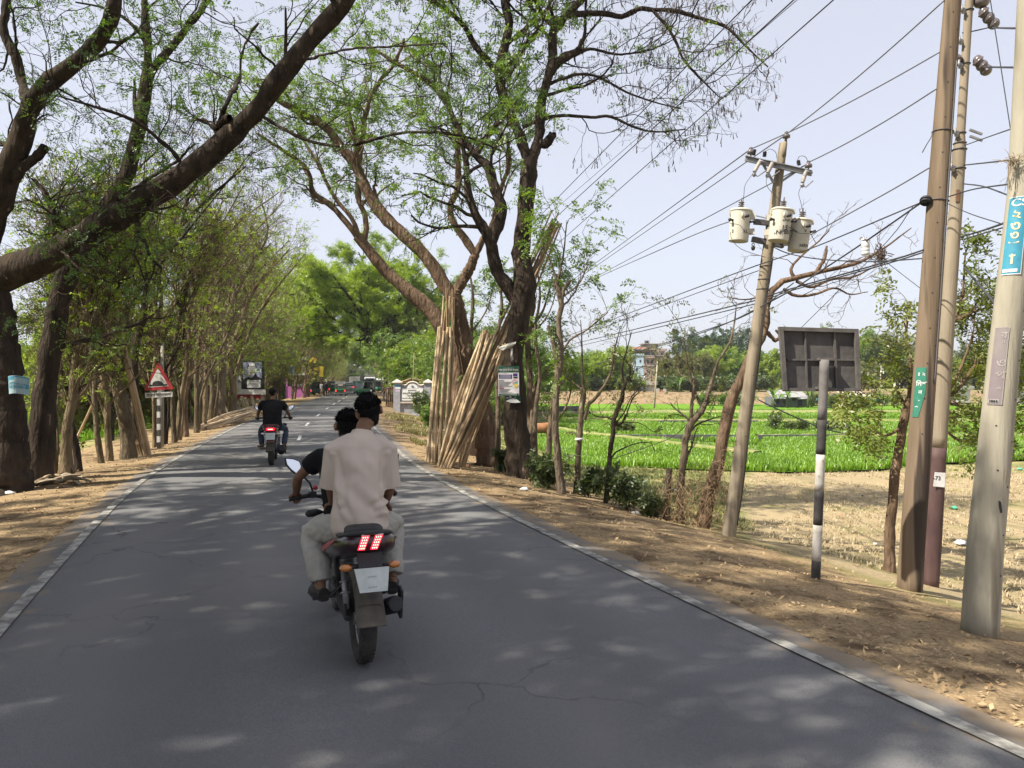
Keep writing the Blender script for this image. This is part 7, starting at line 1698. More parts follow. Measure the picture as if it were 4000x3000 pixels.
d = 290.0; r_, o = house('house', d, 2590, 1395, 2690, 1480, 8, M_orange, 'long pale orange house behind the trees with bare column stubs on its roof'); hb(r_, o, d, 'wall', 2590, 1402, 2690, 1520, 8, mat('pale_orange_wall', (.46, .36, .28), .9)); hb(r_, o, d, 'roof_slab', 2586, 1399, 2694, 1403, 9, M_slab, .6); hb(r_, o, d, 'upper_wall', 2655, 1385, 2694, 1400, 5, M_brickb); hb(r_, o, d, 'column_stub', 2656, 1372, 2658, 1385, .4, M_slab); hb(r_, o, d, 'column_stub', 2668, 1373, 2670, 1385, .4, M_slab); hb(r_, o, d, 'window', 2598, 1414, 2604, 1420, .3, M_darkwin, .1)
d = 118.0; r_, o = house('house', d, 2504, 1490, 2552, 1545, 3, M_whitewall, 'small white house with a white water tank beside the lone post'); hb(r_, o, d, 'wall', 2505, 1503, 2551, 1548, 2.6, M_whitewall); hb(r_, o, d, 'roof_slab', 2500, 1501, 2566, 1504, 3.4, M_slab, .4); hb(r_, o, d, 'parapet', 2511, 1489, 2567, 1501, 2.4, M_slab, .1)
mb = MB(); p = PX(2519, 1489, d) - o + Vector((0, 1, 0)); mb.tube([p + Vector((0, 0, z)) for z in (0, .02, .62, .68, .76, .80)], [.29, .3, .3, .24, .12, .08], 14); mb.build('water_tank', M_whitewall, r_)
mb = MB(); p = PX(2505, 1485, d) - o; mb.ell(p, (.19, .06, .19), (.4, 0, .5)); mb.cyl(p, p + Vector((0, .1, -.2)), .02); mb.build('satellite_dish', M_white, r_)
d = 121.0; r_, o = house('shed', d, 2375, 1490, 2505, 1545, 4, M_tin, 'long grey tin shed joined to the small white house', 'shed'); hb(r_, o, d, 'wall', 2378, 1503, 2505, 1548, 3, mat('grey_tin_wall', (.24, .25, .27), .6, (.30, .31, .32), 3)); hb(r_, o, d, 'door', 2482, 1515, 2490, 1545, .1, M_darkwin, .06); hb(r_, o, d, 'window', 2440, 1512, 2452, 1522, .1, M_darkwin, .06)
mb = MB(); a, b = PX(2370, 1503, d) - o, PX(2508, 1485, d) - o; mb.box(((a.x + b.x) / 2, 1.2, (a.z + b.z) / 2), (b.x - a.x, 4.0, .06), (.28, 0, 0)); mb.build('roof', M_tin, r_)
for k, (x0, x1) in enumerate(((2549, 2552), (2553.5, 2556), (2557, 2559))): slim_pole('propped_stick', x1 + 2, 1540, x0, 1467, 112, .05, M_bamboo2, 'thin stick propped beside the small white house', 'stick', 'sticks propped beside the small white house')
for x0, y0, x1, y1, m, lab in [(2565, 1518, 2576, 1541, M_slab, 'grey upright slab beside the propped sticks'), (2592, 1519, 2602, 1541, M_slab, 'grey slab past the reddish wall piece'), (2580, 1526, 2593, 1542, M_brick, 'reddish low wall piece by the grey slabs'), (2560, 1538, 2584, 1545, M_paper, 'pale heap of bags at the edge of the bank'), (2676, 1540, 2740, 1546, M_tin, 'pale sheet lying on the bank behind the pollards')]:
    p = PX((x0 + x1) / 2, y1, 110); mb = MB(); w_, h_ = (x1 - x0) * 110 / F, (y1 - y0) * 110 / F; mb.box((0, 0, h_ / 2), (w_, .3, h_), (0, .03, 0)); tag(mb.build('yard_slab', m, None, .02, p), lab, 'slab')
d = 92.0; r_, o = house('tin_house', d, 3012, 1530, 3160, 1587, 4, M_tin, 'low dark tin house with white roof sheets behind the banana stems', 'house'); hb(r_, o, d, 'wall', 3014, 1550, 3157, 1588, 2.5, mat('dark_board_wall', (.10, .105, .115), .8, (.16, .16, .17), 3)); 
for x0, x1, y0 in ((3016, 3066, 1552), (3060, 3120, 1546), (3112, 3158, 1553)):
    mb = MB(); a, b = PX(x0, y0, d) - o, PX(x1, y0 - 16, d) - o; mb.box(((a.x + b.x) / 2, .7, (a.z + b.z) / 2), (b.x - a.x, 2.6, .05), (.33, 0, 0)); mb.build('roof_sheet', M_tin, r_)
for x0, y0, x1, y1 in ((3094, 1552, 3108, 1566), (3060, 1558, 3068, 1578), (3118, 1556, 3134, 1586), (3030, 1560, 3044, 1576)): hb(r_, o, d, 'window', x0, y0, x1, y1, .1, M_darkwin, .06)
d = 95.0; r_, o = house('house', d, 3287, 1529, 3390, 1578, 4, M_slab, 'grey plaster house with a thin buff roof behind the hedge'); hb(r_, o, d, 'wall', 3290, 1538, 3380, 1579, 3, mat('grey_house_wall', (.30, .30, .29), .9, (.24, .24, .24), 2)); hb(r_, o, d, 'porch_wall', 3318, 1547, 3340, 1576, .1, M_whitewall, .3); hb(r_, o, d, 'pillar', 3286, 1552, 3291, 1578, .2, M_slab, 1); hb(r_, o, d, 'pillar', 3336, 1552, 3340, 1578, .2, M_slab, 1); hb(r_, o, d, 'window', 3352, 1552, 3364, 1566, .1, M_darkwin, .06)
mb = MB(); a, b = PX(3286, 1536, d) - o, PX(3386, 1533, d) - o; mb.box(((a.x + b.x) / 2, .8, (a.z + b.z) / 2), (b.x - a.x, 4.5, .08), (.18, 0.02, 0)); mb.build('roof', M_cap, r_)
d = 106.; r_, o = house('house', d, 3590, 1540, 3660, 1580, 4, M_tin, 'pale roofed house glimpsed between the poles'); hb(r_, o, d, 'wall', 3700, 1520, 3790, 1572, 3, M_whitewall); hb(r_, o, d, 'roof', 3692, 1508, 3798, 1521, 4, M_tin, .5)
r_, o = house('house', d, 3960, 1540, 4060, 1580, 4, M_tin, 'house with a pale wall glimpsed past the pale pole'); hb(r_, o, d, 'wall', 3960, 1540, 4070, 1582, 3, M_whitewall); hb(r_, o, d, 'roof', 3955, 1525, 4076, 1541, 4, mat('grey_tin', (.2, .2, .2), .6), .5)
cl = [(3188, 1556, 3194, 1566, (.10, .32, .30), 'teal cloth'), (3232, 1556, 3240, 1568, (.50, .06, .14), 'pink cloth'), (3253, 1560, 3264, 1567, (.5, .52, .5), 'white cloth'), (3268, 1558, 3280, 1566, (.58, .50, .42), 'buff cloth'), (3347, 1553, 3356, 1566, (.30, .38, .48), 'pale blue cloth'), (3358, 1555, 3372, 1568, (.06, .08, .22), 'dark blue cloth'), (3377, 1553, 3383, 1563, (.5, .12, .12), 'red cloth'), (3388, 1554, 3398, 1562, (.02, .26, .60), 'bright blue cloth'), (3400, 1556, 3408, 1566, (.02, .03, .06), 'black cloth'), (3410, 1556, 3424, 1570, (.04, .22, .10), 'green cloth')]
for x0, y0, x1, y1, c, lab in cl:
    p = PX((x0 + x1) / 2, y0, 93); mb = MB(); w_, h_ = (x1 - x0) * 93 / F, (y1 - y0) * 93 / F; n = 6; V = []
    for j in range(4):
        for i in range(n + 1): V.append((w_ * (i / n - .5), .04 * math.sin(i * 2.2 + j), -h_ * j / 3))
    mb.add(V, [(j * (n + 1) + i, (j + 1) * (n + 1) + i, (j + 1) * (n + 1) + i + 1, j * (n + 1) + i + 1) for j in range(3) for i in range(n)], 0, True); ob = mb.build('washing', mat(lab.replace(' ', '_'), c, .9), None, 0, p); so_ = ob.modifiers.new('s', 'SOLIDIFY'); so_.thickness = .015; tag(ob, lab + ' drying on the line by the grey plaster house', 'washing', 'washing drying by the far houses')
wire('washing_line', [PX(3160, 1555, 93), PX(3430, 1554, 93)], .012, 'washing line strung between the far houses', None, None, .05)
for k, x in enumerate(list(range(3245, 3395, 17))): shrub(230 + k, 1.2, .9, M_leaf_mango, .26, 7, 'hedge bush growing along the edge of the paddies before the grey house', ((x - 2000) * 88 / F, 88 + (k % 2)), 'hedge bushes before the grey house', 'hedge_bush', 2, 6)
for k, x in enumerate((3405, 3470, 3540, 3620, 3700, 3160, 3180, 2740, 2780, 2830, 2880, 2940)): shrub(250 + k, 1.5, 1.1, M_leaf_fresh if k % 2 else M_leaf_mango, .28, 7, 'bush at the field edge below the light green trees', ((x - 2000) * 96 / F, 96 + (k % 3)), 'bushes at the field edge below the trees', 'edge_bush', 2, 6)

BP = [shrub(280 + k, 2.0, 1.5, m, .26, 9, 'dark bush of the undergrowth on the bank behind the fields', (30 + 9 * k, 116), 'undergrowth bushes on the bank', 'bank_bush', 3, 6) for k, m in enumerate((M_leaf_bush, M_leaf_mango, M_leaf_deep))]
for k, x in enumerate(list(range(2075, 2480, 30)) + list(range(2575, 3010, 30))):
    dd = 113 + (k * 7) % 9; c = copy_tree(BP[k % 3]); X = (x - 2000) * dd / F; c.location = (X, dd, gz(X, dd)); c.rotation_euler.z = k * 1.7; c.scale = (1.1, 1.1, .8 + .1 * (k % 4))
# banana plants and palms
M_banana = leaf_mat('banana_leaf', (.09, .17, .03), (.20, .30, .07), .4); M_palm = leaf_mat('palm_leaf', (.05, .08, .03), (.15, .16, .06), .25)
def frond_plant(name, label, cat, loc, h, nl, L, w, m, stem_r, droop, seed, group=None, leaflets=False, bark=None):
    r2 = np.random.default_rng(seed); root = empty(name, (loc[0], loc[1], gz(*loc)), 0, label, cat, group); mb = MB(); mb.tube([(0, 0, -.1), (.03 * h, 0, h * .5), (.02 * h, .02 * h, h)], [stem_r * 1.2, stem_r, stem_r * .6], 9); mb.build('stem', bark or M_leaf_mango, root); mb = MB()
    for k in range(nl):
        a = 6.28 * k / nl + r2.uniform(-.4, .4); el = r2.uniform(.3, 1.3); p = Vector((.02 * h, .02 * h, h)); dr = Vector((math.cos(a) * math.cos(el), math.sin(a) * math.cos(el), math.sin(el))); sd = Vector((-math.sin(a), math.cos(a), 0)); n = 9; V = []
        ctr = []
        for i in range(n):
            t = i / (n - 1); ctr.append(p.copy()); p = p + dr * (L / (n - 1)); dr = (dr + Vector((0, 0, -droop / (n - 1)))).normalized()
        if not leaflets:
            for i, c in enumerate(ctr):
                t = i / (n - 1); ww = w * math.sin(math.pi * min(1, .08 + .92 * t) ** .8) * (1 if t < .99 else .1); V += [c - sd * ww + Vector((0, 0, .18 * ww)), c, c + sd * ww + Vector((0, 0, .18 * ww))]
            mb.add(V, [f for i in range(n - 1) for f in ((i * 3, i * 3 + 1, i * 3 + 4, i * 3 + 3), (i * 3 + 1, i * 3 + 2, i * 3 + 5, i * 3 + 4))], 0, True)
        else:
            mb.tube(ctr, .02, 3)
            for i in range(1, n):
                for q in range(4):
                    c = ctr[i - 1].lerp(ctr[i], q / 4)
                    for s_ in (-1, 1): e = c + sd * (s_ * w) + Vector((0, 0, -w * .7)) + (ctr[i] - ctr[i - 1]) * .5; mb.add([c, c + (ctr[i] - ctr[i - 1]) * .22, e], [(0, 1, 2)])
    mb.build('leaves', m, root); return root
GBN = 'banana plants by the far houses'
for k, (x, d, h, L, lab) in enumerate([(2480, 116, 1.7, 1.6, 'bright banana plant by the tin shed'), (2515, 108, 1.0, 1.3, 'low banana plant before the small white house'), (2655, 112, 1.6, 1.8, 'banana plant past the reddish wall piece'), (2700, 114, 1.4, 1.8, 'banana plant at the edge of the bank behind the pollards'), (3075, 90, 1.6, 1.5, 'banana plant before the white roof sheets'), (3155, 90, 1.9, 1.6, 'yellowed banana stems beside the tin house'), (3020, 91, 1.4, 1.5, 'banana plant at the corner of the tin house'), (3170, 91, 2.0, 1.4, 'banana plant behind the striped post')]):
    frond_plant('banana_plant', lab, 'banana plant', ((x - 2000) * d / F, d), h, 8, L, .24, M_banana, .12, 1.6, 300 + k, GBN)
for k, (x, d, h, lab) in enumerate([(3390, 118, 3.4, 'drooping palm with dry fronds beside the distant pale pole'), (3372, 122, 2.8, 'palm half hidden behind the road sign corner')]):
    frond_plant('palm_tree', lab, 'palm', ((x - 2000) * d / F, d), h, 16, 2.4, .30, M_palm, .16, 2.2, 320 + k, 'palms behind the far houses', True, M_bark_grey)

# -- the cow
dc = 43.0; oc = Vector(((2108 - 2000) * dc / F, dc, FIELD_Z)); rc = empty('cow', oc, 0, 'brown cow grazing in the rice behind the poster tree', 'cow')
mb = MB()
prof = [(-.62, .72, .10, .12), (-.55, .74, .19, .22), (-.35, .72, .23, .27), (0, .69, .25, .29), (.3, .70, .23, .29), (.48, .76, .18, .26), (.60, .74, .12, .20), (.78, .58, .10, .15), (.92, .42, .085, .11), (1.02, .30, .085, .10), (1.14, .16, .06, .07), (1.20, .11, .045, .05)]
mb.tube([(p[0], 0, p[1]) for p in prof], [(p[3], p[2]) for p in prof], 16, up=(0, 0, 1))
for x, y in ((-.5, .13), (-.46, -.13), (.42, .12), (.46, -.12)):
    bk = -.06 if x < 0 else .03
    mb.tube([(x, y, .62), (x + (.04 if x < 0 else 0), y, .42), (x + bk, y, .25), (x + bk * .6, y, .06), (x + bk * .6 + .03, y, 0)], [.10, .075, .045, .038, .05], 10)
for s in (-1, 1): mb.tube([(.97, s * .08, .38), (.96, s * .17, .36), (.97, s * .21, .33)], [.03, .04, .01], 6); mb.tube([(.98, s * .05, .42), (1.0, s * .09, .50), (1.04, s * .08, .54)], [.02, .014, .005], 6)
mb.tube([(-.64, 0, .86), (-.72, 0, .7), (-.73, .02, .35), (-.72, .02, .25)], [.03, .02, .016, .03], 6)
ob = mb.build('body', mat('cow_hide', (.23, .10, .04), .9, (.33, .16, .075), 4, 4), rc); rm = ob.modifiers.new('r', 'REMESH'); rm.mode = 'VOXEL'; rm.voxel_size = .022; sm_ = ob.modifiers.new('s', 'SMOOTH'); sm_.iterations = 4
# ------------------------------------------------------------------ people and motorcycles
M_skin = mat('skin_brown', (.145, .072, .042), .55, (.18, .095, .058), 6, 4, .05, 60, spec=.35)
M_hair = mat('black_hair', (.005, .005, .006), .85, (.010, .009, .009), 30, 3, spec=.12)
M_shoe = mat('dark_sandal', (.03, .025, .022), .7)
M_sole = mat('tan_sole', (.25, .19, .13), .8)

def evaluated_mesh(ob, name):
    dg = bpy.context.evaluated_depsgraph_get(); me = bpy.data.meshes.new_from_object(ob.evaluated_get(dg)); me.name = name; return me

def fused(name, mb, m, parent, voxel=.010, smooth=4, post=None, extra=None, extra_mats=()):
    """one continuous surface from overlapping solids"""
    ob = link(name, mb.mesh(name, m), None)
    rm = ob.modifiers.new('r', 'REMESH'); rm.mode = 'VOXEL'; rm.voxel_size = voxel
    if smooth: sm = ob.modifiers.new('s', 'SMOOTH'); sm.iterations = smooth; sm.factor = .5
    me = evaluated_mesh(ob, name); COL.objects.unlink(ob); bpy.data.objects.remove(ob)
    me.polygons.foreach_set('use_smooth', [True] * len(me.polygons))
    if post is not None:
        n = len(me.vertices); co = np.empty(n * 3, np.float32); me.vertices.foreach_get('co', co); no = np.empty(n * 3, np.float32); me.vertices.foreach_get('normal', no)
        co = post(co.reshape(-1, 3).astype(float), no.reshape(-1, 3).astype(float)); me.vertices.foreach_set('co', np.ascontiguousarray(co, np.float32).ravel()); me.update()
    if extra:
        bm = bmesh.new(); bm.from_mesh(me); tmp = extra.mesh('x', m); bm.from_mesh(tmp)
        for k, f in enumerate(bm.faces):
            pass
        bm.to_mesh(me); bm.free()
        for q in extra_mats: me.materials.append(q)
        off = len(me.polygons) - len(extra.m)
        for i, mi in enumerate(extra.m): me.polygons[off + i].material_index = mi
    return link(name, me, parent)

def folds_post(folds, amp_noise=.0018, scale=7.0, seed=1):
    def post(co, no):
        d = amp_noise * (_vn(co[:, 0] * scale + co[:, 2] * 3, co[:, 2] * scale * .6 + co[:, 1] * 4, seed) + .5 * _vn(co[:, 0] * scale * 2.3, co[:, 2] * scale * 2 + co[:, 1] * scale, seed + 3))
        for (x0, y0, z0, x1, y1, z1, w, a) in folds:
            A = np.array([x0, y0, z0]); B = np.array([x1, y1, z1]); v = B - A; t = np.clip(((co - A) @ v) / (v @ v), 0, 1)
            q = A + t[:, None] * v; dist = np.linalg.norm((co - q) * np.array([1, .55, 1]), axis=1)
            d = d + a * np.exp(-(dist / w) ** 2) * np.sin(np.pi * np.clip(t, .08, .92)) - a * .6 * np.exp(-((dist - 1.9 * w) / w) ** 2)
        return co + no * d[:, None]
    return post

def head_parts(mb, c, yaw=0.0, pitch=0.0, roll=0.0, s=1.0):
    """adds a head with features to mb; c = head centre, face toward +y before turning; returns the turning matrix"""
    Mx = Euler((pitch, roll, yaw), 'XYZ').to_matrix(); c = Vector(c)
    def P(x, y, z): return c + Mx @ Vector((x * s, y * s, z * s))
    rings = []
    for z, hw, fr, bk in ((-.125, .028, .080, -.03), (-.115, .040, .088, -.01), (-.09, .055, .090, .025), (-.06, .064, .088, .055), (-.03, .070, .088, .080), (0, .074, .090, .094), (.03, .075, .090, .099), (.06, .072, .084, .096), (.085, .062, .068, .082), (.105, .044, .046, .056), (.115, .018, .018, .022)):
        ring = []
        for k in range(20):
            a = 2 * math.pi * k / 20; ca, sa = math.cos(a), math.sin(a); y = (fr if sa > 0 else bk) * abs(sa) ** .9 * (1 if sa > 0 else -1); ring.append(P(hw * (abs(ca) ** .85) * (1 if ca > 0 else -1), y, z))
        rings.append(ring)
    mb.loft(rings)
    mb.tube([P(0, .086, .022), P(0, .098, -.008), P(0, .106, -.026), P(0, .094, -.036)], [.010, .012, .016, .010], 8)
    mb.ell(P(.013, .094, -.030), (.010, .010, .008)); mb.ell(P(-.013, .094, -.030), (.010, .010, .008))
    mb.ell(P(0, .088, -.062), (.024, .010, .006), Mx); mb.ell(P(0, .087, -.072), (.021, .010, .007), Mx); mb.ell(P(0, .078, -.105), (.024, .016, .018), Mx)
    for sx in (-1, 1):
        mb.ell(P(sx * .030, .080, .030), (.024, .012, .007), Mx); mb.ell(P(sx * .042, .066, -.02), (.018, .014, .016), Mx)
        er = Mx @ Euler((0, 0, -sx * .45)).to_matrix(); mb.ell(P(sx * .084, -.008, -.012), (.010, .022, .035), er); mb.torus(P(sx * .092, -.010, -.008), Mx @ Vector((sx * .95, -.3, 0)), .024, .007, 14, 6)
    return Mx

def eyes(ex, c, Mx, s=1.0):
    c = Vector(c)
    for sx in (-1, 1):
        ex.ell(c + Mx @ Vector((sx * .030 * s, .0825 * s, .014 * s)), (.013 * s, .007 * s, .0065 * s), Mx, 10, 7, 1); ex.ell(c + Mx @ Vector((sx * .030 * s, .0885 * s, .014 * s)), (.006 * s, .003 * s, .006 * s), Mx, 8, 6, 2)

def hand(mb, w, fwd, back, curl=.5, side=1, spread=.2, s=1.0, thumb_curl=.5):
    """w wrist, fwd along the palm, back = direction of the back of the hand; side = +1 when the thumb lies toward fwd x back"""
    f = Vector(fwd).normalized(); b = Vector(back); b = (b - f * b.dot(f)).normalized(); t = f.cross(b) * side; w = Vector(w)
    mb.tube([w - f * .02 * s, w + f * .03 * s, w + f * .062 * s, w + f * .088 * s], [(.017 * s, .026 * s), (.016 * s, .036 * s), (.015 * s, .042 * s), (.011 * s, .040 * s)], 12, up=b)
    for k, (off, L) in enumerate(((.030, .074), (.0105, .083), (-.0095, .077), (-.029, .060))):
        p = w + f * (.082 - abs(k - 1.2) * .003) * s + t * off * s; d = (f + t * off * spread * 8).normalized(); pts = [p - d * .015 * s, p]; rr = [.0095 * s, .0095 * s]; ang = 0
        for j, (q, c) in enumerate(((.46, .75), (.30, 1.0), (.24, .7))):
            ang += curl * c * (1 + .08 * k); dd = d * math.cos(ang) - b * math.sin(ang); p = p + dd * (L * q * s); pts.append(p); rr.append((.0088, .0080, .0066)[j] * s)
        mb.tube(pts, rr, 8)
    p = w + f * .022 * s + t * .026 * s; d = (f * .55 + t * .8 - b * .15).normalized(); pts = [p - d * .012 * s, p + d * .030 * s]; d2 = (f * .85 + t * .35 - b * (.25 + thumb_curl)).normalized(); pts.append(pts[-1] + d2 * .030 * s); d3 = (f * .8 - b * (.35 + thumb_curl) - t * .1).normalized(); pts.append(pts[-1] + d3 * .024 * s)
    mb.tube(pts, [.014 * s, .0125 * s, .010 * s, .0078 * s], 8)

def limb(mb, pts, rad, n=12):
    mb.tube(catmull(np.array([tuple(p) for p in pts], float), 9) if len(pts) > 2 else pts, list(np.interp(np.linspace(0, 1, 9), np.linspace(0, 1, len(rad)), rad)) if len(pts) > 2 else rad, n)

def hair_cap(root, c, Mx, s, seed, n=900, L=(.02, .045), top=.03, spiky=.5, low=-.075, lift=0.0, wide=1.0):
    mb = MB(); c = Vector(c)
    def P(x, y, z): return c + Mx @ Vector((x * s * wide, y * s, z * s))
    rings = []
    for z, hw, fr, bk in ((low, .044, .0, .050), (low + .035, .058, .0, .078), (-.02, .068, .02, .097), (.03, .080, .070, .108), (.06, .082, .094, .107), (.09, .074, .090, .097), (.115, .056, .066, .074), (.128 + lift * .03, .026, .03, .035)):
        ring = []
        for k in range(20):
            a = 2 * math.pi * k / 20; ca, sa = math.cos(a), math.sin(a); ring.append(P(hw * ca, (fr if sa > 0 else bk) * sa, z))
        rings.append(ring)
    mb.loft(rings)
    rg = np.random.default_rng(seed)
    for _ in range(n):
        th = math.acos(rg.uniform(-.45, 1)); ph = rg.uniform(0, 6.28); x, y, z = math.sin(th) * math.cos(ph), math.sin(th) * math.sin(ph), math.cos(th)
        if y > .35 and z < .55: continue
        p = P(x * .080, y * (.085 if y > 0 else .104), .02 + z * .103); nrm = Mx @ Vector((x, y, z)).normalized()
        d = (nrm * spiky + Mx @ Vector((rg.normal(0, .35), -.25 + rg.normal(0, .35), .25 + rg.normal(0, .3)))).normalized() if z > .1 else (nrm * .18 + Mx @ Vector((rg.normal(0, .2), -.05, -1))).normalized()
        ln = rg.uniform(*L) * s * (1 if z > .1 else .5) * (1 + lift * max(0, z)); sd = nrm.cross(d).normalized() * .0032 * s if nrm.cross(d).length > 1e-4 else Vector((.003, 0, 0))
        q = p + d * ln * .6; e = p + d * ln + Vector((0, 0, -.1 * ln)); mb.add([p - sd - nrm * .004, p + sd - nrm * .004, q + sd * .8, q - sd * .8, e], [(0, 1, 2, 3), (3, 2, 4)])
    return mb.build('hair', M_hair, root)

def person(label, origin, rz, J, shirt_m, trouser_m, group=None, shirt=None, hair=None, fine=1.0, face=None, sleeve=.62, sleeve_r=(.088, .082, .078), scale=1.0, hands=True, skin=None, shoe_m=None, name='person', torso=None, folds=(), seat=False, tr_r=None):
    """J: joints in metres, x right, y ahead, z up"""
    root = empty(name, origin, rz, label, 'person', group); root.scale = (scale,) * 3
    V = {k: Vector(v) for k, v in J.items() if not isinstance(v, (int, float)) and k[0] != '_'}
    sk = skin or M_skin
    mb = MB(); hc = V['head']; Mx = head_parts(mb, hc, *J.get('_turn', (0, 0, 0)))
    up = (V['neck'] - V['hip']).normalized()
    mb.tube([V['neck'] - up * .06, V['neck'] + (hc - V['neck']) * .25, hc + Vector((0, -.02, -.05))], [.066, .056, .056], 14)
    T = torso or [(0, .150, .105), (.2, .140, .10), (.55, .150, .105), (.75, .140, .09), (.88, .085, .065), (1, .055, .055)]
    sp = [V['hip'], V['hip'].lerp(V['chest'], .5) + Vector((0, -.015, 0)), V['chest'], V['neck']]; sc = catmull(np.array([tuple(p) for p in sp]), 21)
    def spine(t): return Vector(sc[int(round(t * 20))])
    mb.tube([spine(t) for t, *_ in T], [(a, b) for _, a, b in T], 16, up=(1, 0, 0))
    for sd in ('L', 'R'):
        s = -1 if sd == 'L' else 1
        dn = Vector((0, -.0, -.045)); limb(mb, [V['neck'].lerp(V['sh' + sd], .4) + dn * 1.3, V['sh' + sd] + dn * .8, V['sh' + sd].lerp(V['el' + sd], .5), V['el' + sd], V['el' + sd].lerp(V['wr' + sd], .35), V['wr' + sd]], [.045, .047, .045, .037, .040, .025])
        if hands:
            h = J['_hand' + sd]; hand(mb, V['wr' + sd], h[0], h[1], h[2], h[3] if len(h) > 3 else s)
        limb(mb, [V['hp' + sd], V['hp' + sd].lerp(V['kn' + sd], .5), V['kn' + sd], V['kn' + sd].lerp(V['an' + sd], .35), V['an' + sd]], [.080, .070, .052, .052, .036])
        ft = Vector(J['_foot' + sd]); an = V['an' + sd]; mb.tube([an + ft * -.05 + Vector((0, 0, -.045)), an + ft * .03 + Vector((0, 0, -.04)), an + ft * .12 + Vector((0, 0, -.06)), an + ft * .19 + Vector((0, 0, -.07))], [.036, .040, .038, .022], 10); mb.tube([an, an + Vector((0, 0, -.05))], [.036, .034], 10)
    ex = MB(); eyes(ex, hc, Mx)
    fused('body', mb, sk, root, .0075 / fine, 3, None, ex, (M_white, M_ink))
    # shirt
    mb = MB(); ST = shirt or [(-.10, .205, .155), (.0, .212, .160), (.2, .205, .150), (.45, .210, .150), (.68, .212, .142), (.82, .190, .122), (.92, .125, .098), (.985, .078, .078)]
    def spx(t):
        if t < 0: return V['hip'] + (V['hip'] - spine(.15)).normalized() * (-t)
        return spine(min(1, t))
    mb.tube([spx(t) for t, *_ in ST], [(a, b) for _, a, b in ST], 22, up=(1, 0, 0))
    for sd in ('L', 'R'):
        sh, el, wr = V['sh' + sd], V['el' + sd], V['wr' + sd]; out = (sh - V['neck']).normalized(); e = sh.lerp(el, sleeve) if sleeve <= 1 else el.lerp(wr, sleeve - 1)
        pts = [V['neck'].lerp(sh, .35) + Vector((0, 0, -.05)), V['neck'].lerp(sh, .8) + Vector((0, 0, -.035)), sh + out * .01 + Vector((0, 0, -.02)), sh.lerp(e, .5), e] if sleeve <= 1 else [V['neck'].lerp(sh, .35) + Vector((0, 0, -.05)), V['neck'].lerp(sh, .8) + Vector((0, 0, -.035)), sh, el, e]
        mb.tube(pts, [.085, .088, sleeve_r[0], sleeve_r[1], sleeve_r[2]], 14)
    fused('shirt', mb, shirt_m, root, .011 / fine, 7, folds_post(list(folds)))
    # trousers
    mb = MB(); tr = tr_r or (.100, .090, .072, .066, .060)
    mb.tube([V['hip'] + Vector((0, .0, .10)), V['hip'] + Vector((0, .0, .0)), V['hip'] + Vector((0, .01, -.08))], [(.165, .115), (.175, .13), (.13, .11)], 16, up=(1, 0, 0))
    for sd in ('L', 'R'): limb(mb, [V['hip'].lerp(V['hp' + sd], .6), V['hp' + sd].lerp(V['kn' + sd], .45), V['kn' + sd], V['kn' + sd].lerp(V['an' + sd], .5), V['an' + sd].lerp(V['kn' + sd], .06)], tr, 14)
    fused('trousers', mb, trouser_m, root, .012 / fine, 4, folds_post([], .008, 17, 5))
    for sd in ('L', 'R'):
        an = V['an' + sd]; ft = Vector(J['_foot' + sd]); mb = MB(); mb.tube([an + ft * -.06 + Vector((0, 0, -.055)), an + ft * .03 + Vector((0, 0, -.05)), an + ft * .13 + Vector((0, 0, -.068)), an + ft * .20 + Vector((0, 0, -.078))], [.042, .046, .044, .026], 12); mb.tube([an + ft * -.07 + Vector((0, 0, -.096)), an + ft * .08 + Vector((0, 0, -.100)), an + ft * .215 + Vector((0, 0, -.10))], [(.012, .036), (.012, .046), (.010, .028)], 10, up=(0, 0, 1)); mb.build('shoe', shoe_m or M_shoe, root)
    hair_cap(root, hc, Mx, 1.0, **(hair or dict(seed=1, n=500)))
    return root

M_beige = mat('beige_cotton', (.48, .405, .35), .9, (.52, .445, .385), 3, 5, .12, 220, spec=.15)
M_blacktee = mat('black_cotton', (.010, .010, .012), .9, (.016, .016, .018), 5, 4, .1, 150, spec=.12)
M_jean_grey = mat('faded_grey_denim', (.30, .29, .26), .9, (.40, .385, .345), 4, 6, .2, 160, spec=.15)
M_jean_blue = mat('blue_denim', (.035, .045, .075), .9, (.07, .085, .125), 6, 6, .2, 160, spec=.15)
M_tyre = mat('tyre_rubber', (.020, .019, .018), .85, (.05, .045, .04), 8, 5, .3, 60)
M_gloss = mat('gloss_black', (.008, .007, .009), .3, (.045, .006, .01), 5, 5, coat=.6); M_dkred = mat('dark_red_gloss', (.10, .006, .012), .25, (.07, .005, .01), 4, coat=.7); M_redst = mat('red_stripe', (.40, .02, .03), .3, coat=.6)
M_matte = mat('matte_black', (.018, .018, .020), .6, (.03, .03, .032), 14); M_alu = mat('cast_alloy', (.16, .16, .165), .4, (.24, .24, .24), 12, metal=.7); M_chrome = mat('mirror_glass', (.85, .88, .92), .03, metal=1.0)
M_redlamp = mat('lit_red_lens', (.5, .01, .03), .3, emit=(1.0, .012, .04), estr=1.5); M_redled = mat('lit_red_led', (1, .5, .4), .3, emit=(1.0, .25, .16), estr=3.0); M_dimred = mat('red_lens', (.16, .01, .015), .15, coat=1); M_clear = mat('clear_lens', (.50, .46, .40), .15, (.62, .6, .56), 20, coat=1); M_amber = mat('amber_lens', (.45, .16, .03), .2, coat=1)
M_dust = mat('dusty_plastic', (.05, .044, .036), .85, (.11, .095, .075), 5, 5)

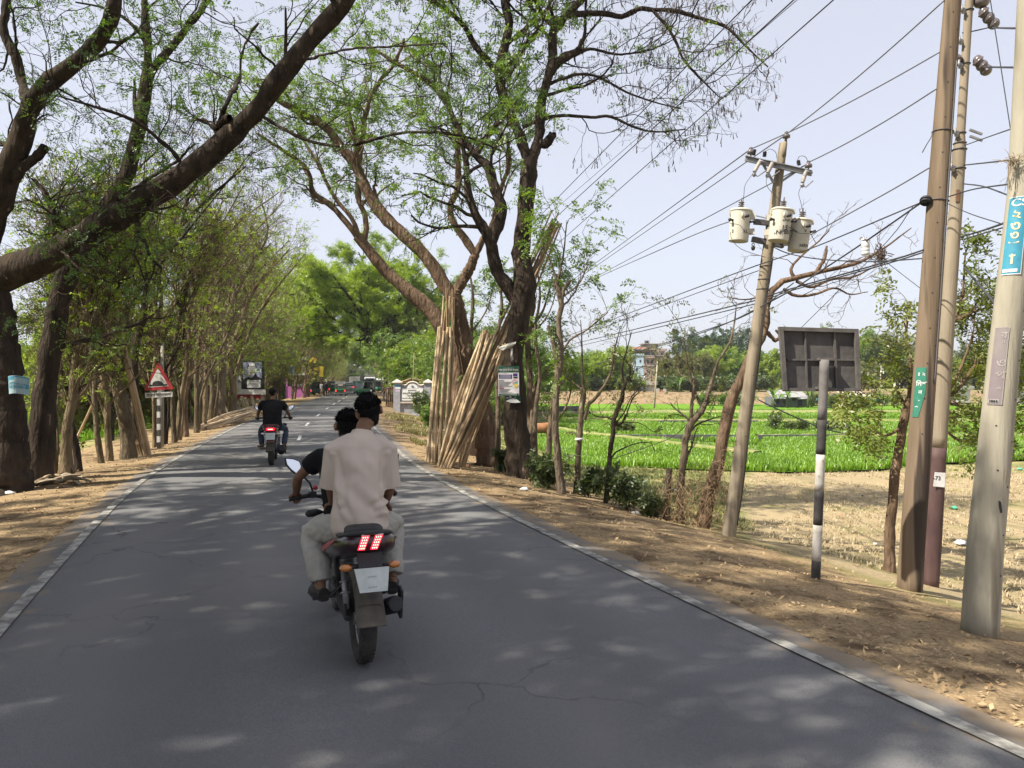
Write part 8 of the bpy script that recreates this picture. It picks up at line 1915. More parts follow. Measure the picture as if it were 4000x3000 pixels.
def wheel(root, y, r, nm, w=.055):
    mb = MB(); mb.torus((0, y, r), (1, 0, 0), r - w * .9, w, 40, 12, 0, 1.0)
    for k in range(40):
        a = 6.283 * k / 40; mb.box((0, y + math.cos(a) * (r - .006), r + math.sin(a) * (r - .006)), (w * 1.5, .018, .014), (a - 1.5708, 0, 0))
    t = mb.build('tyre', M_tyre, None); hub = empty(nm, (0, 0, 0)); hub.parent = root; t.parent = hub
    mb = MB(); mb.torus((0, y, r), (1, 0, 0), r - w * 1.75, .014, 32, 6, 0, 2.2); mb.cyl((-.06, y, r), (.06, y, r), .045, .045, 16)
    for k in range(6):
        a = 6.283 * k / 6; mb.tube([(0, y + .04 * math.cos(a), r + .04 * math.sin(a)), (0, y + (r - w * 1.8) * math.cos(a + .12), r + (r - w * 1.8) * math.sin(a + .12))], [.018, .013], 6)
    mb.torus((.07, y, r), (1, 0, 0), .10, .022, 24, 4, 0, .12); mb.build('rim', M_alu, hub); return hub

def motorcycle(label, origin, rz, style):
    root = empty('motorcycle', origin, rz, label, 'motorcycle')
    near = style == 'near'
    wheel(root, 0, .305, 'rear_wheel', .062); wheel(root, 1.33, .295, 'front_wheel', .05)
    mb = MB()
    for s in (-1, 1): mb.tube([(s * .10, 0, .305), (s * .095, .25, .33), (s * .06, .50, .38)], [.022, .026, .03], 8)
    mb.box((.0, .36, .35), (.18, .10, .06)); mb.build('swingarm', M_matte, root, .006)
    mb = MB(); mb.box((-.115, .22, .345), (.02, .42, .11)); mb.build('chain_guard', M_matte, root, .008)
    mb = MB(); mb.box((0, .62, .40), (.24, .34, .24)); mb.tube([(0, .70, .48), (0, .80, .62)], [.10, .085], 14)
    for k in range(6): mb.torus((0, .71 + .018 * k, .50 + .024 * k), (0, .55, .75), .085, .016, 18, 5)
    for s in (-1, 1): mb.cyl((s * .12, .60, .38), (s * .16, .60, .38), .085, .075, 18)
    mb.build('engine', M_alu, root, .012)
    mb = MB()
    for s in (-1, 1): mb.tube([(s * .05, 1.05, .92), (s * .12, .80, .80), (s * .12, .50, .62), (s * .10, .42, .40)], .022, 8); mb.tube([(s * .11, .52, .66), (s * .10, .10, .74), (s * .07, -.18, .82)], .018, 8)
    mb.build('frame', M_matte, root)
    mb = MB(); rings = []
    for y, hw, z0, z1 in ((.42, .08, .78, .86), (.55, .13, .75, .96), (.72, .165, .76, 1.03), (.90, .155, .80, 1.04), (1.02, .09, .86, .99)):
        rings.append([(hw * math.cos(a) * (1 if math.sin(a) < .3 else .85), y, (z0 + z1) / 2 + (z1 - z0) / 2 * math.sin(a)) for a in np.linspace(0, 6.283, 17)[:-1]])
    mb.loft(rings); mb.build('fuel_tank', M_gloss if near else M_dkred, root)
    mb = MB(); rings = []
    for y, hw, z0, z1 in ((-.22, .07, .86, .915), (-.12, .125, .82, .925), (.10, .145, .79, .905), (.24, .135, .77, .87), (.36, .12, .74, .835), (.54, .10, .75, .85)):
        rings.append([(hw * abs(math.cos(a)) ** .6 * (1 if math.cos(a) > 0 else -1), y, (z0 + z1) / 2 + (z1 - z0) / 2 * abs(math.sin(a)) ** .6 * (1 if math.sin(a) > 0 else -1)) for a in np.linspace(0, 6.283, 21)[:-1]])
    mb.loft(rings); mb.build('seat', M_matte, root)
    mb = MB(); rings = []
    for y, hw, z0, z1 in ((.30, .175, .60, .79), (.10, .172, .66, .82), (-.10, .150, .70, .87), (-.24, .13, .74, .90), (-.31, .10, .77, .90), (-.34, .07, .79, .88)):
        rings.append([(hw * abs(math.cos(a)) ** .7 * (1 if math.cos(a) > 0 else -1), y, (z0 + z1) / 2 + (z1 - z0) / 2 * abs(math.sin(a)) ** .7 * (1 if math.sin(a) > 0 else -1)) for a in np.linspace(0, 6.283, 25)[:-1]])
    mb.loft(rings); tail = mb.build('tail_cowl', M_gloss if near else M_dkred, root)
    if near:
        for s in (-1, 1):
            mb = MB(); mb.prism([(s * .174, .20, .69), (s * .176, .20, .73), (s * .150, -.10, .83), (s * .146, -.16, .835), (s * .148, -.08, .80)][::s], (s * .006, 0, 0)); mb.build('red_stripe', M_redst, tail)
        for s, sl in ((-1, .045), (1, .012)):
            xa = s * .062; pts = [(xa - .024 + .018 * -s, -.327, .888), (xa + .026 + .018 * -s, -.327, .888), (xa + .018 - .02 * s * -1 * -1, -.345, .80), (xa - .026 - .02 * s * -1 * -1, -.345, .80)]
            pts = [(p[0] - (.02 if i < 2 else -.03) * -1 * (.6), p[1], p[2]) for i, p in enumerate(pts)]
            mb = MB(); mb.prism([(p[0], p[1] - .012, p[2]) for p in pts][::-1], (0, .04, 0)); tl = mb.build('tail_light', M_redlamp, root)
            mb = MB(); a, b, c_, d_ = [Vector(p) for p in pts]
            for i in range(5):
                for j in range(3): v = (i + .6) / 5.2; u = (j + .7) / 3.4; p = (a * (1 - u) + b * u) * (1 - v) + (d_ * (1 - u) + c_ * u) * v; mb.ell(p + Vector((0, -.012, 0)), (.0048, .003, .006), None, 8, 5)
            mb.build('light_diode', M_redled, tl)
            mb = MB(); mb.box(((pts[0][0] + pts[1][0]) / 2, -.334, .894), (.056, .02, .010)); mb.build('lens_cap', M_clear, tl)
    else:
        mb = MB(); mb.tube([(-.085, -.338, .845), (-.04, -.352, .845), (.04, -.352, .845), (.085, -.338, .845)], [(.030, .012)] * 4, 12, up=(0, 0, 1)); mb.build('tail_light', M_redlamp, root)
        mb = MB(); mb.box((0, -.362, .845), (.11, .006, .018)); mb.build('light_diode', M_redled, root.children[-1])
        for s in (-1, 1): mb = MB(); mb.tube([(s * .10, -.325, .84), (s * .165, -.25, .85)], [(.035, .012), (.02, .01)], 10, up=(0, 0, 1)); mb.build('side_lens', M_dimred, root)
    mb = MB(); mb.tube([(-.16, .10, .86), (-.165, -.16, .90), (-.12, -.30, .935), (0, -.345, .945), (.12, -.30, .935), (.165, -.16, .90), (.16, .10, .86)], [(.016, .022)] * 7, 10, up=(0, 0, 1)); mb.build('grab_rail', M_matte if near else M_dkred, root)
    # rear mudguard, plate, hugger
    mb = MB(); mb.prism([(-.085, -.30, .78), (.085, -.30, .78), (.075, -.40, .56), (-.075, -.40, .56)], (0, .02, 0)); mb.build('rear_mudguard', M_dkred if not near else M_matte, root, .006)
    mb = MB(); pz = .70 if not near else .62; W = .115; mb.prism([(-W, -.385, pz + .065), (W, -.385, pz + .065), (W * .86, -.42, pz - .085), (-W * .72, -.42, pz - .085)], (0, .004, 0)); plate = mb.build('number_plate', mat('plate_white', (.55, .58, .56), .6, (.45, .48, .46), 12), root)
    mb = MB()
    for k, zz in enumerate((.03, -.035)): mb.text('....', frame_at((0, -.402 - .014 * k, pz + zz), (1, 0, 0), (0, .2, 1)), .07, 0, .001)
    mb.build('plate_mark', mat('plate_grey', (.30, .32, .31), .8), plate)
    mb = MB(); V = []; n = 14
    for i in range(n):
        a = R(58 + 95 * i / (n - 1)); rr = .345; c = Vector((0, -rr * math.cos(R(180) - a) * 1.0, .305 + rr * math.sin(a)));
        c = Vector((0, math.cos(a) * rr, .305 + math.sin(a) * rr))
        w_ = .085; V += [c + Vector((-w_, 0, -.03)), c + Vector((-w_ * .7, 0, .015)), c + Vector((w_ * .7, 0, .015)), c + Vector((w_, 0, -.03))]
    mb.add(V, [(i * 4 + j, i * 4 + j + 1, i * 4 + 4 + j + 1, i * 4 + 4 + j) for i in range(n - 1) for j in range(3)], 0, True)
    h_ = mb.build('wheel_hugger', M_dust, root); so_ = h_.modifiers.new('s', 'SOLIDIFY'); so_.thickness = .012
    mb = MB(); mb.prism([(-.09, -.20, .60), (.09, -.20, .60), (.10, -.40, .36), (-.10, -.40, .36)], (0, .012, -.01)); mb.build('mud_flap', M_dust, root, .006)
    for s in (-1, 1):
        mb = MB(); mb.cyl((s * .07, -.31, .745), (s * .14, -.33, .745), .010); mb.tube([(s * .125, -.33, .745), (s * .15, -.335, .745), (s * .185, -.33, .745), (s * .20, -.32, .745)], [.012, .026, .022, .008], 10, 1); mb.build('turn_signal', [M_matte, M_clear if not near else M_amber], root)
    # exhaust, pegs, shocks
    mb = MB(); mb.tube([(.12, .75, .30), (.15, .55, .22), (.17, .30, .25)], .024, 10); mb.tube([(.18, .34, .26), (.205, .24, .29), (.225, -.02, .38), (.225, -.06, .395)], [.035, .085 if not near else .06, .09 if not near else .062, .07 if not near else .05], 18); mb.build('exhaust', M_matte, root)
    mb = MB(); mb.box((.31 if not near else .29, .10, .36), (.025, .10, .22), (.2, 0, 0)); mb.build('heat_shield', M_matte, root, .008)
    for s in (-1, 1):
        mb = MB(); mb.tube([(s * .12, .18, .50), (s * .20, .20, .42), (s * .32, .20, .42)], .014, 8); mb.box((s * .27, .20, .42), (.11, .035, .03)); mb.build('foot_peg', M_matte, root, .004)
        mb = MB(); mb.cyl((s * .13, .56, .34), (s * .28, .56, .34), .016); mb.build('rider_peg', M_matte, root)
        mb = MB(); mb.cyl((s * .105, .05, .36), (s * .11, .20, .66), .022); mb.torus((s * .107, .10, .46), (0, .45, .9), .03, .008, 12, 5); mb.torus((s * .108, .14, .53), (0, .45, .9), .03, .008, 12, 5); mb.build('shock_absorber', M_steel, root)
        mb = MB(); mb.cyl((s * .09, 1.33, .295), (s * .09, 1.13, .98), .024, .028, 12); mb.build('fork_leg', M_alu, root)
    mb = MB(); n = 12; V = []
    for i in range(n):
        a = R(20 + 130 * i / (n - 1)); c = Vector((0, 1.33 + math.cos(a) * .335, .295 + math.sin(a) * .335)); V += [c + Vector((-.07, 0, -.02)), c + Vector((0, 0, .012)), c + Vector((.07, 0, -.02))]
    mb.add(V, [(i * 3 + j, i * 3 + j + 1, i * 3 + 3 + j + 1, i * 3 + 3 + j) for i in range(n - 1) for j in range(2)], 0, True); h_ = mb.build('front_mudguard', M_gloss, root); so_ = h_.modifiers.new('s', 'SOLIDIFY'); so_.thickness = .008
    mb = MB(); mb.tube([(0, 1.08, .93), (0, 1.17, .93), (0, 1.25, .91), (0, 1.27, .91)], [(.10, .10), (.13, .12), (.10, .10), (.04, .05)], 14, up=(0, 0, 1)); mb.build('headlamp_cowl', M_gloss, root)
    mb = MB(); mb.box((0, 1.05, 1.06), (.17, .05, .11), (.5, 0, 0)); mb.build('instrument_panel', M_matte, root, .012)
    mb = MB(); mb.tube([(-.40, .94, 1.03), (-.28, .98, 1.04), (-.12, 1.05, 1.02), (0, 1.07, 1.0), (.12, 1.05, 1.02), (.28, .98, 1.04), (.40, .94, 1.03)], .0125, 10); mb.build('handlebar', M_matte, root)
    for s in (-1, 1):
        mb = MB(); mb.tube([(s * .415, .935, 1.03), (s * .28, .978, 1.04)], .019, 12); mb.ell((s * .418, .934, 1.03), (.02, .022, .022)); mb.build('grip', M_black, root)
        mb = MB(); mb.tube([(s * .25, 1.02, 1.035), (s * .33, 1.03, 1.025), (s * .43, .985, 1.015)], [.012, .009, .008], 8); mb.build('brake_lever', M_matte, root)
        mb = MB(); mb.box((s * .25, .985, 1.045), (.055, .05, .05), (0, 0, -s * .3)); mb.build('switch_box', M_matte, root, .006)
        mb = MB(); mb.tube([(s * .24, 1.0, 1.05), (s * .27, .99, 1.14), (s * .34, .98, 1.215)], .008, 8); mb.build('mirror_stem', M_matte, root)
        c = Vector((s * .40, .985, 1.285)); mx = Vector((1, s * -.12 + .0, 0)).normalized(); my = Vector((0, .45, 1)).normalized(); my = (my - mx * my.dot(mx)).normalized(); mz = mx.cross(my)
        ol = [(-.062, .070), (.0, .062), (.055, .035), (.066, -.010), (.052, -.055), (.025, -.078), (-.02, -.035), (-.055, .015)]
        if s > 0: ol = [(-x, y) for x, y in ol]
        if s < 0: pass
        ol3 = [c + mx * x * 1.05 + my * y * 1.05 for x, y in ol]; mb = MB(); mb.prism(ol3, mz * -.028, 0); ms = mb.build('mirror', M_matte, root, .008)
        mb = MB(); mb.prism([c + mx * x * .86 + my * y * .86 + mz * .002 for x, y in ol], mz * .004); mb.build('mirror_glass', M_chrome, ms)
        mb = MB(); mb.cyl((s * .08, 1.16, .87), (s * .17, 1.15, .87), .011); mb.tube([(s * .16, 1.15, .87), (s * .20, 1.145, .87), (s * .27, 1.145, .865), (s * .29, 1.15, .865)], [.016, .034, .032, .014], 12); mb.build('front_turn_signal', M_black, root)
    mb = MB(); mb.tube([(-.10, 1.02, 1.0), (-.16, 1.08, .94), (-.08, 1.10, .86)], .008, 6); mb.tube([(.05, 1.03, 1.03), (.16, 1.06, .96), (.06, 1.10, .84)], .008, 6); mb.tube([(-.25, 1.01, 1.03), (-.17, 1.09, 1.0), (-.06, 1.07, .9)], .007, 6); mb.build('control_cable', M_black, root)
    if near:
        mb = MB(); mb.prism([(-.13, 1.10, .82), (-.02, 1.14, .80), (-.02, 1.14, .70), (-.10, 1.10, .72)], (0, .01, 0)); mb.build('yellow_decal', M_yel, root); mb = MB(); mb.ell((-.225, 1.0, 1.10), (.022, .018, .022)); mb.build('red_switch', M_redst, root)
    return root

# -- the pair just ahead
RZ1 = R(20)
O1 = Vector((-1.055, 5.42, 0.012))
bk_ = motorcycle('black and red motorcycle with two lit slanted tail lights carrying two riders', O1, RZ1, 'near')
for ch in bk_.children:
    k = ch.name.split('.')[0]
    if k in ('tail_cowl', 'tail_light', 'grab_rail', 'seat', 'rear_mudguard', 'number_plate', 'turn_signal'): ch.location.z += .058
    if k == 'tail_cowl': ch.scale.x = 1.42
    if k == 'grab_rail': ch.location.z -= .036
    if k == 'turn_signal': ch.location.z -= .06
Jp = dict(hip=(0, .10, .955), chest=(-.01, .12, 1.34), neck=(.03, .185, 1.61), head=(.085, .24, 1.752), _turn=(-.05, .06, -.22),
    shL=(-.160, .17, 1.50), shR=(.19, .17, 1.49), elL=(-.185, .25, 1.20), elR=(.228, .19, 1.18), wrL=(-.16, .40, 1.06), wrR=(.235, .36, 1.055),
    hpL=(-.10, .12, .93), hpR=(.10, .12, .93), knL=(-.31, .38, .86), knR=(.30, .45, .86), anL=(-.26, .24, .50), anR=(.265, .26, .50), _footL=(-.25, .95, 0), _footR=(.25, .95, 0),
    _handL=((.15, .9, -.35), (0, .35, .9), .35), _handR=((.05, .7, -.7), (.55, .4, .6), .35))
fp = [(-.14, .0, 1.50, .16, .02, 1.12, .05, .013), (-.06, .0, 1.26, .19, .0, 1.02, .035, .018), (-.17, 0, 1.22, .0, .0, .96, .045, .012), (.09, 0, 1.085, .22, .08, 1.115, .018, .020), (.07, 0, 1.04, .21, .05, 1.07, .018, -.014), (-.21, .06, 1.44, -.16, .0, 1.12, .022, .02), (.20, .05, 1.44, .18, .0, 1.16, .022, .02), (-.15, 0, 1.02, .15, 0, .94, .03, .009), (-.19, 0, 1.14, -.10, 0, .99, .022, .016), (.02, 0, 1.44, .12, 0, 1.3, .03, .010)]
SH_over = [(-.09, .185, .150), (-.03, .214, .170), (.08, .214, .168), (.22, .200, .155), (.45, .190, .145), (.66, .194, .142), (.80, .180, .125), (.90, .135, .100), (.965, .088, .085), (1.0, .074, .078)]
person('pillion passenger with short black hair in an oversized beige T-shirt and faded grey jeans', O1, RZ1, Jp, M_beige, M_jean_grey, None, SH_over, dict(seed=5, n=3500, L=(.012, .030), spiky=.55, low=-.105, lift=.15, wide=1.06), 1.25, sleeve=1.0, sleeve_r=(.088, .086, .090), folds=fp, tr_r=(.112, .108, .090, .084, .082))
Jr = dict(hip=(0, .50, .90), chest=(-.03, .56, 1.26), neck=(-.02, .64, 1.45), head=(-.01, .70, 1.615), _turn=(-.12, 0, .10), shL=(-.215, .63, 1.39), shR=(.15, .63, 1.39), elL=(-.385, .74, 1.215), elR=(.37, .74, 1.20), wrL=(-.385, .885, 1.075), wrR=(.37, .885, 1.075),
    hpL=(-.10, .52, .88), hpR=(.10, .52, .88), knL=(-.25, .86, .72), knR=(.25, .86, .72), anL=(-.24, .58, .42), anR=(.24, .58, .42), _footL=(-.15, 1, 0), _footR=(.15, 1, 0), _handL=((.12, .85, -.35), (-.1, .35, .95), 1.0), _handR=((-.12, .85, -.35), (.1, .35, .95), 1.0))
person('rider with spiky black hair in a black T-shirt steering, mostly hidden behind the beige passenger', O1, RZ1, Jr, M_blacktee, M_jean_blue, None, None, dict(seed=8, n=2600, L=(.018, .042), spiky=.6, low=-.105, lift=.1), 1.2, sleeve=.55)

# -- the rider further ahead
RZ2 = R(13.5)
O2 = Vector(((1052 - 2000) * 17.6 / F, 17.75, 0.012))
motorcycle('dark red motorcycle with a white number plate ridden alone further up the road', O2, RZ2, 'far')
Jf = dict(hip=(0, .30, .93), chest=(0, .33, 1.27), neck=(.0, .40, 1.49), head=(.0, .45, 1.635), _turn=(-.1, 0, -.05), shL=(-.205, .38, 1.42), shR=(.205, .38, 1.42), elL=(-.33, .56, 1.20), elR=(.34, .56, 1.19), wrL=(-.375, .875, 1.075), wrR=(.375, .875, 1.075),
    hpL=(-.10, .32, .91), hpR=(.10, .32, .91), knL=(-.29, .74, .76), knR=(.29, .74, .76), anL=(-.25, .50, .42), anR=(.25, .50, .42), _footL=(-.35, .93, 0), _footR=(.35, .93, 0), _handL=((.05, .85, -.35), (-.1, .35, .95), 1.0), _handR=((-.05, .85, -.35), (.1, .35, .95), 1.0))
SH_big = [(-.10, .215, .165), (.0, .222, .175), (.2, .215, .165), (.45, .222, .165), (.68, .225, .150), (.82, .200, .128), (.92, .130, .10), (.985, .082, .08)]
person('stocky rider with cropped hair in a black T-shirt and blue jeans seen from behind', O2, RZ2, Jf, M_blacktee, M_jean_blue, None, SH_big, dict(seed=11, n=500, L=(.006, .014), spiky=.5, low=-.08), .9, sleeve=.6, sleeve_r=(.095, .088, .080), shoe_m=M_sole)

# -- people standing by the stalls
def standing(label, x, d, rz, shirt_m, trouser_m, seed, arms=0, sleeve=.6, sc=1.0):
    p = on_ground(x, 1548, d); a = .06 * arms
    J = dict(hip=(0, 0, .95), chest=(0, .01, 1.22), neck=(0, -.01, 1.44), head=(0, .03, 1.59), _turn=(0, 0, .2 * arms), shL=(-.18, 0, 1.38), shR=(.18, 0, 1.38), elL=(-.24, -.03, 1.10), elR=(.24, -.03, 1.10), wrL=(-.24, .08, .87), wrR=(.22, .12 + a, .88 + a), hpL=(-.09, 0, .92), hpR=(.09, 0, .92), knL=(-.10, .03, .50), knR=(.11, .05, .50), anL=(-.10, -.02, .10), anR=(.13, .02, .10), _footL=(-.1, 1, 0), _footR=(.2, 1, 0), _handL=((0, .2, -1), (-1, 0, 0), .3), _handR=((0, .2, -1), (1, 0, 0), .3))
    return person(label, p, rz, J, shirt_m, trouser_m, 'people standing by the stalls', None, dict(seed=seed, n=150, L=(.008, .016)), .5, sleeve=sleeve, scale=sc)
standing('person in a grey shirt and pale trousers standing at the verge before the auto rickshaws', 1256, 88, 2.6, mat('grey_shirt', (.16, .16, .18), .9), mat('khaki_trousers', (.30, .26, .21), .9), 21, 1)
standing('person in black clothes standing next to the grey shirted one', 1271, 87, .3, M_blacktee, mat('charcoal_trousers', (.02, .02, .022), .9), 22, -1, 1.5)
standing('person in dark clothes by the fence before the welcome wall', 1500, 72, 1.9, M_blacktee, M_jean_blue, 23, 1)
# ------------------------------------------------------------------ traffic in the distance
M_cng = mat('auto_green', (.015, .15, .055), .45, (.012, .12, .045), 5, 4, coat=.3); M_cng_d = mat('auto_dark_green', (.012, .05, .035), .5, (.015, .06, .04), 5); M_hood = mat('grey_canvas', (.085, .085, .08), .85, (.13, .13, .12), 6, 5); M_hood_k = mat('black_canvas', (.025, .026, .028), .8); M_glass = mat('dark_glass', (.035, .045, .05), .12, coat=.6); M_bright = mat('pale_panel', (.50, .50, .47), .7)
def auto_rickshaw(label, x, y_px, d, rz, body_m, hood_m, group='auto rickshaws gathered at the stalls'):
    p = on_ground(x, y_px, d); p.z = max(p.z, 0.0) if abs(float(lateral(p.x, p.y))) < 3 else p.z
    r_ = empty('auto_rickshaw', p, rz, label, 'auto rickshaw', group)       # +y is ahead
    mb = MB(); mb.prism([(-.62, -1.15, .34), (-.62, .55, .34), (-.62, .85, .45), (-.62, .90, .78), (-.62, -1.10, .88), (-.62, -1.22, .80)], (1.24, 0, 0)); mb.build('body', body_m, r_, .05)
    mb = MB(); mb.tube([(0, .70, .55), (0, 1.05, .52), (0, 1.32, .50), (0, 1.42, .48)], [(.40, .58), (.34, .50), (.24, .30), (.10, .14)], 14, up=(0, 0, 1)); mb.build('nose', body_m, r_)
    mb = MB(); mb.prism([(-.62, -1.14, .86), (-.62, -1.18, 1.45), (-.62, -.95, 1.66), (-.62, .30, 1.72), (-.62, .66, 1.62), (-.62, .60, 1.55), (-.62, -.20, 1.55), (-.62, -.30, .88)], (1.24, 0, 0)); mb.build('canvas_hood', hood_m, r_, .06)
    mb = MB(); mb.box((0, -1.175, 1.30), (.56, .03, .24), (.06, 0, 0)); mb.build('rear_window', M_bright, r_)
    mb = MB(); mb.prism([(-.54, .64, 1.58), (.54, .64, 1.58), (.56, .92, .86), (-.56, .92, .86)], (0, .02, 0)); mb.build('windscreen', M_glass, r_)
    mb = MB(); mb.box((0, .66, 1.60), (1.16, .06, .10)); 
    for s in (-1, 1): mb.tube([(s * .59, .92, .84), (s * .57, .65, 1.58)], .03, 6)
    mb.build('windscreen_frame', body_m, r_)
    mb = MB(); mb.box((0, -1.27, .33), (1.30, .07, .08)); mb.build('bumper', M_steel, r_, .01)
    mb = MB(); mb.box((0, -1.22, .55), (.34, .02, .16)); mb.build('number_plate', M_cng_d, r_)
    for s in (-1, 1):
        mb = MB(); mb.box((s * .50, -1.22, .62), (.12, .04, .20)); mb.build('tail_lamp', M_redlamp, r_, .01)
        mb = MB(); mb.torus((s * .55, -.75, .21), (1, 0, 0), .155, .055, 20, 8); mb.cyl((s * .50, -.75, .21), (s * .60, -.75, .21), .10); mb.build('rear_wheel', M_tyre, r_)
        mb = MB(); mb.tube([(s * .26, 1.02, .74), (s * .26, 1.09, .74)], [.09, .085], 12); mb.build('headlamp', M_bright, r_)
        mb = MB(); mb.tube([(s * .60, .80, 1.15), (s * .70, .82, 1.2)], .01, 5); mb.box((s * .74, .82, 1.22), (.09, .03, .14)); mb.build('mirror', M_matte, r_, .01)
    mb = MB(); mb.torus((0, 1.22, .21), (1, 0, 0), .155, .055, 20, 8); mb.cyl((-.05, 1.22, .21), (.05, 1.22, .21), .10); mb.build('front_wheel', M_tyre, r_)
    mb = MB(); mb.box((0, -.55, .75), (1.1, .5, .30)); mb.box((0, -.85, 1.05), (1.1, .12, .45)); mb.build('passenger_seat', M_matte, r_, .04)
    return r_
HD = R(10.5)
auto_rickshaw('green auto rickshaw with grey hood and lit tail lamps on the lane', 1331, 1545, 90, HD, M_cng, M_hood)
auto_rickshaw('green auto rickshaw with a pale fringe half behind the lane one', 1297, 1537, 104, HD + .15, M_cng, M_hood)
auto_rickshaw('black hooded dark auto rickshaw parked by the pink stall', 1233, 1540, 97, HD - .75, M_cng_d, M_hood_k)
auto_rickshaw('auto rickshaw squeezed between the pink pillar and the dark one', 1206, 1538, 103, HD - .5, M_cng_d, M_hood)
auto_rickshaw('dark green auto rickshaw coming toward the camera on the other lane', 1413, 1544, 93, HD + 2.75, M_cng, M_hood_k)
auto_rickshaw('bright roofed auto rickshaw behind the oncoming dark green one', 1398, 1533, 108, HD + 2.9, M_cng, M_cng)
auto_rickshaw('green auto rickshaw with wide windscreen before the far trucks', 1478, 1528, 120, HD + 3.05, M_cng, M_cng_d)
auto_rickshaw('auto rickshaw parked beyond the black clothed person', 1283, 1530, 118, HD + .3, M_cng_d, M_hood)
# estate car with a lit rear lamp
p = on_ground(1362, 1537, 106); p.z = 0.01; r_ = empty('car', p, HD, 'silver car with lit rear lamps beside the green auto rickshaws', 'car', None)
M_silver = mat('silver_paint', (.36, .36, .37), .3, (.30, .30, .31), 5, metal=.4, coat=.5)
mb = MB(); rings = []
for y, hw, z0, z1 in ((-2.15, .72, .45, .85), (-2.05, .86, .35, .98), (-1.2, .90, .28, 1.02), (.6, .90, .28, 1.0), (1.5, .86, .30, .92), (2.1, .76, .36, .78), (2.2, .62, .42, .68)): rings.append([(hw * abs(math.cos(a)) ** .45 * (1 if math.cos(a) > 0 else -1), y, (z0 + z1) / 2 + (z1 - z0) / 2 * abs(math.sin(a)) ** .6 * (1 if math.sin(a) > 0 else -1)) for a in np.linspace(0, 6.283, 25)[:-1]])
mb.loft(rings); mb.build('body', M_silver, r_)
mb = MB(); rings = []
for z, y0, y1, hw in ((.92, -2.08, .95, .84), (1.30, -1.85, .42, .74), (1.52, -1.62, .05, .66), (1.57, -1.4, -.2, .58)): rings.append([(-hw, y0, z), (hw, y0, z), (hw, y1, z), (-hw, y1, z)])
mb.loft(rings, smooth=False); mb.build('roof', M_silver, r_, .06)
mb = MB(); mb.prism([(-.66, -2.03, 1.02), (.66, -2.03, 1.02), (.56, -1.76, 1.42), (-.56, -1.76, 1.42)], (0, .04, 0)); mb.build('rear_window', M_glass, r_)
for s in (-1, 1):
    mb = MB(); mb.prism([(s * .835, -1.7, 1.02), (s * .835, .70, 1.02), (s * .70, .15, 1.44), (s * .70, -1.5, 1.44)][::s], (s * .025, 0, 0)); mb.build('side_window', M_glass, r_)
    mb = MB(); mb.box((s * .70, -2.10, .86), (.24, .08, .20), (0, 0, s * -.3)); mb.build('tail_light', M_redlamp, r_, .02)
    for y in (-1.35, 1.35): mb = MB(); mb.torus((s * .80, y, .32), (1, 0, 0), .24, .09, 22, 8); mb.cyl((s * .74, y, .32), (s * .88, y, .32), .18, .17, 16); mb.build('wheel', M_tyre, r_)
mb = MB(); mb.box((0, -2.15, .42), (1.6, .12, .18)); mb.build('rear_bumper', M_silver, r_, .04); mb = MB(); mb.box((0, -2.14, .72), (.5, .04, .13)); mb.build('number_plate', M_white, r_)
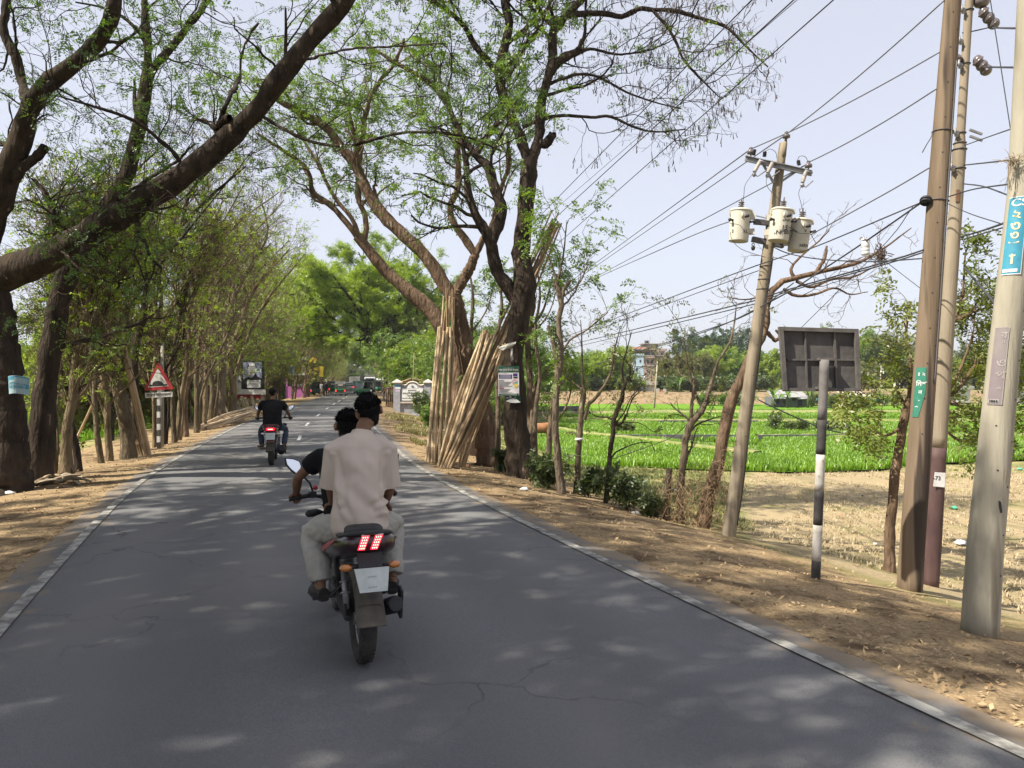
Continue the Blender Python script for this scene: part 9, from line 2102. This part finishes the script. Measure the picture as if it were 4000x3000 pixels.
def lorry(name, label, cat, x, d, rz, W, H, L, cab_m, box_m, face):
    p = on_ground(x, 1530, d); p.z = .01; r_ = empty(name, p, rz, label, cat, 'vans and trucks far down the road')
    mb = MB(); mb.box((0, -L * .18, .55 + (H - .55) / 2), (W, L * .64, H - .55)); mb.build('cargo_body', box_m, r_, .05)
    mb = MB(); mb.prism([(-W / 2, L * .14, .45), (-W / 2, L * .5, .45), (-W / 2, L * .5, 1.15), (-W / 2, L * .42, H * .86), (-W / 2, L * .14, H * .86)], (W, 0, 0)); mb.build('cab', cab_m, r_, .06)
    mb = MB(); mb.prism([(-W * .44, L * .505, 1.15), (W * .44, L * .505, 1.15), (W * .42, L * .435, H * .80), (-W * .42, L * .435, H * .80)], (0, .02, 0)); mb.build('windscreen', M_glass, r_)
    mb = MB(); mb.box((0, L * .5, .62), (W * .9, .08, .22)); mb.build('bumper', M_matte, r_, .02)
    for s in (-1, 1):
        mb = MB(); mb.cyl((s * W * .36, L * .5, .85), (s * W * .36, L * .53, .85), .11); mb.build('headlamp', M_bright, r_)
        for y in (-L * .33, L * .32): mb = MB(); mb.torus((s * W * .42, y, .38), (1, 0, 0), .28, .10, 20, 8); mb.cyl((s * W * .38, y, .38), (s * W * .47, y, .38), .18); mb.build('wheel', M_tyre, r_)
        mb = MB(); mb.box((s * W * .56, L * .44, 1.5), (.12, .06, .25)); mb.build('mirror', M_matte, r_, .02)
    return r_
lorry('van', 'white and grey minivan facing the camera behind the oncoming auto rickshaw', 'van', 1441, 112, HD + 3.05, 1.55, 1.95, 3.9, mat('dusty_white', (.34, .33, .31), .7), M_matte, 1)
lorry('truck', 'tall truck with a pale cab roof over the minivan', 'truck', 1447, 150, HD + 3.1, 2.0, 2.7, 6.5, M_bright, M_hood, 1)
lorry('truck', 'pale truck parked on the verge side beyond the silver car', 'truck', 1386, 148, HD, 2.0, 2.4, 6.2, M_hood, mat('dusty_panel', (.28, .27, .25), .8), 1)
lorry('van', 'small van in the haze on the opposite lane', 'van', 1482, 165, HD + 3.1, 1.7, 2.2, 4.4, M_white, M_white, 1)
lorry('truck', 'dark truck in the haze at the tunnel mouth', 'truck', 1425, 190, HD, 2.2, 2.9, 6.2, M_hood, M_hood_k, 1)
# ------------------------------------------------------------------ hazy air
mb = MB(); mb.box((0, 600, 22.5), (3000, 1500, 50.0))
mh = bpy.data.materials.new('hazy_air'); mh.use_nodes = True; nt = mh.node_tree; nt.nodes.clear()
out = nt.nodes.new('ShaderNodeOutputMaterial'); pv = nt.nodes.new('ShaderNodeVolumePrincipled')
pv.inputs['Color'].default_value = (0.93, 0.95, 1.0, 1); pv.inputs['Density'].default_value = 0.0003; pv.inputs['Anisotropy'].default_value = 0.3
nt.links.new(pv.outputs[0], out.inputs['Volume'])
tag(mb.build('haze', mh), kind='stuff')
